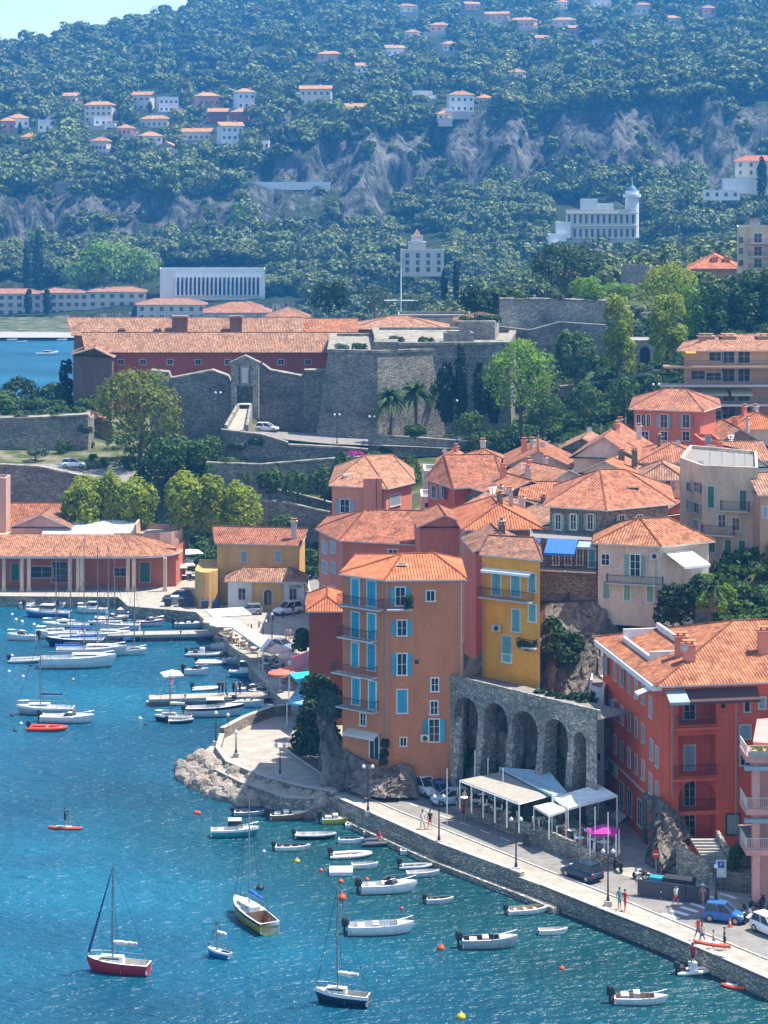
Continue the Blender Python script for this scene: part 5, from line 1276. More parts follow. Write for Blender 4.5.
# bastion, battered faces
def bastion(label,pts,H0,top,thick=6):
    P=poly_ccw(pts); T=offset(P,-top); c=sum(P,Vector((0,0)))/len(P)
    t=thing('bastion',(c.x,c.y,0),0,label,'bastion'); mb=MB().use(STONE); n=len(P)
    for i in range(n):
        j=(i+1)%n; mb.face([(P[i].x-c.x,P[i].y-c.y,H0[0]),(P[j].x-c.x,P[j].y-c.y,H0[0]),(T[j].x-c.x,T[j].y-c.y,H0[1]),(T[i].x-c.x,T[i].y-c.y,H0[1])])
    mb.use(COPE); mb.face([(p.x-c.x,p.y-c.y,H0[1]) for p in T]); mb.build('wall_face',t)
    for (k,dz,dh,m) in ((offset(T,.12),-2.2,.35,STONEL),(offset(T,.15),0.004,.5,COPE)):
        c2=MB().use(m); c2.prism([(p.x-c.x,p.y-c.y) for p in k],H0[1]+dz,H0[1]+dz+dh,bottom=dz<0,top=dz<0)
        if dz>0:
            k2=offset(k,-1.3); z_=H0[1]+dh+dz
            for i in range(len(k)): a,b_,c_,d_=k[i],k[(i+1)%len(k)],k2[(i+1)%len(k)],k2[i]; c2.face([(q.x-c.x,q.y-c.y,z_) for q in (a,b_,c_,d_)]); c2.face([(c_.x-c.x,c_.y-c.y,z_),(c_.x-c.x,c_.y-c.y,H0[1]),(d_.x-c.x,d_.y-c.y,H0[1]),(d_.x-c.x,d_.y-c.y,z_)])
        c2.build('string_course' if dz else 'coping',t)
    return t
bastion('big sloping grey bastion of the citadel beside the gate wall',[onY(313,384,0)[:2],onY(378,380,0)[:2],onY(455,386,0)[:2],onY(470,430,0)[:2],onY(318,430,0)[:2]],(14,zat(352,386)),2.6)
bastion('higher straight bastion of the citadel behind the palms and cypresses',[onY(374,386,0)[:2],onY(512,388,0)[:2],onY(520,430,0)[:2],onY(370,430,0)[:2]],(15,zat(345,388)),.5)
b=Bld('guard_turret','square stone turret with a grassy top on the citadel wall','turret',[onY(459,402,0)[:2],onY(495,401,0)[:2],onY(499,412,0)[:2],onY(460,412,0)[:2]],30,zat(321,402),STONEL); b.walls(); 
wallrun([(500,345,300,425),(540,345,300,427),(606,345,302,430)],2.5,'long ruined pale rampart wall with gaps above the bright tree',mat=STONEL,cope=COPE,name='rampart_wall',cat='rampart')
wallrun([(496,356,326,420),(530,360,330,420),(560,360,322,421),(606,362,325,422)],2,'lower crumbling rampart wall in front of the pale one',mat=STONE,name='rampart_wall',cat='rampart')
wallrun([(560,395,388,392),(610,390,382,392),(660,383,372,392)],1,'thin terrace wall with pale coping under the willows',mat=STONEL,cope=COPE)
b=Bld('arched_ruin','ruined stone house with a pointed arch doorway between the willow trees','ruin',[onY(624,404,0)[:2],onY(658,404,0)[:2],onY(658,412,0)[:2],onY(624,412,0)[:2]],24,zat(340,404),STONEL); b.walls(); b.win(0,645,358,10,22,'arch',STONE)
b=Bld('stone_lodge','low stone lodge with a rounded top on the skyline of trees','lodge',[onY(621,470,0)[:2],onY(650,470,0)[:2],onY(652,482,0)[:2],onY(621,482,0)[:2]],zat(282,470),zat(270,470),STONEL); b.walls(); b.flat(.8)
# gate
g=thing('citadel_gate',(D(245,410,398).x,398,D(245,408,398).z),0,'tall pedimented citadel gatehouse with drawbridge slots above the ramp','gatehouse')
gz=g.location.z; s_=F/398; X=lambda px:(px-245)/s_
Zg=lambda py:zat(py,398)-gz
mb=MB().use(STONEL); 
for x in (-1,1): mb.box((x*1.95,.4,Zg(364)/2-1),(1.1,2.2,Zg(364)+2))
mb.box((0,.4,(Zg(364)+Zg(386))/2),(2.85,2.0,Zg(364)-Zg(386))); mb.box((0,-.5,Zg(364)+.15),(5.4,.6,.3)); 
mb.build('frame',g)
mb=MB().use(COPE); zt_=Zg(363.5)+.2; mb.grid([[(-2.9,y,zt_),(0,y,zt_+1.35),(2.9,y,zt_)] for y in (-.9,1.6)]); mb.face([(-2.9,-.9,zt_),(2.9,-.9,zt_),(0,-.9,zt_+1.35)]); mb.build('pediment',g)
for x in (-.95,.95):
    mb=MB().use(IRON); mb.box((x,-.62,Zg(375)),(.16,.06,3.6)); mb.build('drawbridge_slot',g)
mb=MB().use(PALE); mb.box((0,-.64,Zg(375)),(1.1,.1,2.8)); mb.build('coat_of_arms_panel',g)
add_window(g,(0,-.58,Zg(390)),0,1.7,1.5,'arch',STONE,name='doorway')
mb=MB().use(STONE); mb.box((0,1.2,Zg(398)),(2.9,.5,Zg(386)-Zg(414))); mb.build('portal',g)
mb=MB().use(PALE); mb.box((0,-1.6,Zg(403)),(2.3,2.8,.16)); mb.build('drawbridge',g)
# ramp to the gate
rp_=thing('gate_ramp',(D(238,430,388).x,388,0),0,'pale ramp with low walls climbing to the drawbridge','ramp')
mb=MB().use(PAVE); A_=[D(226,430,376),D(247,430,376),D(251,409,394),D(238,409,394)]; o_=Vector((rp_.location)); mb.face([p-o_ for p in A_]); mb.build('ramp_surface',rp_)
for (i,j) in ((0,3),(1,2)):
    a_,c_=A_[i]-o_,A_[j]-o_; mb=MB().use(COPE); 
    for dx in (-.25,.25): mb.face([(a_.x+dx,a_.y,a_.z-8),(c_.x+dx,c_.y,c_.z-8),(c_.x+dx,c_.y,c_.z+.9),(a_.x+dx,a_.y,a_.z+.9)])
    mb.face([(a_.x-.25,a_.y,a_.z+.9),(a_.x+.25,a_.y,a_.z+.9),(c_.x+.25,c_.y,c_.z+.9),(c_.x-.25,c_.y,c_.z+.9)]); mb.face([(a_.x-.25,a_.y,a_.z-8),(a_.x+.25,a_.y,a_.z-8),(a_.x+.25,a_.y,a_.z+.9),(a_.x-.25,a_.y,a_.z+.9)]); mb.build('side_wall',rp_)
# road below the citadel and retaining walls
mb=MB().use(ASPH); pr=[D(222,437,378),D(262,437,377),D(330,444,372),D(420,447,372),D(512,452,370),D(512,444,382),D(420,437,386),D(330,434,388),D(262,431,386)]
mb.face([(p.x,p.y,p.z) for p in pr]); tag(mb.build('citadel_road'),'pale road along the foot of the citadel',None,None,'structure')
wallrun([(221,466,431,375),(262,466,436,374),(288,468,444,372)],1.2,'grey retaining wall under the gate ramp with stained blotches',cope=COPE)
wallrun([(288,466,446,371),(345,467,449,370),(368,468,451,369)],1,'grey retaining wall directly under the citadel road',cope=COPE)
wallrun([(368,457,436,374),(430,459,440,373),(512,462,446,372)],.8,'pale garden wall beside the citadel road under the palms',mat=STONEL,cope=COPE)
wallrun([(206,480,464,366),(260,482,466,364),(345,477,459,366),(372,477,458,366)],1,'long lower retaining wall with a thin pale coping behind the harbour trees',cope=COPE)
wallrun([(250,545,500,352),(290,543,505,350),(330,540,514,348)],1,'retaining wall beside the zigzag street above the yellow harbour house',cope=COPE)
wallrun([(262,500,488,362),(300,508,496,358),(345,520,508,352)],.8,'short slanting wall beside the zigzag path',cope=COPE)
wallrun([(-40,530,464,366),(40,530,468,365),(84,530,478,362),(112,530,488,356)],1.2,'tall grey wall holding the upper road at the left',cope=COPE)
wallrun([(-40,470,420,392),(30,470,419,391),(88,468,416,390),(92,468,420,392)],3,'old overgrown rampart wall at the left with a rough pale top',cope=COPE,name='rampart_wall',cat='rampart')
mb=MB().use(ASPH); pr=[D(-40,466.5,368),D(40,470,367),D(84,480,364),D(124,486,362),D(150,462,378),D(60,462,385),D(-40,463,386)]
mb.face([(p.x,p.y,p.z+.3) for p in pr]); tag(mb.build('upper_road'),'pale upper road with a parked car at the left',None,None,'structure')
# barracks in the citadel
CIT=stucco('citadel_red_render',(.40,.09,.06),.18); BRW=stucco('brown_gable_render',(.20,.12,.09),.2)
b=Bld('barracks','long brick red barracks with a pale tiled roof inside the citadel','barracks',[onY(88,424,0)[:2],onY(352,424,0)[:2],onY(356,436,0)[:2],onY(88,436,0)[:2]],20,zat(353,424),CIT); b.walls(); b.roof(3.4,.5,T_PL,kind='gable',trim=BRW)
for px in (121,143,170,198,228,281,308): b.win(0,px,362,5.5,5,'plain',PALE)
b=Bld('barracks','upper barracks hall with dark red clerestory behind the long red one','barracks',[onY(74,437,0)[:2],onY(300,437,0)[:2],onY(300,449,0)[:2],onY(74,449,0)[:2]],20,zat(336,437),BRW); b.walls(); b.roof(3.2,.5,T_PL,kind='gable',trim=CIT)
for px,w_ in ((180,3),(236,2.4)): chimney(b.t,b.at(*D(px,333,438)),3.0,w_,BRW)
for px in (158,225,122): chimney(b.t,b.at(*D(px,337,438)),1.4,1.2,BRW)
b=Bld('gable_house','dark brown windowless gable house at the seaward end of the citadel','house',[onY(73,426,0)[:2],onY(112,420,0)[:2],onY(119,432,0)[:2],onY(76,440,0)[:2]],14,zat(356,424),BRW); b.walls(); b.roof(1.8,.4,T_PL,kind='gable')
b=Bld('barracks','low red barracks wing with two dark gables left of the bastion','barracks',[onY(240,440,0)[:2],onY(356,438,0)[:2],onY(356,452,0)[:2],onY(240,452,0)[:2]],25,zat(334,439),CIT); b.walls(); b.roof(2.6,.4,T_OR,kind='gable')
b=Bld('citadel_hall','broad low hall with a faded tile roof right of the barracks','hall',[onY(352,446,0)[:2],onY(448,442,0)[:2],onY(448,460,0)[:2],onY(352,462,0)[:2]],25,zat(330,444),STONEL); b.walls(); b.roof(2.2,.5,T_PL)
b=Bld('citadel_hall','small hall with a pale hip roof near the turret of the citadel','hall',[onY(455,450,0)[:2],onY(505,450,0)[:2],onY(505,462,0)[:2],onY(455,462,0)[:2]],25,zat(322,450),STONEL); b.walls(); b.roof(1.5,.5,T_PL)
b=Bld('citadel_hall','flat topped stone hall between the two faded roofs of the citadel','hall',[onY(398,470,0)[:2],onY(470,470,0)[:2],onY(470,484,0)[:2],onY(398,484,0)[:2]],25,zat(318,470),BEIGE); b.walls(); b.flat(.6,STONEL)
lt=fb(84,112,424,400,6,15,10,1.2,'gable',BRW,T_PL,'low lean-to roof below the brown gable house behind the weeping tree',name='shed')
# ================================================================== far shore buildings
def far_house(pxl,pxr,pye,pyb,Y,wall,tile,label,cols_=4,rows_=2,rh=2.5,kind='hip',name='villa',cat='villa',dep=10,flat=False,ww=1.3,wh=1.7,skipw=False,rot=0.0):
    P=[onY(pxl,Y,0)[:2],onY(pxr,Y,0)[:2],onY(pxr,Y+dep,0)[:2],onY(pxl,Y+dep,0)[:2]]
    if rot:
        cc=sum((Vector(q) for q in P),Vector((0,0)))/4; k_=math.cos(rot)-abs(math.sin(rot))*.35; P=[tuple(cc+Matrix.Rotation(rot,2)@((Vector(q)-cc)*k_)) for q in P]
    zt=zat(pye,Y); zb=zat(pyb,Y); b=Bld(name,label,cat,P,zb,zt,wall); b.walls()
    if flat: b.flat(.9)
    else: b.roof(rh,.8,tile,kind=kind)
    if not skipw:
        Wd=(pxr-pxl)*Y/F; Hh=zt-zb
        for r in range(rows_):
            for c in range(cols_):
                z=Hh*(r+.5)/rows_; ei=min(range(4),key=lambda i:(b.P[i]+b.P[(i+1)%4]).y); a_,d_,l_=b.edge(ei); nn_=Vector((d_.y,-d_.x)); q=a_+d_*(l_*(c+.5)/cols_)+nn_*.01-b.c
                add_window(b.t,(q.x,q.y,z),math.atan2(d_.y,d_.x),ww,wh,'plain' if name!='hill_villa' else 'hole',PALE)
    return b
SHW=stucco('sun_bleached_render',(.62,.55,.46),.1); BLW=stucco('bright_white_render',(.78,.78,.76),.08)
for x0,x1,yt,lab,n in [(-12,42,294,'pale shore apartment house at the left edge behind dark cypresses',6),(42,88,293,'pale shore apartment house with balconies, second from the left',6),(88,146,292,'pale shore apartment house with orange roof before the white school',6)]:
    far_house(x0,x1,yt,316,1012,SHW,T_PL,lab,n,3,2.0,name='shore_house',cat='house',dep=14,ww=2.0)
far_house(137,206,305,321,995,SHW,T_PL,'low wide cream shore house with pale roof in front of the white block',7,2,2.4,name='shore_house',cat='house',dep=18,ww=1.6)
b=far_house(160,265,271,297,1016,BLW,None,'long white flat roofed block with tall fins above the shore houses',1,1,name='school_block',cat='building',dep=20,flat=True,skipw=True)
for k in range(21):
    m=MB().use(BLW); m.box((0,0,5),(.8,1.2,9)); q=onY(176+k*4.2,1015,0); m.build('fin',b.t,b.at(q.x,q.y,b.zb))
for k in range(20): add_window(b.t,b.at(onY(178+k*4.2,1016,0).x,1015.95,b.zb+5),0,1.3,8,'hole')
far_house(205,270,313,324,760,CREAM,T_PL,'low cream warehouse roof right of the barracks towards the shore',3,1,3.2,name='warehouse',cat='warehouse',dep=20)
far_house(268,308,318,326,700,CREAM,T_PL,'small cream warehouse roof beside the bushy dark tree',2,1,3,name='warehouse',cat='warehouse',dep=14)
far_house(236,262,308,322,900,WHITER,T_PL,'small gabled white house with two chimneys near the shore',2,1,2.4,name='shore_house',cat='house')
# casino-like white villas
b=far_house(402,444,252,273,960,SHW,None,'cream square villa with a stepped turret among the trees below the cliff',4,3,name='turret_villa',cat='villa',dep=14,flat=True,ww=1.6,wh=2.0)
for k,(x0,x1,y0,y1) in enumerate(((408,426,242,252),(411,423,236,242))):
    m=MB().use(SHW); Wd=(x1-x0)*960/F; m.box((0,0,0),(Wd,Wd,(y1-y0)*960/F)); m.build('turret_stage',b.t,b.at(onY((x0+x1)/2,968,0).x,968,zat((y0+y1)/2,962)))
m=MB().use(T_PL); m.grid([[(2.8*math.cos(i*PI/2+PI/4),2.8*math.sin(i*PI/2+PI/4),0) for i in range(4)],[(.05*math.cos(i*PI/2),.05*math.sin(i*PI/2),3) for i in range(4)]],closed=True); m.build('turret_roof',b.t,b.at(onY(417,968,0).x,968,zat(236,964)))
b=far_house(566,636,212,240,1020,SHW,None,'large white palace villa with a tall round tower on the wooded slope',12,2,name='palace_villa',cat='villa',dep=18,flat=True,ww=1.2,wh=4.0)
for z_ in (1,6.6,12.4): m=MB().use(BLW); q=b.W[0]-b.c; m.box((0,q.y-.3,z_),(33.5,.8,.4)); m.build('cornice',b.t)
for x0,x1,y0,y1,yy in ((581,597,199,212,1022),(597,613,204,212,1023),(548,566,234,250,1016),(556,570,222,238,1018),(552,562,244,252,1012)):
    m=MB().use(BLW); Wd=(x1-x0)*yy/F; m.box((0,0,0),(Wd,8,(y1-y0)*yy/F)); m.build('wing',b.t,b.at(onY((x0+x1)/2,yy+4,0).x,yy+4,zat((y0+y1)/2,yy)))
m=MB().use(BLW); m.tube([(0,0,0),(0,0,22)],3.2,14); m.tube([(0,0,19),(0,0,20.4)],4.2,14); m.use(plain('slate_cap',(.12,.2,.3),.5)); m.tube([(0,0,22),(0,0,23.5),(0,0,24.6),(0,0,29)],[2.4,2.0,.5,.12],14); m.build('tower',b.t,b.at(onY(632,1024,0).x,1024,zat(238,1024)))
b=far_house(735,778,161,192,1000,SHW,T_BR,'tall cream villa with orange roof behind a dark cypress at the right edge',4,4,2.5,name='villa',cat='villa',dep=12)
m=MB().use(BLW); m.box((0,0,0),(14,8,7)); m.build('wing',b.t,b.at(onY(738,996,0).x,994,zat(186,996)))
far_house(703,740,192,197,985,BLW,None,'white terrace building below the tall cream villa',4,1,flat=True,name='terrace_building',cat='building',dep=8)
b=far_house(590,625,272,283,640,SHW,T_PL,'low white house hidden in trees under the palace villa',3,1,2,dep=10,name='villa')
def hill_Y(px,py):
    vs_=np.linspace(0,8,400); p=[hill_pt(px,v) for v in vs_]
    k=min(range(400),key=lambda i:abs(p[i][0]-py)); return p[k][1]
rh_=random.Random(21); T_FAR=tiles('orange_far_tiles',(.70,.33,.13),.7,1.2)  # far roof tiles in a stronger orange
for x0,x1,ye,yb,lab,wl,tl,nc,nr_ in HV:
    wl=globals()[wl]; tl=T_FAR if tl else None
    Y=hill_Y((x0+x1)/2,yb+1)-6
    far_house(x0,x1,ye,yb+2,Y,wl,tl or T_OR,lab,nc,nr_,2.4,name='hill_villa',dep=11,flat=tl is None,ww=1.5,wh=1.7,rot=rh_.uniform(-.35,.35),kind='gable' if rh_.random()<.35 and tl else 'hip')
    hb=[o for o in C.objects if o.get('label')==lab][0]; wd_=(x1-x0)*Y/F
    m=MB().use(rh_.choice((CONC,STONEL,SHW))); m.box((rh_.uniform(-.2,.2)*wd_,-8.5,-1.6),(wd_*rh_.uniform(.8,1.5),6,4.6)); m.build('terrace',hb)
    if rh_.random()<.6: m=MB().use(wl); m.box((rh_.choice((-1,1))*wd_*.5,-3,1.2),(wd_*.4,7,3.4)); m.use(tl or T_OR); m.box((m.v[-8][0]+wd_*.2,-3,3.0),(wd_*.44,7.4,.3)); m.build('side_wing',hb)
    if tl: chimney(hb,(rh_.uniform(-.25,.25)*wd_,1,zat(ye,Y)-zat(yb+2,Y)+1.8),1.6,1.2,SHW)
# cliff road with arches
wallrun([(-40,194,183,1236),(60,192,182,1236),(150,192,183,1236),(240,192,183,1240)],8,'pale parapet of the corniche road cut into the cliff',mat=STONEL,name='corniche_road_wall',cat='road wall')
wallrun([(242,187,182,1236),(330,186,182,1240)],4,'white viaduct railing of the corniche road at mid hill',mat=BLW,name='corniche_road_wall',cat='road wall')
# more roofs closing the gaps of the old town
fb(600,646,462,305,14,8,10,1.9,'gable',CREAM,T_RD,'house with a rose gable roof between the long cream house and the peach house',ridge_t=0)
fb(668,730,436,330,12,-6,11,2.0,'hip',BEIGE,T_OR,'beige house with orange hip roof left of the brown stone gable',wins=[680,700],wpy=[443],wk='open')
fb(708,770,462,300,14,4,11,2.0,'gable',PEACH,T_PL,'peach gabled house right of the red box house',ridge_t=0,wins=[720,740],wpy=[470],wk='closed')
fb(560,604,450,335,12,-12,10,1.8,'gable',STONEB,T_PL,'brown walled house with pale roof at the top left of the old town')
fb(640,684,480,270,14,-8,9,1.6,'hip',BEIGE,T_PL,'low pale roofed house between the stone house and the weathered apartment house',wins=[655,668],wpy=[486],wk='open')
fb(520,556,500,276,12,-10,9,1.6,'gable',PEACH,T_OR,'peach house with a short orange gable roof in the middle of the town',ridge_t=0)
fb(744,790,500,262,20,6,10,2.0,'gable',WHITER,T_PL,'white gabled house at the right edge behind the weathered apartment house',ridge_t=0)
fb(420,470,528,256,20,4,8,1.4,'gable',PINKR,T_RD,'rose house glimpsed between the brown apartment and vermilion houses')

fb(760,800,496,238,20,4,9,1.8,'gable',PEACH,T_PL,'peach house wall at the right edge beside the weathered apartment house',ridge_t=0,wins=[765],wpy=[512],wk='closed')
b=Bld('watch_box','small square stone box with a dark window on the bastion wall','turret',[onY(374,384.5,0)[:2],onY(398,384.5,0)[:2],onY(398,392,0)[:2],onY(374,392,0)[:2]],26,zat(342,384.5),STONE); b.walls(); b.win(0,387,361,7,7,'hole',STONE)
fb(446,474,336,392,8,3,6,.6,'flat',STONEL,None,'low stone platform between the bastion and the stone turret',name='platform')

for o in C.objects:
    if o.name.startswith('platform'): o['category']='stone platform'
    if o.name.startswith('harbour_hall'): o['category']='hall'
    if o.name.startswith('shed'): o['category']='shed'
# ================================================================== vegetation
def T_(kind,mat,px,pb,pt,Y,w,label,**k): return ptree(kind,mat,px,pb,pt,Y,w,label,**k)
T_('round','will',138,474,370,378,104,'big yellow green weeping tree above the upper road',n=9000,leaf=.36,clear=.08)
T_('round','mid',172,484,436,372,60,'dark bushy tree at the foot of the weeping tree',n=3000,leaf=.4,clear=.1)
T_('round','mid',207,486,435,371,46,'rounded green tree right of the dark bushy one',n=2600,leaf=.4,clear=.15)
T_('round','mid',228,492,456,368,36,'small green tree below the ramp wall',n=1500,leaf=.4)
for px,w,pt,lab in ((86,54,474,'pale topped plane tree behind the harbour station, leftmost of the row'),(136,50,479,'pale topped plane tree, second of the row behind the station'),(111,36,472,'pale topped plane tree at the back between the first two of the row')):
    T_('round','lime',px,542,pt,343 if px!=110 else 350,w,lab,group='plane trees behind the harbour',n=7000,leaf=.34,clear=.0)
for px,w,pt,lab in ((187,52,473,'pale topped plane tree with a dark trunk gap on its left'),(238,48,484,'pale topped plane tree behind the yellow harbour house'),(211,34,472,'pale topped plane tree at the back of the right pair')):
    T_('round','lime',px,545,pt,341 if px!=208 else 349,w,lab,group='plane trees behind the harbour',n=7000,leaf=.34,clear=.0)
T_('round','dark',330,322,279,560,42,'single bushy dark tree behind the citadel roofs',n=3500,leaf=.5,clear=.05)
T_('round','olive',375,322,285,570,40,'thin olive tree right of the bushy dark tree',n=1200,leaf=.5,clear=.2)
T_('round','olive',414,322,294,560,36,'lower olive tree beside the ship mast on the citadel',n=1100,leaf=.5,clear=.2)
T_('cypress','cyp',444,300,270,640,9,'dark cypress, left of two on the skyline above the citadel',n=900,leaf=.5,clear=.02)
T_('cypress','cyp',456,300,262,640,8,'tall dark cypress, right of two on the skyline above the citadel',n=900,leaf=.5,clear=.02)
T_('wide','dark',478,325,282,470,46,'bushy dark tree behind the stone turret, left one',n=3000,leaf=.45,clear=.05)
T_('wide','mid',503,318,280,475,50,'spreading dark tree behind the stone turret',n=3000,leaf=.45,clear=.05)
T_('round','dark',566,300,243,480,76,'large dark spreading oak on the ridge above the ruined rampart',n=6000,leaf=.42,clear=.02)
T_('round','bright',585,312,276,455,34,'small bright round tree below the large dark oak',n=2000,leaf=.4)
T_('wide','bright',615,310,278,452,60,'low yellow green canopy in front of the stone lodge',n=3500,leaf=.4)
T_('tall','lime',618,392,292,394,46,'tall feathery yellow green pepper tree, leftmost of three',n=4600,leaf=.34,clear=.1)
T_('round','lime',668,330,264,440,68,'big yellow green tree on the ridge',n=5600,leaf=.4,clear=.1)
T_('tall','lime',668,394,292,392,50,'feathery tree with twin dark trunks beside the arched ruin',n=4600,leaf=.34,clear=.25)
for px,pt,w,lab in ((715,275,48,'feathery dark green tree right of the big yellow green one'),(745,262,50,'tall feathery tree near the right edge'),(775,266,54,'feathery tree cut by the right edge'),(695,285,40,'shorter feathery tree above the peach block')):
    T_('tall','mid' if px!=695 else 'bright',px,352,pt,405+px/40,w,lab,group='feathery trees on the ridge',n=3800,leaf=.4,clear=.05)
T_('round','bright',522,436,340,372,80,'large bright green spreading tree right of the cypresses',n=6500,leaf=.32,clear=.12)
T_('round','mid',576,408,328,385,48,'rounded dark green tree behind the bright spreading one',n=4200,leaf=.36,clear=.2)
for px,pt,w,lab in ((461,346,17,'tallest dark cypress under the bastion'),(446,362,26,'broad dark cypress left of the tallest one'),(480,362,20,'dark cypress between the tallest one and the bright tree'),(494,378,18,'short dark cypress touching the bright tree')):
    T_('cypress','cyp',px,424,pt,378,w,lab,group='cypresses under the bastion',n=3000,leaf=.3,clear=.03)
for px,pb,pt,w,lab in ((545,440,392,40,'dark shrub mass right of the bright spreading tree'),(585,432,380,36,'vase shaped dark tree on the slope'),(625,430,376,40,'vase shaped dark tree above the rose roofs'),(652,410,372,26,'narrow dark tree beside the apartment balconies'),(470,440,412,36,'low dark bush under the cypresses'),(415,440,424,24,'clipped bush beside the road under the palms'),(562,452,432,24,'grey green round bush at the edge of the roofs')):
    T_('round','mid',px,pb,pt,366,w,lab,n=2200,leaf=.35,clear=.05)
T_('round','dark',22,425,378,440,48,'dark bushy tree at the left edge above the rampart',n=3000,leaf=.4,clear=.05)
T_('round','mid',52,428,384,430,50,'green bushy tree above the left rampart near the brown gable house',n=3000,leaf=.4,clear=.05)
T_('round','mid',2,428,390,428,44,'green bushy tree cut by the left edge above the rampart',n=2400,leaf=.4,clear=.05)
T_('tall','dark',66,408,358,440,20,'ivy covered dark tree at the corner of the gable house',n=1800,leaf=.4,clear=.02)
T_('wide','olive',36,466,446,380,28,'flat topped little olive tree beside the upper road',n=1500,leaf=.3,clear=.35)
T_('round','mid',282,542,514,335,32,'rounded bush beside the yellow harbour house chimney',n=1800,leaf=.3,clear=.02)
for px,pb,pt,w,lab in ((270,500,468,30,'dark green tree under the lower retaining wall, left'),(298,506,470,34,'dark green tree in the middle under the lower wall'),(325,508,466,36,'dark green tree left of the salmon house'),(345,500,452,30,'green tree behind the salmon house roof'),(412,500,456,24,'dark tree between the salmon house and the white cube house'),(374,470,452,22,'dark shrub beside the pink blossoms')):
    T_('round','mid',px,pb,pt,352,w,lab,n=2000,leaf=.33,clear=.05)
b_=T_('bush','pink',356,462,451,368,40,'magenta bougainvillea hanging over the wall below the citadel road',name='bougainvillea',cat='shrub',n=1500,leaf=.25,clear=0)
# palms
_pf=[]
for q in range(3):
    mb=MB().use(LEAF['mid']); rg=random.Random(q)
    for k in range(54):
        a=rg.random()*6.28; up=rg.uniform(-.15,1.25); pts=[]; L_=1.0*rg.uniform(.85,1.1)
        for j in range(7):
            t=j/6; r=L_*t*math.cos(up)*(1-.15*t); z=L_*(t*math.sin(up)-t*t*(.75-.2*up)); pts.append(Vector((r*math.cos(a),r*math.sin(a),z)))
        sd=Vector((-math.sin(a),math.cos(a),0))
        for j in range(6):
            w0=.17*(1-j/7); w1=.17*(1-(j+1)/7)
            for s in (-1,1): mb.face([pts[j],pts[j]+sd*s*w0+Vector((0,0,-w0*.8)),pts[j+1]+sd*s*w1*.6+Vector((0,0,-w1*.8)),pts[j+1]])
    _pf.append(mb.mesh('crown'))
mb=MB().use(BARK); mb.tube([(0,0,-.3),(.02,0,.5),(0,0,1)],[.34,.24,.28],8); _pt=mb.mesh('trunk')
def palm(px,pb,pt,Y,wpx,label,k=0):
    b=D(px,pb,Y); h=(pb-pt)*Y/F; r=wpx*Y/F/2; t=thing('palm_tree',b,random.random()*6,label,'palm tree','palms on the slopes')
    inst('crown',_pf[k%3],t,(0,0,h-r*.55),0,r*1.05); inst('trunk',_pt,t,(0,0,0),0,(1,1,h-r*.5)); return t
for i,a in enumerate(((391,430,384,376,50,'palm under the bastion, leftmost of three'),(416,428,378,380,48,'palm under the bastion, middle of three'),(432,420,370,388,42,'palm half hidden behind the broad cypress'),(699,262,244,560,14,'small palm on the ridge, left of two'),(719,262,244,560,14,'small palm on the ridge, right of two'),(665,264,249,540,20,'fan palm behind the yellow green ridge tree'),(618,372,328,398,22,'palm in front of the tall pepper tree'),(104,286,266,1020,12,'far palm beside the bright shore wood'),(210,486,462,362,16,'small palm behind the plane trees'),(712,606,578,214,34,'light green fan palm on the cliff slope right of the cream house'),(247,508,470,360,18,'young palm on the path behind the plane trees'))): palm(*a,k=i)
# trees in the far hill that one can tell apart
for px,pb,pt,Y,w,kd,mt,lab in ((237,228,200,1200,22,'tall','bright','pale green poplar standing out under the cliff'),(127,33,20,1960,16,'pine','far','lone umbrella pine on the left skyline'),(27,290,246,1040,12,'cypress','cyp','dark tall cypress rising among the left shore trees'),(28,314,290,1005,9,'cypress','cyp','cypress in front of the shore houses, leftmost'),(47,314,290,1005,10,'cypress','cyp','cypress in front of the shore houses, rightmost'),(762,196,158,985,14,'cypress','cyp','dark cypress in front of the tall cream villa'),(38,290,232,1060,14,'cypress','cyp','pointed dark conifer behind the shore houses'),(119,106,92,1480,0,'','','')):
    if kd: T_(kd,mt,px,pb,pt,Y,w,lab,n=900,leaf=1.0,clear=.03 if kd!='pine' else .5)
for px,pb,pt,Y,w,lab in ((105,296,238,1030,60,'large pale green shore tree, left of the bright pair'),(140,294,250,1035,44,'pale green shore tree, right of the bright pair'),(80,292,262,1025,40,'lower pale green tree at the foot of the bright pair')):
    T_('round','bright',px,pb,pt,Y,w,lab,n=3000,leaf=1.1,clear=.03)
rr=random.Random(8)
for k in range(22):
    px=rr.uniform(380,600); Y=hill_Y(px,rr.uniform(60,105)) ; b=D(px,rr.uniform(62,104),Y)
GR=scatter('garden_shrubs','undergrowth and garden shrubs on the slopes around the walls',[(200,345,345,369,150),(470,700,368,398,420),(560,700,340,366,90),(0,95,400,428,110),(375,470,374,384,50),(600,740,400,470,220),(640,900,205,240,330),(500,640,405,450,110),(120,240,345,374,120),(250,330,325,350,16),(60,330,372,392,60),(600,690,216,224,40),(690,800,380,420,60)],'mid',('bush','round'),.8,2.2,170,.36,9,-.1,1.3)
scatter('dry_grass','rough grass and low scrub on the open ground of the ridge',[(480,900,400,640,700),(90,480,440,640,300),(-60,60,400,440,60)],'olive',('bush',),.8,2.0,60,.5,19,-.2,.8)

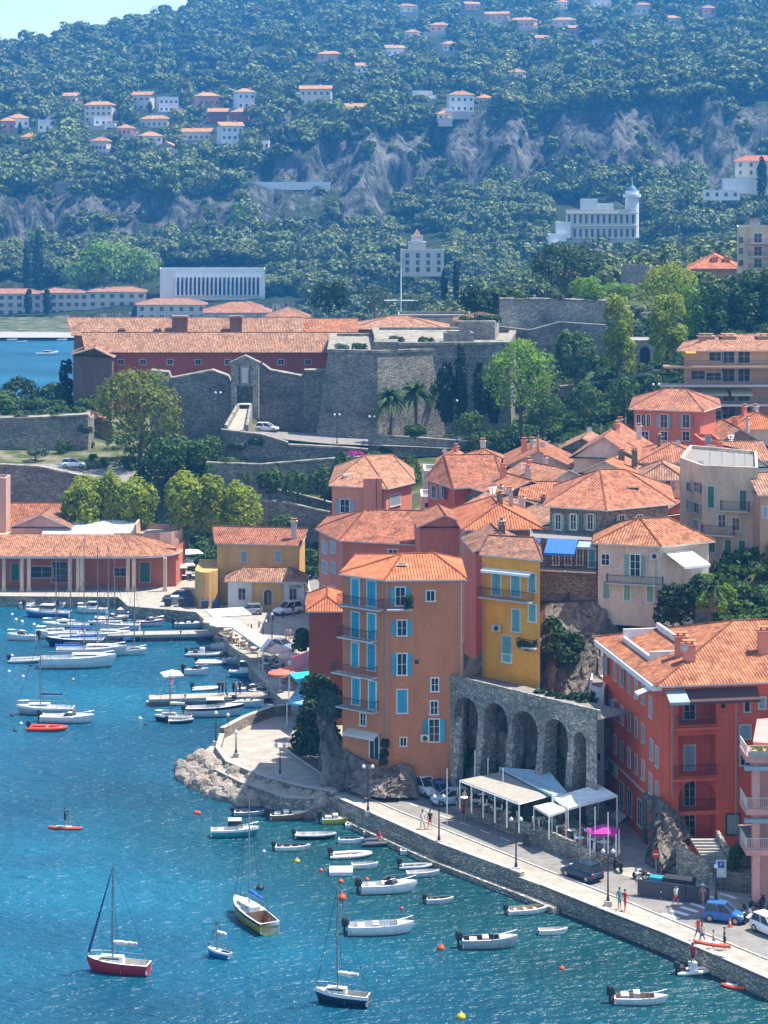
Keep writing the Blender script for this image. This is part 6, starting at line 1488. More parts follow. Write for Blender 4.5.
for k,(px,py) in enumerate(((60,140),(118,120),(178,128),(226,150),(300,112),(352,98),(402,108),(430,96),(474,84),(492,96),(540,40),(616,70),(690,100),(150,112),(266,120),(20,136),(330,60),(460,56),(520,150),(590,190),(300,236),(352,250),(380,236),(470,240),(500,226),(530,246),(660,232),(684,214),(330,262),(196,262))):
    Y=hill_Y(px,py)-3; T_('cypress','cyp',px,py,py-rr.uniform(9,15),Y,rr.uniform(4,6),'slim dark cypress standing out of the wood on the far hillside',group='slim cypresses on the far hillside',n=260,leaf=1.1,clear=.02)
# ================================================================== boats
HW=plain('white_gelcoat',(.80,.80,.78),.25); HG=plain('grey_hull_paint',(.42,.45,.47),.3); HN=plain('navy_hull_paint',(.015,.025,.06),.25); HR=plain('crimson_hull_paint',(.40,.02,.035),.3); HGR=plain('lime_hull_paint',(.42,.38,.04),.35)
HT=plain('teal_hull_paint',(.03,.30,.36),.35); HB=plain('blue_hull_paint',(.02,.16,.42),.3); HYL=plain('yellow_hull_paint',(.65,.55,.05),.35); TEAK=plain('teak_deck',(.33,.19,.10),.7); DECK=plain('cream_deck',(.66,.62,.53),.6); DARKIN=plain('dark_boat_interior',(.06,.06,.07),.6); HBLK=plain('black_hull_paint',(.02,.022,.028),.25); RUBG=plain('grey_inflatable_fabric',(.45,.46,.47),.5); RUBW=plain('white_inflatable_fabric',(.72,.72,.70),.45); RUBO=plain('red_inflatable_fabric',(.60,.06,.025),.45); RUBD=plain('dark_inflatable_fabric',(.07,.075,.085),.5); ORG=plain('orange_buoy_plastic',(.75,.10,.03),.4); YELB=plain('yellow_buoy_plastic',(.80,.60,.03),.4); CYANC=plain('cyan_canvas',(.02,.50,.62),.7)
def hullpts(L,B,H,t):
    w=B/2*((.86+.14*math.sin(PI*t)) if t<.5 else (1-((t-.5)/.5)**2.3)); w=max(w,.02)
    z=H*(1+.3*t*t); x=-L/2+L*t*(1.0); return x,w,z
_hm={}
def hull_meshes(L,B,H,hc,ic,df,stripe=None):
    key=(round(L,1),round(B,1),H,hc.name,ic.name,df,stripe.name if stripe else '')
    if key in _hm: return _hm[key]
    mb=MB().use(hc); N=12; rowsL=[]
    for i in range(N+1):
        t=i/N; x,w,z=hullpts(L,B,H,t); k=-.28+.22*t**3; xb=x-(.06*L*t**4)
        rowsL.append([(x,w,z),(x,w*.97,z*.72),(xb,w*.86,z*.12),(xb,0,k),(xb,-w*.86,z*.12),(x,-w*.97,z*.72),(x,-w,z)])
    mb.smooth=True; mb.grid(rowsL); mb.smooth=False; mb.face(list(reversed(rowsL[0])))
    if stripe:
        mb.use(stripe)
        for s in (1,-1): mb.grid([[(r[0][0],s*(abs(r[0][1])+.012),r[0][2]*.97),(r[0][0],s*(abs(r[0][1])*.985+.012),r[0][2]*.74)] for r in rowsL],flip=s<0)
    h=mb.mesh('hull'); d=MB()
    for i in range(N):
        t0,t1=i/N,(i+1)/N; x0,w0,z0=hullpts(L,B,H,t0); x1,w1,z1=hullpts(L,B,H,t1); g=.09 
        d.use(HW if hc is not HW else DECK if ic is TEAK else HW)
        if t0>=df-.001:
            d.use(DECK if ic is not HW else HW); d.face([(x0,-w0,z0),(x1,-w1,z1),(x1,w1,z1),(x0,w0,z0)])
        else:
            for s in (1,-1):
                a0,a1=max(w0-g,0),max(w1-g,0); q=[(x0,s*w0,z0),(x1,s*w1,z1),(x1,s*a1,z1+.02),(x0,s*a0,z0+.02)]; d.face(q if s<0 else list(reversed(q)))
                d.use(ic); fz=.1; d.face([(x0,s*a0,z0),(x1,s*a1,z1),(x1,s*a1*.8,fz),(x0,s*a0*.8,fz)]); d.use(HW)
            d.use(ic); d.face([(x0,-w0*.8,fz),(x1,-w1*.8,fz),(x1,w1*.8,fz),(x0,w0*.8,fz)])
            if t1>=df-.001: d.face([(x1,-w1,fz),(x1,w1,fz),(x1,w1,z1),(x1,-w1,z1)])
    if df>0: d.use(HW); x0,w0,z0=hullpts(L,B,H,0); d.box((x0+.06,0,z0*.6),(.12,w0*1.9,z0*.85))
    _hm[key]=(h,d.mesh('deck')); return _hm[key]
_om={}
def outboard(r,L,H,s=1.0,y=0,mat=None):
    mat=mat or IRON; key=mat.name
    if key not in _om:
        mb=MB().use(mat); mb.grid([[(-.28+a,b,z) for a,b in ((0,-.16*k),(.34*k,-.17*k),(.42*k,0),(.34*k,.17*k),(0,.16*k),(-.12*k,0))] for z,k in ((.35,.8),(.5,1),(.8,1),(.92,.7))],closed=True); mb.face([(-.28+a*.7,b*.7,.92) for a,b in ((0,-.16),(.34,-.17),(.42,0),(.34,.17),(0,.16),(-.12,0))])
        mb.use(IRON); mb.box((-.2,0,.0),(.16,.1,.8)); mb.box((0,0,.45),(.3,.2,.08)); _om[key]=mb.mesh('outboard_motor')
    return inst('outboard_motor',_om[key],r,(-L/2-.05,y,H*.25),0,s)
def boat(name,cat,p,rz,L,B,H,hc,ic,df,label,group=None,stripe=None):
    r=thing(name,(p.x,p.y,0),R(rz),label,cat,group); h,d=hull_meshes(L,B,H,hc,ic,df,stripe); inst('hull',h,r); inst('deck',d,r); return r
def cabin(r,x,L,B,H,h=.8,top=HW,glass=GLASS,taper=.8):
    mb=MB().use(top); z0=H*1.05-.05
    mb.grid([[(x-L/2,-B/2,z0),(x+L/2,-B/2*.8,z0),(x+L/2,B/2*.8,z0),(x-L/2,B/2,z0)],[(x-L/2,-B/2,z0+h*.4),(x+L/2-.05,-B/2*.78,z0+h*.4),(x+L/2-.05,B/2*.78,z0+h*.4),(x-L/2,B/2,z0+h*.4)]],closed=True)
    mb.use(glass); mb.grid([[(x-L/2,-B/2,z0+h*.4),(x+L/2-.05,-B/2*.78,z0+h*.4),(x+L/2-.05,B/2*.78,z0+h*.4),(x-L/2,B/2,z0+h*.4)],[(x-L/2+.05,-B/2*.92,z0+h*.9),(x+L/2-.4*h,-B/2*.7,z0+h*.9),(x+L/2-.4*h,B/2*.7,z0+h*.9),(x-L/2+.05,B/2*.92,z0+h*.9)]],closed=True)
    mb.use(top); mb.box((x-.12*h,0,z0+h*.93),(L-.3*h,B*.96,.08)); return mb.build('cabin',r)
def windscreen(r,x,B,z,h=.45):
    mb=MB().use(GLASS); mb.grid([[(x-.9,-B/2,z),(x-.1,-B/2,z),(x+.35,-B/4,z),(x+.35,B/4,z),(x-.1,B/2,z),(x-.9,B/2,z)],[(x-1.0,-B/2*.95,z+h*.5),(x-.45,-B/2*.9,z+h),(x-.05,-B/4*.9,z+h),(x-.05,B/4*.9,z+h),(x-.45,B/2*.9,z+h),(x-1.0,B/2*.95,z+h*.5)]])
    mb.use(STEEL); mb.tube([(x-1.0,-B/2*.95,z+h*.5),(x-.45,-B/2*.9,z+h),(x-.05,-B/4*.9,z+h),(x-.05,B/4*.9,z+h),(x-.45,B/2*.9,z+h),(x-1.0,B/2*.95,z+h*.5)],.03,4); return mb.build('windscreen',r)
def rails(r,L,B,H,t0=.55):
    mb=MB().use(STEEL)
    for s in (1,-1):
        pts=[]
        for k in range(6):
            t=t0+(1-t0)*k/5*.97; x,w,z=hullpts(L,B,H,t); pts.append((x,s*max(w-.06,0),z+.45)); mb.tube([(x,s*max(w-.06,0),z),(x,s*max(w-.06,0),z+.45)],.018,4)
        mb.tube(pts,.02,4)
    return mb.build('bow_rail',r)
def rig(r,L,H,hm,x=.08,boom=True,sail=None,furl=None,mm=None,stay=True):
    mm=mm or STEEL; mx=L*x; mb=MB().use(mm); mb.tube([(mx,0,H),(mx,0,H+hm)],[.085,.055],6); 
    mb.box((mx,0,H+hm*.55),(.05,.95,.05)); mb.box((mx,0,H+hm*.8),(.05,.6,.05)); mb.build('mast',r)
    if boom:
        mb=MB().use(mm); mb.tube([(mx,0,H+1.3),(mx-L*.38,0,H+1.25)],.06,6); b=mb.build('boom',r)
        if sail:
            mb=MB().use(sail); n=7; mb.smooth=True; mb.tube([(mx-L*.38*k/n,.04*math.sin(k*2),H+1.42+.05*math.sin(k*3)) for k in range(n+1)],[.06]+[.17-.012*k for k in range(n)],8); mb.build('furled_sail',b)
    if stay:
        mb=MB().use(IRON); mb.tube([(mx,0,H+hm),(L*.48,0,H*1.3)],.022,4); mb.tube([(mx,0,H+hm),(-L*.48,0,H)],.018,4)
        for s in (1,-1): mb.tube([(mx,0,H+hm*.95),(mx,s*.475,H+hm*.55),(mx-.2,s*L*.14,H)],.016,4)
        mb.build('rigging',r)
        if furl:
            mb=MB().use(furl); a=Vector((L*.48,0,H*1.3)); c=Vector((mx,0,H+hm)); mb.tube([a.lerp(c,.03),a.lerp(c,.2),a.lerp(c,.9)],[.13,.11,.04],6); mb.build('furled_jib',r)
def tubeboat(p,rz,L,B,tc,label,group=None,motor=True,console=False,floor=None):
    r=thing('inflatable_boat',(p.x,p.y,0),R(rz),label,'dinghy',group); rad=B*.13; mb=MB().use(tc); pts=[]
    for s,rng_ in ((1,range(0,7)),(-1,range(6,-1,-1))):
        for k in rng_:
            t=k/6; y=(B/2-rad)*(1-max(0,(t-.55)/.45)**2.2); pts.append((-L/2+L*t-(.0),s*y,rad*.9+.28*t*t*rad*2))
    pts=[q for i,q in enumerate(pts) if i==0 or (Vector(q)-Vector(pts[i-1])).length>.02]
    mb.tube(pts,[rad*.6]+[rad]*(len(pts)-2)+[rad*.6],8); mb.build('tube',r)
    mb=MB().use(floor or DARKIN); mb.box((-L*.06,0,rad*.6),(L*.8,B*.66,.08)); mb.use(tc); mb.box((-L/2+.35,0,rad*1.1),(.1,B*.66,rad*1.8)); mb.build('floor',r)
    mb=MB().use(WOOD); mb.box((0,0,rad*1.5),(.3,B*.7,.05)); mb.build('thwart',r)
    if motor: outboard(r,L-.5,rad*1.6,1.0)
    if console: 
        mb=MB().use(HW); mb.box((-.1,0,rad*2.6),(.6,.6,.9)); mb.build('console',r); mb=MB().use(DARKIN); mb.box((-1.0,0,rad*2.0),(.5,.7,.6)); mb.build('seat',r)
    return r
def seats(r,L,B,H,m=None,n=3):
    for k in range(n):
        mb=MB().use(m or TEAK); mb.box((0,0,0),(.28,B*.84,.05)); mb.build('thwart',r,(-L*.3+k*L*.24,0,H*.72))
def px_len(px,py,wpx): s=(py-HY)/EYE; return wpx/s
# small open boats: kind, px, py(waterline centre), length px, heading, label
OPEN=[
(251,815,34,5,HG,DARKIN,'long grey open boat moored nearest the breakwater boulders'),(316,838,42,-2,HBLK,HW,'low white topped rowing boat with a black hull and small outboard'),(293,850,36,2,HW,DARKIN,'white tender with dark dots along its side below the low rowing boat'),
(359,828,28,2,HW,DARKIN,'small white open boat with a dark inside behind the yellow hulled one'),(376,835,26,0,HW,HW,'narrow white rowing boat against the mooring ledge'),(351,843,20,-3,HW,DARKIN,'tiny white dinghy below the yellow hulled boat'),
(414,854,28,0,HW,HW,'slim white rowing boat just under the quay ledge'),(365,868,26,4,HW,HW,'white rounded dinghy beside the flat raft'),(423,876,34,6,HW,HW,'white narrow boat, lowest of the pair below the quay ledge'),(440,903,28,6,HW,DARKIN,'little white dinghy alone right of the speedboat'),
(553,934,28,3,HW,HW,'small white dinghy in the middle of the green water'),(528,913,42,10,HW,TEAK,'white open boat with a brown wooden inside near the quay'),
(215,654,22,10,HW,DARKIN,'small white boat near the promenade steps, upper'),(268,676,26,-35,HW,DARKIN,'pale dinghy drawn close to the promenade, upper'),(258,668,24,-38,HG,DARKIN,'grey dinghy by the promenade wall'),(248,657,24,-38,HW,TEAK,'brown and white dinghy by the promenade wall'),(239,646,22,-38,HW,DARKIN,'first white dinghy along the promenade wall'),
(272,703,18,80,HW,DARKIN,'small white dinghy tied behind the jetty wall'),(181,723,26,8,HN,HW,'small navy dinghy lying against the dark sloop')]
def dz(px,py): return W(px,py,0)
for px,py,wp,hd,hc,ic,lab in OPEN:
    L=max(2.4,px_len(px,py,wp)/max(.35,abs(math.cos(R(hd))))*.98); L=min(L,5.2); r=boat('rowing_boat','rowing boat',dz(px,py),hd,L,L*.36,.42,hc,ic,.86,lab,'small open boats at moorings',HW if hc in(HBLK,HN) else None)
    seats(r,L,L*.36,.42,TEAK if ic is not TEAK else HW)
    if px in (316,293,251,528,181,440): outboard(r,L,.5,.8)
for px,py,wp,hd,tc,mo,co,lab in [(350,857,40,6,RUBW,True,False,'large white inflatable dinghy beside the tiny dinghy'),(383,844,44,8,RUBD,False,False,'dark inflatable boat with a person in red at the ledge'),(415,868,32,5,RUBG,True,False,'grey white inflatable dinghy under the slim rowing boat'),(694,973,36,8,RUBW,True,True,'white inflatable with outboard tied at the quay wall by the swimmers'),
 (47,730,38,-5,RUBO,True,False,'red inflatable boat in front of the grey sloop'),(27,662,36,4,RUBG,True,False,'grey inflatable dinghy behind the white ketch'),(134,650,22,-5,RUBG,True,False,'grey inflatable dinghy right of the yachts'),(203,656,34,-6,RUBG,True,True,'grey inflatable with console, left of the promenade raft of boats'),(211,664,30,-6,RUBW,True,False,'white inflatable in front of the grey console one'),(270,690,26,-30,RUBW,True,False,'white inflatable between pier and promenade'),(205,690,26,10,RUBW,True,False,'white inflatable on the far side of the pier with people')]:
    L=min(5.6,px_len(px,py,wp)*1.02); tubeboat(dz(px,py),hd,L,L*.42,tc,lab,'inflatable boats',mo,co)
def motor(px,py,wp,hd,hc,label,ic=HW,cab=0,stripe=None,df=.55,ob=True,rl=True,ws=True,H=.75,Lmax=9):
    L=min(Lmax,px_len(px,py,wp)/max(.4,abs(math.cos(R(hd))))*1.0); B=L*.34 if L<6.5 else L*.3
    r=boat('motorboat','motorboat',dz(px,py),hd,L,B,H,hc,ic,df,label,None,stripe)
    if cab: cabin(r,L*(.02 if cab==1 else .1),L*.34,B*.68,H,.95 if cab==1 else 1.3)
    elif ws: windscreen(r,L*.1,B*.7,H*1.08)
    if rl: rails(r,L,B,H)
    if ob: outboard(r,L,H,1.25)
    mb=MB().use(PALE); 
    mb.box((-L*.3,0,.45),(.6,B*.66,.5)); mb.box((-L*.08,B*.16,.5),(.5,.45,.75)); mb.box((-L*.08,-B*.16,.5),(.5,.45,.75)); mb.build('seat',r); return r
motor(389,892,56,6,HW,'sleek white speedboat with black outboard left of the quay')
motor(381,933,66,3,HW,'long white open motorboat with centre console in mid water',ws=False,df=.7)
r=C.objects[-1]
motor(490,947,56,2,HG,'grey topped motorboat with dark outboard in the green water',ic=DARKIN,df=.62,ws=False)
motor(641,1003,54,-2,HW,'white motorboat with a raised steel frame and red seats at the bottom right',ic=TEAK,df=.7,ws=False,H=.5)
motor(235,836,48,3,HT,'green white cabin cruiser anchored off the boulders',cab=1,stripe=HW,ob=False,H=.7)
motor(289,819,38,8,TEAK,'brown wooden motorboat with outboard near the quay steps',ic=TEAK,ws=False,rl=False,H=.55)
motor(450,860,28,-8,HR,'red hulled boat with a white and blue cabin at the ledge',cab=1,stripe=HW,ob=False)
motor(338,823,32,5,HYL,'yellow hulled boat with a blue cover by the quay corner',ws=False,rl=False,ic=BLUECAN,H=.5,df=.5)
motor(68,722,54,-6,HW,'white motorboat with large outboard beside the grey sloop',df=.5)
motor(48,617,46,172,HB,'blue hulled cabin boat at the back of the left moorings',cab=1,stripe=HW,ob=False,H=.9)
motor(66,629,48,178,HT,'white and green motorboat behind the masted yachts',stripe=HW,H=.8)
motor(112,622,34,0,HN,'navy hulled boat moored at the end of the farther pier',stripe=HW,ob=False)
motor(215,716,58,4,HW,'big white motor yacht with a radar arch beside the dark edged pier',cab=1,stripe=HN,H=1.1)
motor(242,677,26,-8,HT,'turquoise fishing boat with an upright wheelhouse near the promenade',cab=2,stripe=HW,ob=False,H=.8)
motor(191,628,32,-5,HG,'grey boat with a red bundle between the two piers',ws=False,rl=False,ic=DARKIN)
motor(225,650,26,-20,HW,'white cabin boat at the promenade corner',cab=1,ob=False)
motor(252,694,32,-5,HW,'white boat with red seats against the pier near the promenade',ws=True)
motor(250,707,28,-10,HW,'white boat with an orange cushion at the shore end of the pier',ws=False,ic=TEAK)
motor(238,664,30,-15,HG,'long grey tender in front of the white cabin boat',ws=False,rl=False,ic=DARKIN)
for px,py,wp,lab in ((35,604,20,'boat under a white crumpled cover, left of three by the station quay'),(52,601,22,'boat under a white crumpled cover, middle of three by the station quay'),(67,604,18,'boat under a white crumpled cover, right of three by the station quay')):
    r=motor(px,py,wp,75,HW,lab,ws=False,rl=False); L=3.2
    mb=MB().use(CANVAS); mb.smooth=True; rg=random.Random(px); mb.grid([[(x,y*(1.15-.3*(x>1)),.85+.5*(1-(y/1.0)**2)*(1-(x/2.4)**2)+rg.uniform(-.08,.08)) for y in (-1.05,-.6,0,.6,1.05)] for x in (-2.2,-1.4,-.5,.4,1.3,2.0)]); mb.build('cover',r)
def sailboat(px,py,wp,hd,toppy,hc,label,cov=None,furl=None,ic=HW,stripe=None,H=.85,cab=True,B=None,mx=.08,Lmax=16,mm=None):
    c=abs(math.cos(R(hd))); L=min(Lmax,px_len(px,py,wp)/max(.3,c)); B=B or L*.29
    p=dz(px,py); hm=zat(toppy,p.y)-H*1.05
    r=boat('sailboat','sailboat',p,hd,L,B,H,hc,ic,.36,label,None,stripe)
    if cab:
        mb=MB().use(HW); mb.box((L*.1,0,H*1.12+.12),(L*.36,B*.5,.34)); mb.use(GLASS)
        for s in (-1,1): mb.box((L*.1,s*B*.252,H*1.12+.17),(L*.28,.01,.12))
        mb.build('coachroof',r)
    rig(r,L,H*1.1,hm,mx,True,cov or CANVAS,furl,mm); rails(r,L,B,H,.1)
    mb=MB().use(TEAK); mb.tube([(-L*.47,0,-.2),(-L*.47,0,H+.3)],.06,5); mb.build('rudder',r); return r
sailboat(118,972,64,168,867,HR,'crimson sailboat with a white deck and bare mast alone in the lower left water',furl=NAVY,ic=DECK,cov=CANVAS)
sailboat(252,922,62,118,799,HGR,'sailboat with a yellow green hull and navy stripe, its stern towards the camera',stripe=HN,ic=TEAK,cov=BLUECAN,H=1.0,Lmax=7.2)
sailboat(342,1004,54,165,888,HN,'dark blue sailboat with a white deck at the bottom edge',stripe=HW,ic=DECK,furl=None)
sailboat(219,957,24,150,921,HB,'small blue sailing dinghy with a short bare mast',stripe=HW,cab=False,ic=HT,H=.5)
sailboat(45,714,58,178,636,HG,'grey sloop with a black sail cover at the left moorings',cov=NAVY,furl=None,stripe=HW)
sailboat(173,721,38,178,673,HBLK,'small dark sloop near the dark edged pier',cov=CANVAS,stripe=HW,H=.6)
sailboat(78,667,76,2,537,HW,'largest white sailing yacht of the left moorings, nearest the camera',cov=BLUECAN,H=1.3,Lmax=12)
sailboat(92,656,70,2,546,HW,'white sailing yacht directly behind the largest one',cov=BLUECAN,H=1.1,Lmax=11)
sailboat(75,646,58,180,552,HN,'navy covered sailing yacht behind the white pair',cov=BLUECAN,H=1.0)
sailboat(104,640,52,2,547,HW,'white sailing yacht beside the farther pier',H=1.0,cov=CANVAS)
sailboat(118,631,44,178,560,HW,'farthest white sailing yacht close to the station quay',H=1.0,cov=NAVY)
# raft, kayaks, board
p=dz(341,873); r=thing('swim_raft',(p.x,p.y,0),R(1),'flat white rectangular raft floating beside the white rounded dinghy','raft'); mb=MB().use(HW); mb.box((0,0,.2),(2.1,1.9,.32)); mb.build('float',r); mb=MB().use(DECK); mb.box((0,0,.375),(1.9,1.7,.03)); mb.build('top',r)
def kayak(p,rz,L,m,label,z=.0,name='kayak',cat='kayak'):
    r=thing(name,(p.x,p.y,z),rz,label,cat); mb=MB().use(m); mb.smooth=True
    mb.grid([[(x,math.cos(a)*w,.12+math.sin(a)*.14) for a in [2*PI*k/8 for k in range(8)]] for x,w in [(-L/2,.03),(-L*.38,.22),(-L*.15,.34),(L*.15,.34),(L*.38,.2),(L/2,.03)]],closed=True); mb.build('hull',r)
    mb=MB().use(HW); mb.box((-.1,0,.27),(L*.45,.3,.03)); mb.build('deck_pad',r); return r
kayak(dz(733,988),R(-28),1.9,ORG,'red orange kayak with a white middle floating off the quay')
KB=kayak(dz(65,829),R(-8),3.4,ORG,'orange stand up board under the standing paddler',name='paddle_board',cat='paddle board')
p=dz(481,877); r=tubeboat(p,-10,2.2,1.5,RUBO,'red and yellow children float near the quay steps',None,False,False,floor=YELB)
# buoys
_b={}
for m in (ORG,HW,YELB,IRON):
    mb=MB().use(m); mb.smooth=True; mb.grid([[(math.cos(a)*rr_,math.sin(a)*rr_,z) for a in [2*PI*k/10 for k in range(10)]] for z,rr_ in ((-.18,.05),(-.1,.22),(.08,.3),(.24,.22),(.32,.06),(.42,.05),(.44,.01))],closed=True); _b[m.name]=mb.mesh('buoy')
BU=[(196,813,ORG,1,'orange buoy left of the green white cabin cruiser'),(199,813.5,ORG,1,'second orange buoy touching the one by the cabin cruiser'),(264,852,HW,.8,'small white buoy under the green cabin cruiser'),(297,862,YELB,1.3,'yellow buoy below the white tender with dots'),(260,889,IRON,1.6,'dark grey cone buoy above the yellow green sailboat'),(321,871,ORG,1,'red buoy left of the raft'),(341,882,ORG,1.1,'red buoy under the raft'),(367,880,ORG,.9,'red buoy right of the raft'),(342,899,ORG,1.9,'large red buoy left of the speedboat'),(402,909,ORG,.8,'tiny orange buoy under the speedboat'),(441,949,ORG,1.5,'red buoy left of the grey topped motorboat'),(562,969,ORG,1.0,'red buoy in the green water below the quay'),(461,1018,YELB,1.6,'yellow buoy at the bottom edge of the view'),(613,1001,ORG,1.0,'orange buoy at the stern of the boat with the frame'),
(73,680,YELB,.9,'small yellow buoy below the largest yacht'),(12,656,HW,1,'white buoy left of the grey inflatable, upper'),(9,672,HW,1,'white buoy left of the largest yacht, middle'),(23,677,HW,1,'white buoy under the grey inflatable'),(31,666,IRON,1,'dark buoy at the bow of the largest yacht'),(12,716,IRON,1,'dark buoy left of the grey sloop'),(15,731,IRON,1,'dark buoy left of the red inflatable'),(21,724,HW,1,'white buoy between the grey sloop and the left edge'),(12,615,HW,1.1,'white buoy by the blue cabin boat, highest'),(16,620,HW,1.1,'white buoy by the blue cabin boat, second'),(22,622,HW,1.1,'white buoy by the blue cabin boat, third'),(34,625,HW,1.1,'white buoy in the line under the blue cabin boat, left'),(38,627,HW,1.1,'white buoy in the line under the blue cabin boat, middle'),(43,629,HW,1.1,'white buoy in the line under the blue cabin boat, right'),(140,719,HW,1,'white buoy left of the small dark sloop, upper'),(146,725,IRON,1,'dark buoy left of the small dark sloop, lower'),(147,702,HW,.8,'white buoy at the head of the dark edged pier')]
for px,py,m,s,lab in BU: 
    o=inst('mooring_buoy',_b[m.name],None,dz(px,py),0,s*.75); tag(o,lab,'buoy','mooring buoys')

motor(47,355,22,4,HW,'white boat with a blue cover alone on the far bay behind the citadel',cab=1,ob=False,Lmax=9)
for px,py,lab in ((12,341,'small white boat pulled near the far shingle shore, left'),(22,343,'white sailing dinghy near the far shingle shore'),(62,341,'small white boat near the far shore, right')): motor(px,py,10,8,HW,lab,ws=False,rl=False,ob=False)

motor(92,613,30,175,HW,'white cabin boat behind the blue hulled cabin boat',cab=1,ob=False)
motor(22,640,30,178,HW,'small white motorboat left of the teal one near the white buoys')
motor(128,640,26,-3,HT,'turquoise open boat at the side of the farther pier',ws=False,rl=False)
motor(150,626,28,4,HW,'white motorboat between the two station side piers',stripe=HR)
motor(197,675,24,-8,HW,'white boat with windscreen above the pier with people')
motor(262,697,24,-30,HW,'white boat wedged between the pier root and the promenade',stripe=HB)
sailboat(60,638,50,182,556,HW,'white sailing yacht with a slim mast behind the navy covered one',cov=CANVAS,H=.9)
sailboat(132,655,30,0,585,HW,'short white sailing boat at the outer side of the farther pier',cov=BLUECAN,H=.7)
# ================================================================== people
SK=plain('skin',(.55,.30,.20),.6); HAIRD=plain('dark_hair',(.03,.02,.015),.7); HAIRB=plain('fair_hair',(.35,.22,.10),.7)
CL={'white':(.75,.75,.73),'red':(.60,.03,.03),'black':(.02,.02,.025),'blue':(.04,.12,.35),'teal':(.05,.35,.35),'grey':(.25,.26,.28),'pink':(.65,.25,.25),'beige':(.5,.42,.32),'navy':(.02,.03,.09)}
CM={k:plain('cloth_'+k,v,.85) for k,v in CL.items()}
def pose(kind):
    z={}
    if kind=='sit': hip=.50
    else: hip=.93
    J={'pel':(0,0,hip),'sp':(0,.0,hip+.22),'ch':(0,0.0,hip+.42),'nk':(0,0,hip+.57),'hd0':(0,-.02,hip+.65),'hd':(0,-.02,hip+.80)}
    for s,n in ((1,'l'),(-1,'r')):
        J['sh'+n]=(s*.19,0,hip+.50)
        if kind=='walk': k=s; J['kn'+n]=(s*.10,-.16*k-.04,hip-.42); J['an'+n]=(s*.10,-.26*k+.06,.09 if k>0 else .14); J['to'+n]=(s*.11,-.26*k-.08,.04); J['el'+n]=(s*.26,.10*k,hip+.25); J['wr'+n]=(s*.26,.02-.0+.12*k-.1,hip+.03)
        elif kind=='sit': J['kn'+n]=(s*.12,-.42,hip+.02); J['an'+n]=(s*.12,-.42,.09); J['to'+n]=(s*.12,-.56,.04); J['el'+n]=(s*.25,-.05,hip+.24); J['wr'+n]=(s*.18,-.28,hip+.18)
        elif kind=='carry': J['kn'+n]=(s*.10,-.05*s-.03,hip-.42); J['an'+n]=(s*.10,.08*s,.09); J['to'+n]=(s*.11,.08*s-.13,.04); J['el'+n]=(s*.27,-.02,hip+.25); J['wr'+n]=(s*.30,-.14,hip+.02)
        elif kind=='paddle': J['kn'+n]=(s*.15,-.06,hip-.42); J['an'+n]=(s*.17,0,.09); J['to'+n]=(s*.19,-.13,.04); J['el'+n]=(.05+s*.2,-.22,hip+.34+s*.08); J['wr'+n]=(.02,-.42,hip+.32+s*.22)
        else: J['kn'+n]=(s*.10,-.02,hip-.42); J['an'+n]=(s*.11,.02,.09); J['to'+n]=(s*.13,-.12,.04); J['el'+n]=(s*.26,.03,hip+.24); J['wr'+n]=(s*.25,-.06,hip+.02)
    return J
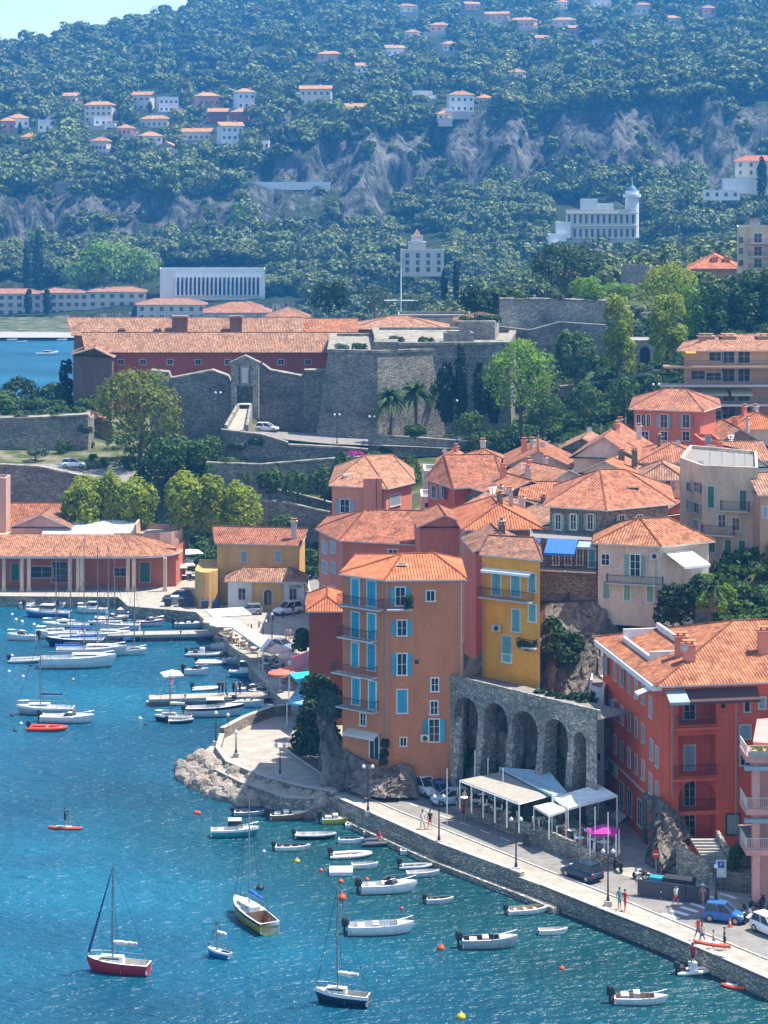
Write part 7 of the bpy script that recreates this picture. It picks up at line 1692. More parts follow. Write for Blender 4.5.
def body(kind,top,bot,legs='short'):
    J=pose(kind); names=list(J); idx={n:i for i,n in enumerate(names)}; vs_=[J[n] for n in names]; hip=J['pel'][2]
    ed=[('pel','sp'),('sp','ch'),('ch','nk'),('nk','hd0'),('hd0','hd')]
    for n in 'lr': ed+=[('ch','sh'+n),('sh'+n,'el'+n),('el'+n,'wr'+n),('pel','kn'+n),('kn'+n,'an'+n),('an'+n,'to'+n)]
    rad={'pel':(.155,.11),'sp':(.13,.10),'ch':(.165,.11),'nk':(.06,.06),'hd0':(.075,.085),'hd':(.085,.10)}
    for n in 'lr': rad.update({'sh'+n:(.07,.07),'el'+n:(.045,.045),'wr'+n:(.032,.032),'kn'+n:(.065,.065),'an'+n:(.042,.042),'to'+n:(.04,.03)})
    me=bpy.data.meshes.new('body'); me.from_pydata(vs_,[(idx[a],idx[b]) for a,b in ed],[]); o=bpy.data.objects.new('tmp',me); C.objects.link(o)
    o.modifiers.new('s','SKIN'); me.skin_vertices[0].data[0].use_root=True
    for i,n in enumerate(names): me.skin_vertices[0].data[i].radius=rad[n]
    m=o.modifiers.new('u','SUBSURF'); m.levels=1
    dg=bpy.context.evaluated_depsgraph_get(); ev=o.evaluated_get(dg); out=bpy.data.meshes.new_from_object(ev); bpy.data.objects.remove(o)
    out.materials.clear()
    for m in (SK,CM[top],CM[bot],HAIRD): out.materials.append(m)
    for p in out.polygons:
        c=p.center; p.use_smooth=True; up=c.z>hip-.02; arm=abs(c.x)>.21 and c.z<hip+.42
        if c.z>hip+.56: k=0
        elif kind=='sit': k=1 if (up and not arm and c.y>-.16) else 2 if (c.y>-.34 and not arm) else 0
        elif up: k=0 if arm else 1
        else:
            lim=hip-(.30 if legs=='short' else .8); k=2 if c.z>lim and abs(c.x)<.22 else 0
            if arm and c.z>hip-.15 and abs(c.x)>.2: k=0
        p.material_index=k
    # fingers and face features join the same body
    bm=bmesh.new(); bm.from_mesh(out)
    def blob(c,s,mi):
        r_=bmesh.ops.create_icosphere(bm,subdivisions=1,radius=1,matrix=Matrix.Translation(c)@Matrix.Diagonal((*s,1)))
        for f in {f for v in r_['verts'] for f in v.link_faces}: f.material_index=mi; f.smooth=True
    hd=Vector(J['hd']); blob(hd+Vector((0,-.105,-.03)),(.014,.02,.022),0)
    for s in (1,-1): blob(hd+Vector((s*.035,-.095,0)),(.012,.008,.008),3); blob(hd+Vector((s*.09,0,-.02)),(.012,.02,.03),0)
    blob(hd+Vector((0,-.095,-.065)),(.025,.008,.006),3)
    for n in 'lr':
        w_=Vector(J['wr'+n]); e=Vector(J['el'+n]); d=(w_-e).normalized(); sx=Vector((0,1,0)) if abs(d.y)<.8 else Vector((1,0,0))
        blob(w_+d*.05,(.03,.04,.05),0)
        for k in range(4): blob(w_+d*(.115-.008*abs(k-1))+sx*(k-1.5)*.019+Vector((0,-.01,0)),(.009,.009,.04),0)
        blob(w_+d*.06+sx*-.045,(.011,.02,.028),0)
    bm.to_mesh(out); bm.free(); return out,J
_bd={};_hr={}
def person(p,rz,kind,top,bot,label,legs='short',hair='short',z=None,h=1.0,hat=None,group=None):
    key=(kind,top,bot,legs)
    if key not in _bd: _bd[key]=body(*key[:3],legs)
    me,J=_bd[key]; t=thing('person',(p[0],p[1],p[2] if z is None else z),rz,label,'person',group); inst('body',me,t,(0,0,0),0,h)
    hk=(hair,kind=='sit')
    if hk not in _hr:
        mb=MB().use(HAIRD if hair!='fair' else HAIRB); mb.smooth=True; c=Vector(J['hd'])
        mb.grid([[(c.x+math.cos(a)*r_,c.y+.018+math.sin(a)*r_*1.05,c.z+zz) for a in [2*PI*k/10 for k in range(10)]] for zz,r_ in ((-.04 if hair!='long' else -.2,.06),(.0,.094),(.05,.098),(.09,.07),(.118,.02))],closed=True); _hr[hk]=mb.mesh('hair')
    inst('hair',_hr[hk],t,(0,0.012,0),0,h)
    if hat:
        mb=MB().use(hat); c=Vector(J['hd']); mb.tube([(c.x,c.y,c.z+.06),(c.x,c.y,c.z+.07)],.19,12); mb.tube([(c.x,c.y,c.z+.07),(c.x,c.y,c.z+.15)],[.11,.09],10); mb.build('hat',t)
    return t
G=lambda px,py,Z=QZ: W(px,py,Z)
PPL=[(422.5,829,'walk','white','white',200,'person in white walking on the quay road beside the one in black'),(430,829,'walk','black','red',200,'person in black top and red shorts walking on the quay road'),(463,820,'walk','red','black',30,'person in red with a dark bag by the restaurant wall'),
(619.5,909,'stand','teal','teal',20,'person in teal at the quay lamp post'),(625,911,'walk','red','red',150,'person in a long red dress at the quay lamp post'),(639,895,'walk','white','blue',160,'person in white and pale blue crossing the shaded road'),(676,906,'walk','white','red',30,'person in white top and red shorts near the zebra crossing'),(703,906,'walk','pink','pink',-20,'person in a pink dress beside the blue car'),
(698,940,'walk','red','blue',30,'woman in red top and denim shorts leading the group on the quay edge'),(702,944,'walk','beige','blue',30,'second woman in denim shorts on the quay edge'),(713.5,949,'carry','beige','teal',90,'child carrying the front end of the red board'),(724.5,950,'carry','black','black',90,'man in black carrying the rear end of the red board')]
for px,py,k,t_,b_,rz,lab in PPL: person(G(px,py),R(rz),k,t_,b_,lab,h=.82 if 'child' in lab else 1.0,legs='long' if 'dress' in lab else 'short',hat=CANVAS if 'pink dress' in lab else None)
person((W(691,956,1.0).x,W(691,960,1.0).y,.55),R(0),'carry','red','navy','person in red climbing down to the white inflatable at the quay wall')
person((KB.location.x,KB.location.y,.24),R(90),'paddle','black','black','paddler in black standing on the orange board')
mb=MB().use(YELB); mb.tube([(0,0,0),(.1,0,1.9)],.018,5); mb.box((-.01,0,-.15),(.04,.2,.4)); o=mb.build('paddle',None,(KB.location.x+.45,KB.location.y,.15)); tag(o,'long yellow paddle in the hands of the standing paddler','paddle')
kb=kayak(W(712,945,QZ+.8),R(-25),3.0,ORG,'red orange board with a yellow patch carried by two people along the quay',z=QZ+.75,name='paddle_board',cat='paddle board')
for px,py,k,t_,b_,rz,lab in [(293,617,'walk','navy','grey',0,'person in navy beside the white four wheel drive car'),(306,602,'walk','blue','beige',160,'person in blue by the corner of the harbour house'),(301,605,'walk','red','black',190,'person in red at the corner of the harbour house'),(286,641,'stand','grey','grey',20,'person in grey in the middle of the square, left of a pair'),(289.5,641,'stand','beige','grey',200,'person in beige in the middle of the square, right of a pair'),(246,639,'walk','black','black',40,'person in black at the end of the long white awning'),(254,650,'stand','white','navy',40,'waiter in white shirt under the long white awning')]:
    person(G(px,py),R(rz),k,t_,b_,lab)
for i,(px,t_,lab) in enumerate(((219,'black','person in a dark wetsuit on the pier, leftmost'),(222.5,'navy','person in a navy wetsuit on the pier, second'),(226,'black','person in a dark wetsuit on the pier, third'),(236,'grey','person in grey on the pier, fourth'),(240,'navy','person in navy on the pier, rightmost'))):
    person(W(px,695,.9),R(40*i),'stand',t_,t_,lab,legs='long')
for i,(px,py,t_,lab) in enumerate(((171,690,'red','person in red sitting under the small white parasol of the pier'),(379,841,'red','person in red sitting in the dark inflatable boat'),(482,874,'red','child in red sitting in the red and yellow float'))):
    p=W(px,py,.3); person(p,R(20),'sit',t_,'navy',lab,z=(.92-.25 if i==0 else .0))
# ================================================================== cars
CARP={'white':plain('car_paint_white',(.75,.76,.77),.2),'blue':plain('car_paint_blue',(.03,.14,.38),.2),'navy':plain('car_paint_dark_blue',(.02,.04,.08),.2),'silver':plain('car_paint_silver',(.45,.48,.50),.2,.6),'pale':plain('car_paint_pale_blue',(.45,.58,.65),.2)}
LAMPM=plain('lamp_glass',(.7,.7,.68),.15); TAIL=plain('tail_lamp_red',(.45,.01,.01),.2); MW=CANVAS
_cw=None
def car(p,rz,L,Hh,col,label,name='parked_car',kind='hatch'):
    global _cw
    m=CARP[col]; t=thing(name,p,rz,label,'car','cars and vans on the harbour roads'); W_=L*.41 if L<4.2 else L*.39
    prof=[(-L/2,.35,.55),(-L/2+.06,.3,.82),(-L*.36,.25,.95),(-L*.1,.22,.96),(L*.2,.22,.92),(L*.34,.25,.84),(L*.46,.3,.70),(L/2,.36,.52)]
    if kind=='suv': prof=[(x,a+.06,b+.12) for x,a,b in prof]
    mb=MB().use(m); mb.smooth=True; rows_=[]
    for i,(x,a,b) in enumerate(prof):
        k=.88 if i in(0,7) else .96 if i in (1,6) else 1.0; w=W_/2*k
        rows_.append([(x,-w*.93,a),(x,-w,a+.12),(x,-w,b-.22),(x,-w*.93,b-.04),(x,-w*.6,b),(x,w*.6,b),(x,w*.93,b-.04),(x,w,b-.22),(x,w,a+.12),(x,w*.93,a)])
    mb.grid(rows_); mb.face(rows_[0][::-1]); mb.face(rows_[-1]); mb.use(IRON); mb.box((0,0,.28),(L*.94,W_*.88,.16)); mb.build('body',t)
    zb_=.9+(.12 if kind=='suv' else 0); zr=Hh-.04; r0,r1=(-L*.45,L*.24) if kind!='sedan' else (-L*.36,L*.22); q0,q1=(-L*.38,L*.04) if kind!='sedan' else (-L*.2,L*.03)
    mb=MB().use(GLASS); mb.grid([[(r0,-W_*.46,zb_),(r1,-W_*.46,zb_),(r1,W_*.46,zb_),(r0,W_*.46,zb_)],[(q0,-W_*.37,zr),(q1,-W_*.37,zr),(q1,W_*.37,zr),(q0,W_*.37,zr)]],closed=True); mb.build('glasshouse',t)
    mb=MB().use(m); mb.box(((q0+q1)/2,0,zr+.02),(q1-q0+.08,W_*.76,.07))
    for s in (-1,1):
        for (xa,xb) in ((r0,q0),(r1,q1),((r0+r1)/2,(q0+q1)/2)): mb.tube([(xa,s*W_*.462,zb_),(xb,s*W_*.375,zr)],.045,4)
    mb.build('roof',t)
    if _cw is None:
        x=MB().use(BLACK); x.tube([(0,-.11,0),(0,.11,0)],.31,14); x.use(STEEL); x.tube([(0,-.12,0),(0,.12,0)],.18,10); _cw=x.mesh('wheel')
    for sx in (-.31,.31):
        for sy in (-1,1): inst('wheel',_cw,t,(L*sx,sy*(W_/2-.1),.31))
    for sy in (-1,1):
        x=MB().use(LAMPM); x.box((L*.465,sy*W_*.34,.66+(.12 if kind=='suv' else 0)),(.16,.32,.14)); x.build('headlight',t); x=MB().use(TAIL); x.box((-L*.49,sy*W_*.37,.74+(.1 if kind=='suv' else 0)),(.08,.2,.26)); x.build('tail_light',t)
    return t
cz=lambda px,py,Z=QZ+.01: W(px,py,Z)
car(cz(582,878),R(132),3.9,1.5,'navy','dark blue estate car driving along the quay road',name='moving_car')
car(cz(724,921),R(-20),3.4,1.52,'blue','small blue hatchback parked beside the motorbikes')
car(cz(770,934),R(-60),3.6,1.5,'white','white car cut by the right edge of the view')
car(cz(425,794),R(-58),4.3,1.75,'white','white four wheel drive car, leftmost of the row under the arches',kind='suv')
car(cz(436,795),R(-60),4.0,1.5,'silver','silver car, second of the row under the arches')
car(cz(444,798),R(-62),3.9,1.5,'blue','blue car, third of the row under the arches')
car(cz(451,804),R(195),3.9,1.5,'pale','pale blue hatchback at the end of the row beside the restaurant terrace')
car(cz(568,783,2.0),R(185),3.8,1.6,'white','white car parked at the foot of the last arch')
car(cz(288,614),R(215),4.4,1.8,'white','white four wheel drive car on the harbour square',kind='suv')
car(cz(249,614),R(185),3.9,1.45,'silver','grey car under the edge of the white parasol by the harbour house')
car(cz(282,650),R(-38),4.1,1.45,'silver','silver saloon with open door by the promenade terraces',kind='sedan')
p=D(73,467,373); car(Vector((p.x,p.y,p.z)),R(8),4.3,1.5,'white','white estate car parked on the upper road at the left')
p=D(267,431,386); car(Vector((p.x,p.y,p.z)),R(-10),4.2,1.5,'white','white car by the ramp under the citadel gate')
p=D(457,446,376); car(Vector((p.x,p.y,p.z)),R(-6),4.3,1.5,'silver','silver car on the citadel road above the orange roofs')
# scooters and motorbikes
_sc={}
def scooter(p,rz,m,label):
    t=thing('motor_scooter',p,rz,label,'scooter','scooters and motorbikes parked by the quay')
    if 'w' not in _sc:
        x=MB().use(BLACK); x.tube([(0,-.06,0),(0,.06,0)],.27,12); _sc['w']=x.mesh('wheel')
    for x_ in (-.6,.62): inst('wheel',_sc['w'],t,(x_,0,.27))
    k=m.name
    if k not in _sc:
        x=MB().use(m); x.grid([[(-.8,-.1,.6),(-.75,-.12,.75),(-.75,.12,.75),(-.8,.1,.6)],[(-.3,-.17,.4),(-.3,-.16,.74),(-.3,.16,.74),(-.3,.17,.4)],[(.05,-.15,.3),(.05,-.15,.42),(.05,.15,.42),(.05,.15,.3)],[(.38,-.18,.3),(.42,-.2,.6),(.42,.2,.6),(.38,.18,.3)]],closed=True)
        x.grid([[(.40,-.2,.35),(.40,.2,.35)],[(.52,-.17,.75),(.52,.17,.75)],[(.45,-.1,1.0),(.45,.1,1.0)]]); x.tube([(.62,0,.3),(.45,0,1.0)],.04,6); _sc[k]=x.mesh('body')
        y=MB().use(BLACK); y.box((-.35,0,.8),(.75,.28,.12)); _sc[k+'s']=y.mesh('seat')
        z=MB().use(IRON); z.tube([(.43,-.34,1.06),(.45,0,1.02),(.43,.34,1.06)],.025,5); z.use(STEEL); z.box((.5,0,.93),(.08,.16,.14)); _sc[k+'h']=z.mesh('handlebar')
    inst('body',_sc[k],t); inst('seat',_sc[k+'s'],t); inst('handlebar',_sc[k+'h'],t); return t
for i,(px,py,m,rz,lab) in enumerate(((742,918,IRON,60,'black scooter, first right of the small blue hatchback'),(748,922,HW,60,'white scooter next to the first black one right of the blue hatchback'),(754,917,IRON,60,'black motorbike behind the white scooter'),(760,924,HG,60,'grey scooter in the middle of the motorbike row'),(766,919,IRON,60,'dark motorbike at the right edge behind the grey scooter'),(752,911,IRON,70,'dark motorbike in the shade by the stone steps'),(762,909,IRON,70,'dark motorbike under the pink balcony building'),
 (647,884,IRON,130,'black scooter at the foot of the grey rock bulge'),(640,880,HG,130,'grey scooter left of the black one at the rock bulge'),(657,888,IRON,120,'black scooter beside the wooden screen'),(618,871,IRON,110,'black motorbike behind the double lamp post'),(268,607,IRON,20,'black scooter at the arched door of the harbour house'))):
    scooter(cz(px,py),R(rz),m,lab)
# traffic cone
p=cz(730,927); t=thing('traffic_cone',p,0,'red and white traffic cone beside the small blue hatchback','cone'); mb=MB().use(ORG); mb.tube([(0,0,.02),(0,0,.3)],[.16,.1],10); mb.box((0,0,.02),(.4,.4,.04)); mb.tube([(0,0,.5),(0,0,.72)],[.07,.03],10); mb.build('cone',t); mb=MB().use(HW); mb.tube([(0,0,.3),(0,0,.5)],[.1,.07],10); mb.build('band',t)
# lamp posts
GLOBE=plain('frosted_lamp_globe',(.8,.8,.76),.3)
def lamp(px,py,hpx,label,arms=2,Z=QZ,Y=None,base=True):
    p=W(px,py,Z) if Y is None else D(px,py,Y); h=hpx*p.y/F; t=thing('street_lamp',p,0,label,'street lamp','street lamps'); mb=MB().use(IRON)
    mb.tube([(0,0,0),(0,0,.5),(0,0,.9),(0,0,h)],[.2,.16,.08,.045],8); mb.build('post',t)
    if base: mb=MB().use(KERB); mb.box((0,0,.2),(.6,.6,.5)); mb.build('plinth',t)
    for s in ((-1,1) if arms==2 else (0,)):
        mb=MB().use(IRON); mb.tube([(0,0,h-.15),(s*.3,0,h-.05),(s*.42,0,h)],.025,5); mb.tube([(s*.42,0,h),(s*.42,0,h+.06)],.1,8); mb.build('arm',t)
        mb=MB().use(GLOBE); mb.smooth=True; mb.grid([[(s*.42+math.cos(a)*r_,math.sin(a)*r_,h+.06+z) for a in [2*PI*k/8 for k in range(8)]] for z,r_ in ((0,.09),(.1,.19),(.26,.16),(.36,.05),(.4,.01))],closed=True); mb.build('lantern',t)
    return t
lamp(280,778,31,'double lamp on the round jetty apron')
lamp(236,757,23,'lamp beside the jetty parapet, lower of two',1); lamp(228,735,18,'small lamp at the bend of the jetty wall',1); lamp(216,745,30,'slim mast lamp above the breakwater boulders',1)
lamp(368,815,46,'lamp post at the quay parapet where the rock spur ends'); lamp(439,845,46,'tall lamp post on the parapet beside the walking pair'); lamp(516,872,50,'tall lamp post on the parapet facing the restaurant'); lamp(608,906,52,'double lamp post on the quay where the person in red passes')
lamp(263,643,20,'double lamp in the harbour square'); lamp(272,652,36,'tall slim mast lamp in the harbour square',1); lamp(716,905,36,'lamp in front of the stone stairs by the parking sign',1)
lamp(310,534,30,'lamp at the top of the harbour street',1,Z=QZ); lamp(218,434,40,'double street lamp left of the gate ramp',2,Y=378,base=False); lamp(337,446,30,'double street lamp on the citadel road beneath the bastion',2,Y=373,base=False); lamp(372,446,28,'double street lamp on the citadel road near the palms',2,Y=374,base=False); lamp(656,412,26,'white double street lamp above the red villa',2,Y=340,base=False); lamp(457,446,44,'lamp post on the citadel road above the vermilion house',1,Y=370,base=False)
# bollards on the square
_bo=MB().use(IRON); _bo.tube([(0,0,0),(0,0,.1),(0,0,.7),(0,0,.85)],[.14,.1,.08,.03],8); bo_=_bo.mesh('bollard')
for i,(px,py) in enumerate(((248,631),(251.5,630),(259,627),(268,622),(273,620),(243,634),(283,618))):
    tag(inst('bollard',bo_,None,cz(px,py)),'short black bollard in the row across the harbour square','bollard','bollards across the harbour square')
# dustbins by the harbour house
for i,(px,py,m,lab) in enumerate(((168,606,IRON,'black dustbin, leftmost on the tan quay'),(175,604,HG,'white sack container beside the leftmost dustbin'),(182,606,IRON,'black dustbin, middle of the tan quay'),(190,606,NAVY,'dark blue dustbin nearest the ochre wing'),(205,608,NAVY,'dark container under the ochre wing, left'),(216,609,NAVY,'dark container under the ochre wing, right'))):
    t=thing('dustbin',cz(px,py),0,lab,'bin'); mb=MB().use(m); mb.grid([[(-.45,-.4,0),(.45,-.4,0),(.45,.4,0),(-.45,.4,0)],[(-.55,-.5,1.1),(.55,-.5,1.1),(.55,.5,1.1),(-.55,.5,1.1)]],closed=True); mb.build('body',t); mb=MB().use(m); mb.grid([[(-.6,y,1.1+.2*(1-(y/.55)**2)),(.6,y,1.1+.2*(1-(y/.55)**2))] for y in (-.55,-.25,0,.25,.55)]); mb.build('lid',t)
car(cz(178,601),R(175),4.4,1.5,'navy','dark blue car on the tan quay behind the dustbins')
# ================================================================== terraces, parasols, tables
def parasol(p,w,h,m,label,rz=0,n=4,drop=.5):
    t=thing('parasol',p,rz,label,'parasol'); mb=MB().use(WHITE); mb.tube([(0,0,0),(0,0,h+.1)],.035,6); mb.box((0,0,.05),(.6,.6,.1)); mb.build('pole',t)
    mb=MB().use(m); P_=[(w/2*math.sqrt(2 if n==4 else 1)*math.cos(2*PI*(i+.5)/n),w/2*math.sqrt(2 if n==4 else 1)*math.sin(2*PI*(i+.5)/n)) for i in range(n)]
    for i in range(n):
        a,b_=P_[i],P_[(i+1)%n]; mb.face([(a[0],a[1],h-drop),(b_[0],b_[1],h-drop),(0,0,h)]); mb.face([(a[0],a[1],h-drop-.18),(b_[0],b_[1],h-drop-.18),(b_[0],b_[1],h-drop),(a[0],a[1],h-drop)])
    mb.build('canopy',t); return t
PEACHC=plain('peach_canvas',(.72,.50,.38),.8); REDC=plain('coral_canvas',(.70,.14,.08),.8); MAG=plain('magenta_canvas',(.62,.03,.33),.8)
for px,py,w,m,lab,n in ((190,566,3.6,CANVAS,'white parasol at the round end of the station, upper right',4),(172,580,4,CANVAS,'white parasol, left of three on the station terrace',4),(181,576,3.6,CANVAS,'white parasol, middle of three on the station terrace',4),(193,577,4,CANVAS,'white parasol, right of three on the station terrace',4),(228,628,5.4,CANVAS,'large white parasol in front of the ochre wing',4),(217,637,4.2,PEACHC,'brown striped parasol below the large white one',6),(226,640,4.6,CANVAS,'round white parasol below the large white one',8),
 (261,660,3.6,PEACHC,'peach parasol at the end of the long white awning',8),(276,667,3.6,PEACHC,'peach parasol, second down the promenade',8),(290,673,3.2,PEACHC,'peach parasol, third down the promenade',8),(299,680,3.0,PEACHC,'peach parasol nearest the cyan awning',8),(280,691,3.0,REDC,'coral parasol, left of two beside the cyan awning',8),(290,688,3.0,REDC,'coral parasol, right of two beside the cyan awning',8),(604,843,0,MAG,'',4),(172,692,2.4,CANVAS,'small white parasol on the pier with people',4)):
    if lab: parasol(W(px,py,QZ if px!=172 or py<600 else .9),w,2.7,m,lab,.3 if n==4 else 0,n)
def shade(pts,mat,label,name='awning',Z0=QZ,posts=True,th=.05,sag=0,grp=None,slats=0,cat='awning'):
    c=sum(pts,Vector((0,0,0)))/len(pts); t=thing(name,(c.x,c.y,Z0),0,label,cat,grp); o=Vector((c.x,c.y,Z0)); Q=[p-o for p in pts]
    mb=MB().use(mat)
    if slats:
        for k in range(slats):
            f=k/slats; g=(k+.97)/slats; a,b_=Q[0].lerp(Q[1],f),Q[0].lerp(Q[1],g); d_,c_=Q[3].lerp(Q[2],f),Q[3].lerp(Q[2],g); mb.face([a,b_,c_,d_]); u=Vector((0,0,-.06)); mb.face([a+u,b_+u,b_,a])
    else:
        mid=c-o-Vector((0,0,sag)); 
        for i in range(len(Q)): mb.face([Q[i],Q[(i+1)%len(Q)],mid])
        u=Vector((0,0,-.22))
        for i in range(len(Q)): mb.face([Q[i]+u,Q[(i+1)%len(Q)]+u,Q[(i+1)%len(Q)],Q[i]])
    mb.build('canopy',t)
    if posts:
        for i,q in enumerate(Q): mb=MB().use(WHITE); mb.tube([(q.x,q.y,0),(q.x,q.y,q.z-.02)],.07,6); mb.build('post',t)
    if slats:
        for i in range(4): mb=MB().use(WHITE); mb.tube([Q[i]-Vector((0,0,.12)),Q[(i+1)%4]-Vector((0,0,.12))],.09,4); mb.build('beam',t)
        for i in range(1,5):
            for (a,b_) in ((Q[0],Q[1]),): q=a.lerp(b_,i/5); mb=MB().use(WHITE); mb.box((q.x,q.y,q.z/2-.05),(.14,.14,q.z-.1)); mb.build('post',t)
    return t
Zd=2.8
shade([W(232,627,4.4),W(243,624,4.6),W(272,640,4.6),W(263,649,4.4)],CANVAS,'long white awning over the promenade terrace')
shade([W(289,673,4.6),W(311,671,4.8),W(312,685,4.8),W(301,684,4.6)],CYANC,'bright cyan awning against the dark red house')
SB=plain('blue_striped_canvas',(.10,.42,.58),.8); SB2=plain('pale_blue_stripe',(.55,.75,.80),.8)
t=shade([W(300,684,4.3),W(314,689,4.9),W(303,705,4.9),W(287,702,4.3)],SB,'blue striped awning on the steps beside the ivy',posts=True)
mb=MB().use(SB2); q=[p-Vector(t.location) for p in (W(300,684,4.3),W(314,689,4.9),W(303,705,4.9),W(287,702,4.3))]
for k in range(8):
    f,g=k/8+.02,k/8+.055; mb.face([q[0].lerp(q[3],f)+Vector((0,0,.02)),q[1].lerp(q[2],f)+Vector((0,0,.02)),q[1].lerp(q[2],g)+Vector((0,0,.02)),q[0].lerp(q[3],g)+Vector((0,0,.02))])
mb.build('stripes',t)
# restaurant terrace
rd_=Vector((.587,-.81)); bk=Vector((.81,.587))
A0,A1,A2=[Vector(W(x,y,QZ)[:2]) for x,y in ((456,812),(531,842),(592,869))]
t=thing('restaurant_terrace',(A0.x,A0.y,QZ),0,'raised restaurant terrace with a pale stone front wall under the arches','terrace'); 
mb=MB().use(QUAYST); pg=[A0,A1,A2,A2+bk*3.4,A1+bk*5.4,A0+bk*5.0]; mb.prism([p-A0 for p in pg],-.3,Zd-QZ-.02); mb.build('plinth',t)
mb=MB().use(PAVE); mb.face([(p.x-A0.x,p.y-A0.y,Zd-QZ) for p in poly_ccw(pg)]); mb.build('floor',t)
for a,b_ in ((A0,A1-rd_*.0),(A1+rd_*.9,A2)):
    d_=(b_-a); m_=(a+b_)/2+bk*.15; mb=MB().use(QUAYST); mb.box((m_.x-A0.x,m_.y-A0.y,Zd-QZ+.22),(d_.length,.3,.5),math.atan2(d_.y,d_.x)); mb.build('parapet',t)
    for k in range(int(d_.length/2.2)+1):
        q=a+d_*(k/int(d_.length/2.2))+bk*.2; mb=MB().use(WHITE); mb.box((q.x-A0.x,q.y-A0.y,Zd-QZ+.75),(.12,.12,.7)); mb.build('railing_post',t)
ped=[]
d_=(A1-A0); 
p_,dd_=lobes_pts([(d_.x*k/16+bk.x*.5,d_.y*k/16+bk.y*.5,.55,.36,.36,.42) for k in range(17)],2600,rng); r=thing('planter_hedge',(A0.x,A0.y,Zd),0,'low green hedge along the front of the restaurant terrace','hedge'); inst('foliage',quads_mesh('foliage',p_,dd_+rng.normal(size=dd_.shape)*.5,.16*np.ones(len(p_)),LEAF['mid']),r)
mb=MB().use(WHITE); q=d_/2+bk*.5; mb.box((q.x,q.y,.18),(d_.length,.5,.36),math.atan2(d_.y,d_.x)); mb.build('planter',r)
SLAT=plain('cream_pergola_slats',(.40,.36,.30),.8)
shade([W(460,780,5.5),W(519,803,5.5),W(555,793,5.6),W(500,772,5.6)],SLAT,'cream slatted pergola of the restaurant on white posts',name='pergola',Z0=Zd,slats=14,cat='pergola')
BLW2=plain('pale_blue_canvas',(.50,.66,.72),.8)
shade([W(500,767,6.0),W(549,771,6.3),W(566,791,5.9),W(553,795,5.9)],BLW2,'pale blue white canvas roof behind the slatted pergola',Z0=Zd,sag=.2)
shade([W(553,797,5.6),W(598,784,6.2),W(617,795,6.0),W(568,808,5.4)],CANVAS,'large white sloping canvas beside the red building',Z0=Zd,sag=.3)
shade([W(534,806,5.0),W(551,802,5.2),W(568,809,5.2),W(549,815,5.0)],CANVAS,'small square white canopy over the terrace entrance',Z0=Zd,sag=-.3)
t=shade([W(588,828,4.9),W(604,824,5.2),W(619,829,5.0),W(616,834,4.8),W(590,834,4.7)],MAG,'flat magenta canopy near the red building',Z0=Zd,sag=-.25)
t=thing('folded_parasol',W(570,782,2.2),0,'folded magenta parasol in front of the white car under the arches','parasol'); mb=MB().use(MAG); mb.tube([(0,0,.3),(0,0,2.2)],[.45,.05],8); mb.build('canopy',t); mb=MB().use(WHITE); mb.tube([(0,0,0),(0,0,2.3)],.04,6); mb.build('pole',t)
# poles along the terrace edge
for i,(px,py,hp) in enumerate(((475,806,60),(488,812,58),(503,820,56),(447,820,56))):
    p=W(px,py-8,Zd); t=thing('flagpole',(p.x,p.y,QZ),0,('thin white pole in front of the pergola, left','thin white pole in front of the pergola, middle','thin white pole in front of the pergola, right','thin grey green pole beside the parked pale blue hatchback')[i],'pole'); mb=MB().use(WHITE); mb.tube([(0,0,0),(0,0,hp*p.y/F)],.05,6); mb.build('shaft',t)
for i,px in enumerate((552,566,580,595,608)):
    y=846+(px-552)*.42; p=W(px,y-9,Zd); t=thing('flagpole',(p.x,p.y,Zd),0,'thin white pole on the right part of the terrace wall, number %s from the left'%('one two three four five'.split()[i]),'pole'); mb=MB().use(WHITE); mb.tube([(0,0,0),(0,0,4.2)],.045,6); mb.build('shaft',t)
# tables and chairs
def mk_table():
    t=thing('cafe_table',(0,0,0),0,'x','table'); mb=MB().use(CANVAS); mb.tube([(0,0,.71),(0,0,.75)],.42,12); mb.build('tabletop',t); mb=MB().use(IRON); mb.tube([(0,0,0),(0,0,.71)],.04,6); mb.tube([(0,0,0),(0,0,.03)],.24,8); mb.build('leg',t); return t
def mk_chair(m):
    t=thing('cafe_chair',(0,0,0),0,'x','chair'); mb=MB().use(m); mb.box((0,0,.45),(.44,.44,.05)); mb.build('seat',t); mb=MB().use(m); mb.box((0,.21,.72),(.42,.04,.4)); mb.build('backrest',t)
    for x in (-.19,.19):
        for y in (-.19,.19): mb=MB().use(m); mb.box((x,y,.22),(.035,.035,.44)); mb.build('leg',t)
    return t
tb=mk_table(); ch={k:mk_chair(m) for k,m in (('dark',IRON),('wood',TEAK),('white',WHITE))}; used=set()
spots=[(465,805,Zd),(476,808,Zd),(487,812,Zd),(498,816,Zd),(508,820,Zd),(482,802,Zd),(500,807,Zd),(513,811,Zd),(541,826,Zd),(551,829,Zd),(561,834,Zd),(572,838,Zd),(548,818,Zd),(563,822,Zd),(580,846,Zd),(590,848,Zd),(602,850,Zd),(586,838,Zd),
 (236,643,QZ),(242,646,QZ),(248,649,QZ),(254,653,QZ),(247,642,QZ),(253,646,QZ),(259,650,QZ),(265,661,QZ),(271,664,QZ),(277,670,QZ),(268,656,QZ),(283,675,QZ),(291,680,QZ),(297,684,QZ),(284,683,QZ),(176,580,QZ),(184,580,QZ),(194,580,QZ),(222,636,QZ),(229,634,QZ),(266,669,QZ),(274,676,QZ)]
rr=random.Random(4); kk=list(ch); npp=0
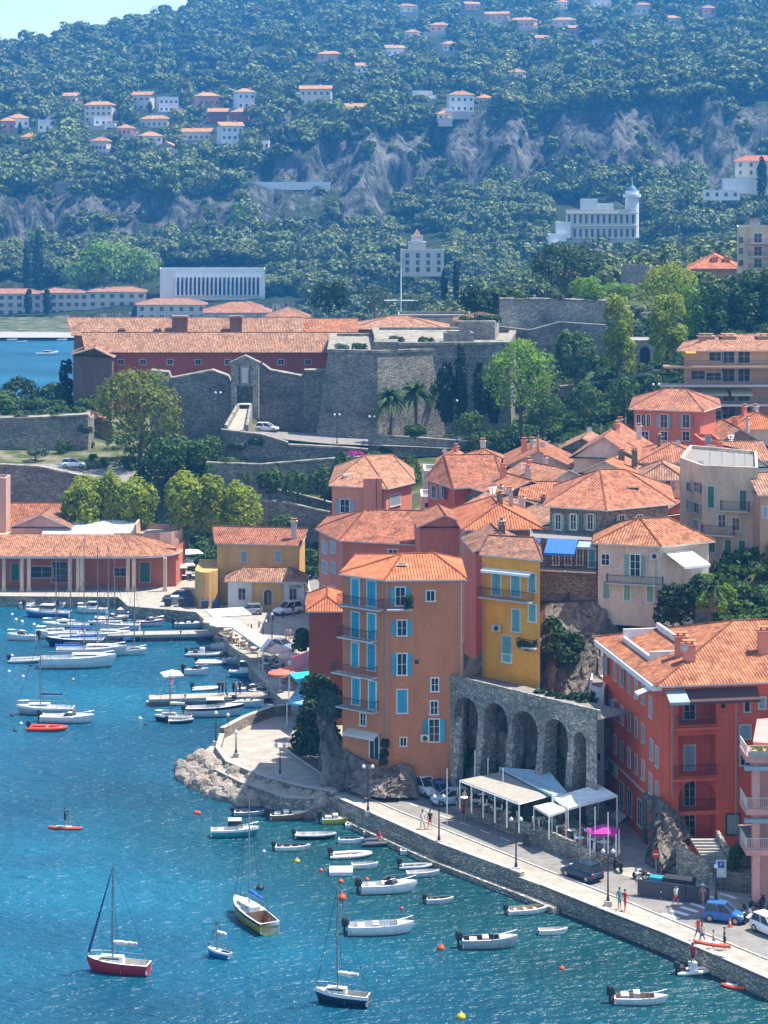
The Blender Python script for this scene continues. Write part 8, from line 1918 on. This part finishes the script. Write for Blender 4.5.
for i,(px,py,Z) in enumerate(spots):
    p=W(px,py,Z); terr='raised restaurant terrace' if Z==Zd else ('station terrace' if px<200 else 'promenade terrace')
    t=tb if i==0 else copy_tree(tb); t.location=p; t['label']='small round white cafe table on the '+terr; t['group']='cafe tables on the '+terr
    k='wood' if 530<px<600 else rr.choice(kk)
    for a in ([0,PI] if i%3 else [0,PI*.66,PI*1.33]):
        a+=i*.7; c=ch[k] if k not in used else copy_tree(ch[k]); used.add(k); c.location=(p.x-math.sin(a)*-.72,p.y+math.cos(a)*.72,p.z) ; c.location=(p.x+math.sin(-a)*.72,p.y+math.cos(a)*.72,p.z); c.rotation_euler=(0,0,a)
        c['label']='%s cafe chair at a round table on the %s'%({'dark':'dark metal','wood':'brown wooden','white':'white'}[k],terr); c['group']='%s cafe chairs on the %s'%(k,terr)
        if rr.random()<.42 and npp<30:
            npp+=1; co=rr.choice(['white','red','blue','black','teal','grey','beige','navy'])
            g=person((c.location.x,c.location.y,p.z-.03),a,'sit',co,'navy','person in a %s top sitting at a table on the %s'%(co,terr),group='people in %s sitting on the %s'%(co,terr))
# boards, signs, screen, steps
p=cz(526,846); t=thing('menu_board',p,R(-50),'black menu board standing at the end of the terrace wall','board'); mb=MB().use(IRON); mb.box((0,0,.6),(.8,.06,1.1)); mb.build('panel',t); mb=MB().use(IRON); mb.box((-.35,.2,.5),(.05,.4,1.0)); mb.build('leg',t)
t=thing('parking_sign',cz(721,892),0,'white sign with a blue square on the brown stone wall','sign'); mb=MB().use(WHITE); mb.box((0,0,2.0),(.9,.06,1.5)); mb.build('panel',t); mb=MB().use(BLUECAN); mb.box((0,-.035,2.35),(.55,.02,.55)); o=mb.build('blue_square',t); letters(o,'P',(0,-.06,2.35),0,.45,WHITE); mb=MB().use(STEEL); mb.tube([(0,.05,0),(0,.05,2.6)],.04,6); mb.build('post',t)
t=thing('no_entry_sign',cz(656,884),0,'round red road sign in front of the grey rock bulge','sign'); mb=MB().use(STEEL); mb.tube([(0,0,0),(0,0,2.6)],.04,6); mb.build('post',t); mb=MB().use(RED); mb.tube([(0,-.06,2.6),(0,-.03,2.6)],.34,16); mb.build('disc',t); mb=MB().use(WHITE); mb.box((0,-.07,2.6),(.45,.01,.1)); mb.build('bar',t)
# stairs and stone walls at the foot of the red building
def blk(name,label,cat,pts,z0,z1,mat,cope=None):
    c=sum((Vector(p[:2]) for p in pts),Vector((0,0)))/len(pts); t=thing(name,(c.x,c.y,z0),0,label,cat); mb=MB().use(mat); n=len(pts); mb.prism([(p[0]-c.x,p[1]-c.y) for p in pts],-1,[z-z0 for z in z1] if hasattr(z1,'__len__') else z1-z0); mb.build('wall_face',t); return t
blk('stone_wall','curving grey stone retaining wall right of the rock bulge','stone wall',[onY(676,192.6,0),onY(706,190,0),onY(716,189.5,0),onY(716,194,0),onY(676,197,0)],1.0,[zat(842,192.6),zat(860,190),zat(878,189.5),zat(872,194),zat(842,197)],STONEL)
blk('stone_wall','brown stone wall behind the white parking sign','stone wall',[onY(716,188.5,0),onY(752,187.5,0),onY(752,189,0),onY(716,190,0)],1.0,zat(873,188),STONEB)
blk('stone_wall','higher brown stone wall beside the stairs','stone wall',[onY(738,190.5,0),onY(768,190,0),onY(768,194,0),onY(738,194,0)],1.0,zat(838,190),STONEB)
t=thing('stone_stairs',(onY(725,191,0).x,191,2.0),0,'stone stairs with a sloping side wall climbing to the red building','stairs')
for k in range(12): mb=MB().use(CONC); mb.box((-.13*k,.28*k,.19*k+.1),(2.2,.34,.2+.0)); mb.build('step',t)
mb=MB().use(STONEL); mb.grid([[(1.2+x,-.2,z) for x,z in ((0,-1),(.3,-1),(.3,.7),(0,.7))],[(1.2-1.5+x,3.2,z+2.2) for x,z in ((0,-3),(.3,-3),(.3,.8),(0,.8))]],closed=True); mb.build('side_wall',t)
t=thing('wooden_screen',cz(672,900),R(-22),'dark wooden screen in front of the stone wall with planters','fence'); 
for k in range(3): mb=MB().use(DARKIN); mb.box((k*2.1-2,0,.7),(2.0,.08,1.4)); mb.build('panel',t)
mb=MB().use(HT); mb.box((-1.6,.9,1.2),(1.1,.9,.7)); mb.use(IRON); mb.box((.3,1.2,1.0),(2.6,1.2,1.2)); mb.build('cover',t)
# ivy and plants on the cliffs
scatterb=[]
def ivy(label,pts,n,mat='dark',r=1.0,name='climbing_plant',leaf=.3):
    """pts: list of (px,py,Y) lobes"""
    lob=[]; o=D(*pts[0])
    for q in pts: w_=D(*q)-o; lob.append((w_.x,w_.y,w_.z,r,r*.8,r*1.1))
    p_,dd_=lobes_pts(lob,n,rng,skip=False); t=thing(name,o,0,label,'plant'); inst('foliage',quads_mesh('foliage',p_,dd_+rng.normal(size=dd_.shape)*.5,leaf*(.6+.8*rng.random(len(p_))),LEAF[mat]),t)
ivy('thick dark ivy falling from the dark red house to the road bend',[(313,690,240),(318,700,236),(312,715,234),(320,722,232),(316,738,230),(322,748,228),(308,730,234),(326,735,226),(310,748,231),(330,700,228),(320,690,232),(304,744,234)],5200,'dark',1.5)
ivy('reddish brown bush on top of the pale rock spur',[(329,700,223),(334,706,222),(332,714,222),(326,712,224)],1500,'olive',.9)
ivy('dark climber beside the arched door of the brown apartment house',[(384,754,217.2),(385,744,217.2),(383,762,216.6)],900,'dark',.45,leaf=.2)
ivy('balcony plants on the top corner of the brown apartment house',[(409,600,217.0),(409,606,217.0)],500,'dark',.45,leaf=.18)
ivy('ivy curtain inside the first stone arch',[(462,705,220.5),(468,715,220.5),(462,728,220),(470,740,220),(463,755,219.5),(470,770,219),(460,776,219)],2600,'mid',.9)
ivy('ivy inside the second stone arch',[(496,715,218.2),(502,725,218),(498,735,217.8)],1100,'dark',.9)
ivy('dense ivy in the top of the third stone arch',[(518,712,215.6),(526,712,215.4),(530,722,215),(520,724,215.2),(526,735,214.8),(524,765,213.5)],2400,'dark',1.0)
ivy('green climber in the fourth stone arch',[(552,730,212),(556,742,211.5),(552,752,211),(558,762,210.5)],1500,'mid',.9)
ivy('hanging bushes on the cliff left of the cream house',[(560,640,221),(556,650,220.5),(566,660,219.5),(552,628,222),(575,645,221)],1800,'dark',1.1)
ivy('dark bushes growing along the walkway above the arches',[(540,698,214),(552,700,213),(562,703,212),(574,702,211.5),(582,706,210.5),(588,700,211)],1800,'dark',.8)
ivy('plants on the terrace wall of the yellow house',[(522,645,218),(528,647,218),(536,644,218)],700,'mid',.45,leaf=.2)
ivy('climber on the cliff under the garden terrace',[(672,600,220),(680,610,219),(668,615,219.5),(690,600,219),(700,592,219.5)],2600,'dark',1.5)
ivy('light green hanging shrub on the dark cliff right of the cream house',[(706,604,216),(712,600,216),(718,606,216)],900,'bright',.9)
ivy('bright green bush on the dark slope above the red building',[(726,592,220),(730,596,220)],600,'bright',.7)
ivy('green bushes beside the harbour street entrance of the dark red house',[(302,637,252),(304,643,251),(300,646,252)],900,'mid',.9)
ivy('hedge on the terrace beside the station parasols',[(200,561,330),(205,562,329),(210,563,328)],900,'mid',1.0)
ivy('plants along the foot of the pink balcony building',[(735,855,189),(740,850,189.4),(733,865,188.8)],800,'mid',.6,leaf=.2)
# masts and dishes on the citadel
t=thing('flag_mast',D(401,320,520),0,'tall ship style signal mast rising from the citadel','mast'); mb=MB().use(WHITE); mb.tube([(0,0,-2),(0,0,17)],[.25,.1],6); mb.build('pole',t); mb=MB().use(WHITE); mb.tube([(-4,0,4.6),(4,0,4.6)],.14,5); mb.build('yard',t); mb=MB().use(IRON)
for s in (-1,1): mb.tube([(s*4,0,4.6),(0,0,15)],.05,4)
mb.build('rigging',t)

for i,(px,py,Y,lab) in enumerate(((465,320,404,'tuft of dry grass on the left of the square stone turret'),(480,318,404,'tuft of dry grass in the middle of the square stone turret'),(492,319,404,'tuft of dry grass on the right of the square stone turret'),(340,348,392,'low scrub on the edge of the sloping bastion'),(358,347,392,'second low scrub on the edge of the sloping bastion'),(395,340,395,'low scrub on the higher bastion, left'),(425,341,395,'low scrub on the higher bastion, middle'),(452,339,395,'low scrub on the higher bastion, right'),(520,298,427,'dry bush on the pale ruined rampart, left'),(556,297,428,'dry bush on the pale ruined rampart, middle'),(590,298,430,'dry bush on the pale ruined rampart, right'),(20,418,392,'creeper on the old rampart at the left edge'),(56,418,392,'creeper in the middle of the old rampart at the left'),(84,430,390,'creeper hanging at the end of the old rampart'),(310,450,372,'creeper hanging on the wall under the citadel road'),(236,446,374,'dark weeds on the stained wall under the ramp'),(255,442,374,'dark weeds right on the stained wall under the ramp'))):
    ivy(lab,[(px,py,Y),(px+3,py+1,Y),(px-3,py,Y),(px+6,py+1,Y)],420,'olive' if i%2 else 'mid',.7,name='scrub_tuft',leaf=.28)
for i,(x,y,Y,lab) in enumerate(((432,640,217.6,'hanging air conditioner box'),)): pass
# ------------------------------------------------------------------ haze
def haze():
    m=bpy.data.materials.new('haze_air'); m.use_nodes=True; t=m.node_tree; t.nodes.clear()
    o=t.nodes.new('ShaderNodeOutputMaterial'); v=t.nodes.new('ShaderNodeVolumePrincipled')
    v.inputs['Color'].default_value=(.08,.44,1,1); v.inputs['Density'].default_value=.00021; v.inputs['Anisotropy'].default_value=.2
    t.links.new(v.outputs[0],o.inputs['Volume'])
    mb=MB().use(m); mb.box((0,1400,148),(3400,3200,312))
    tag(mb.build('haze'),'thin blue sea haze over the whole bay',None,None,'stuff')
haze()
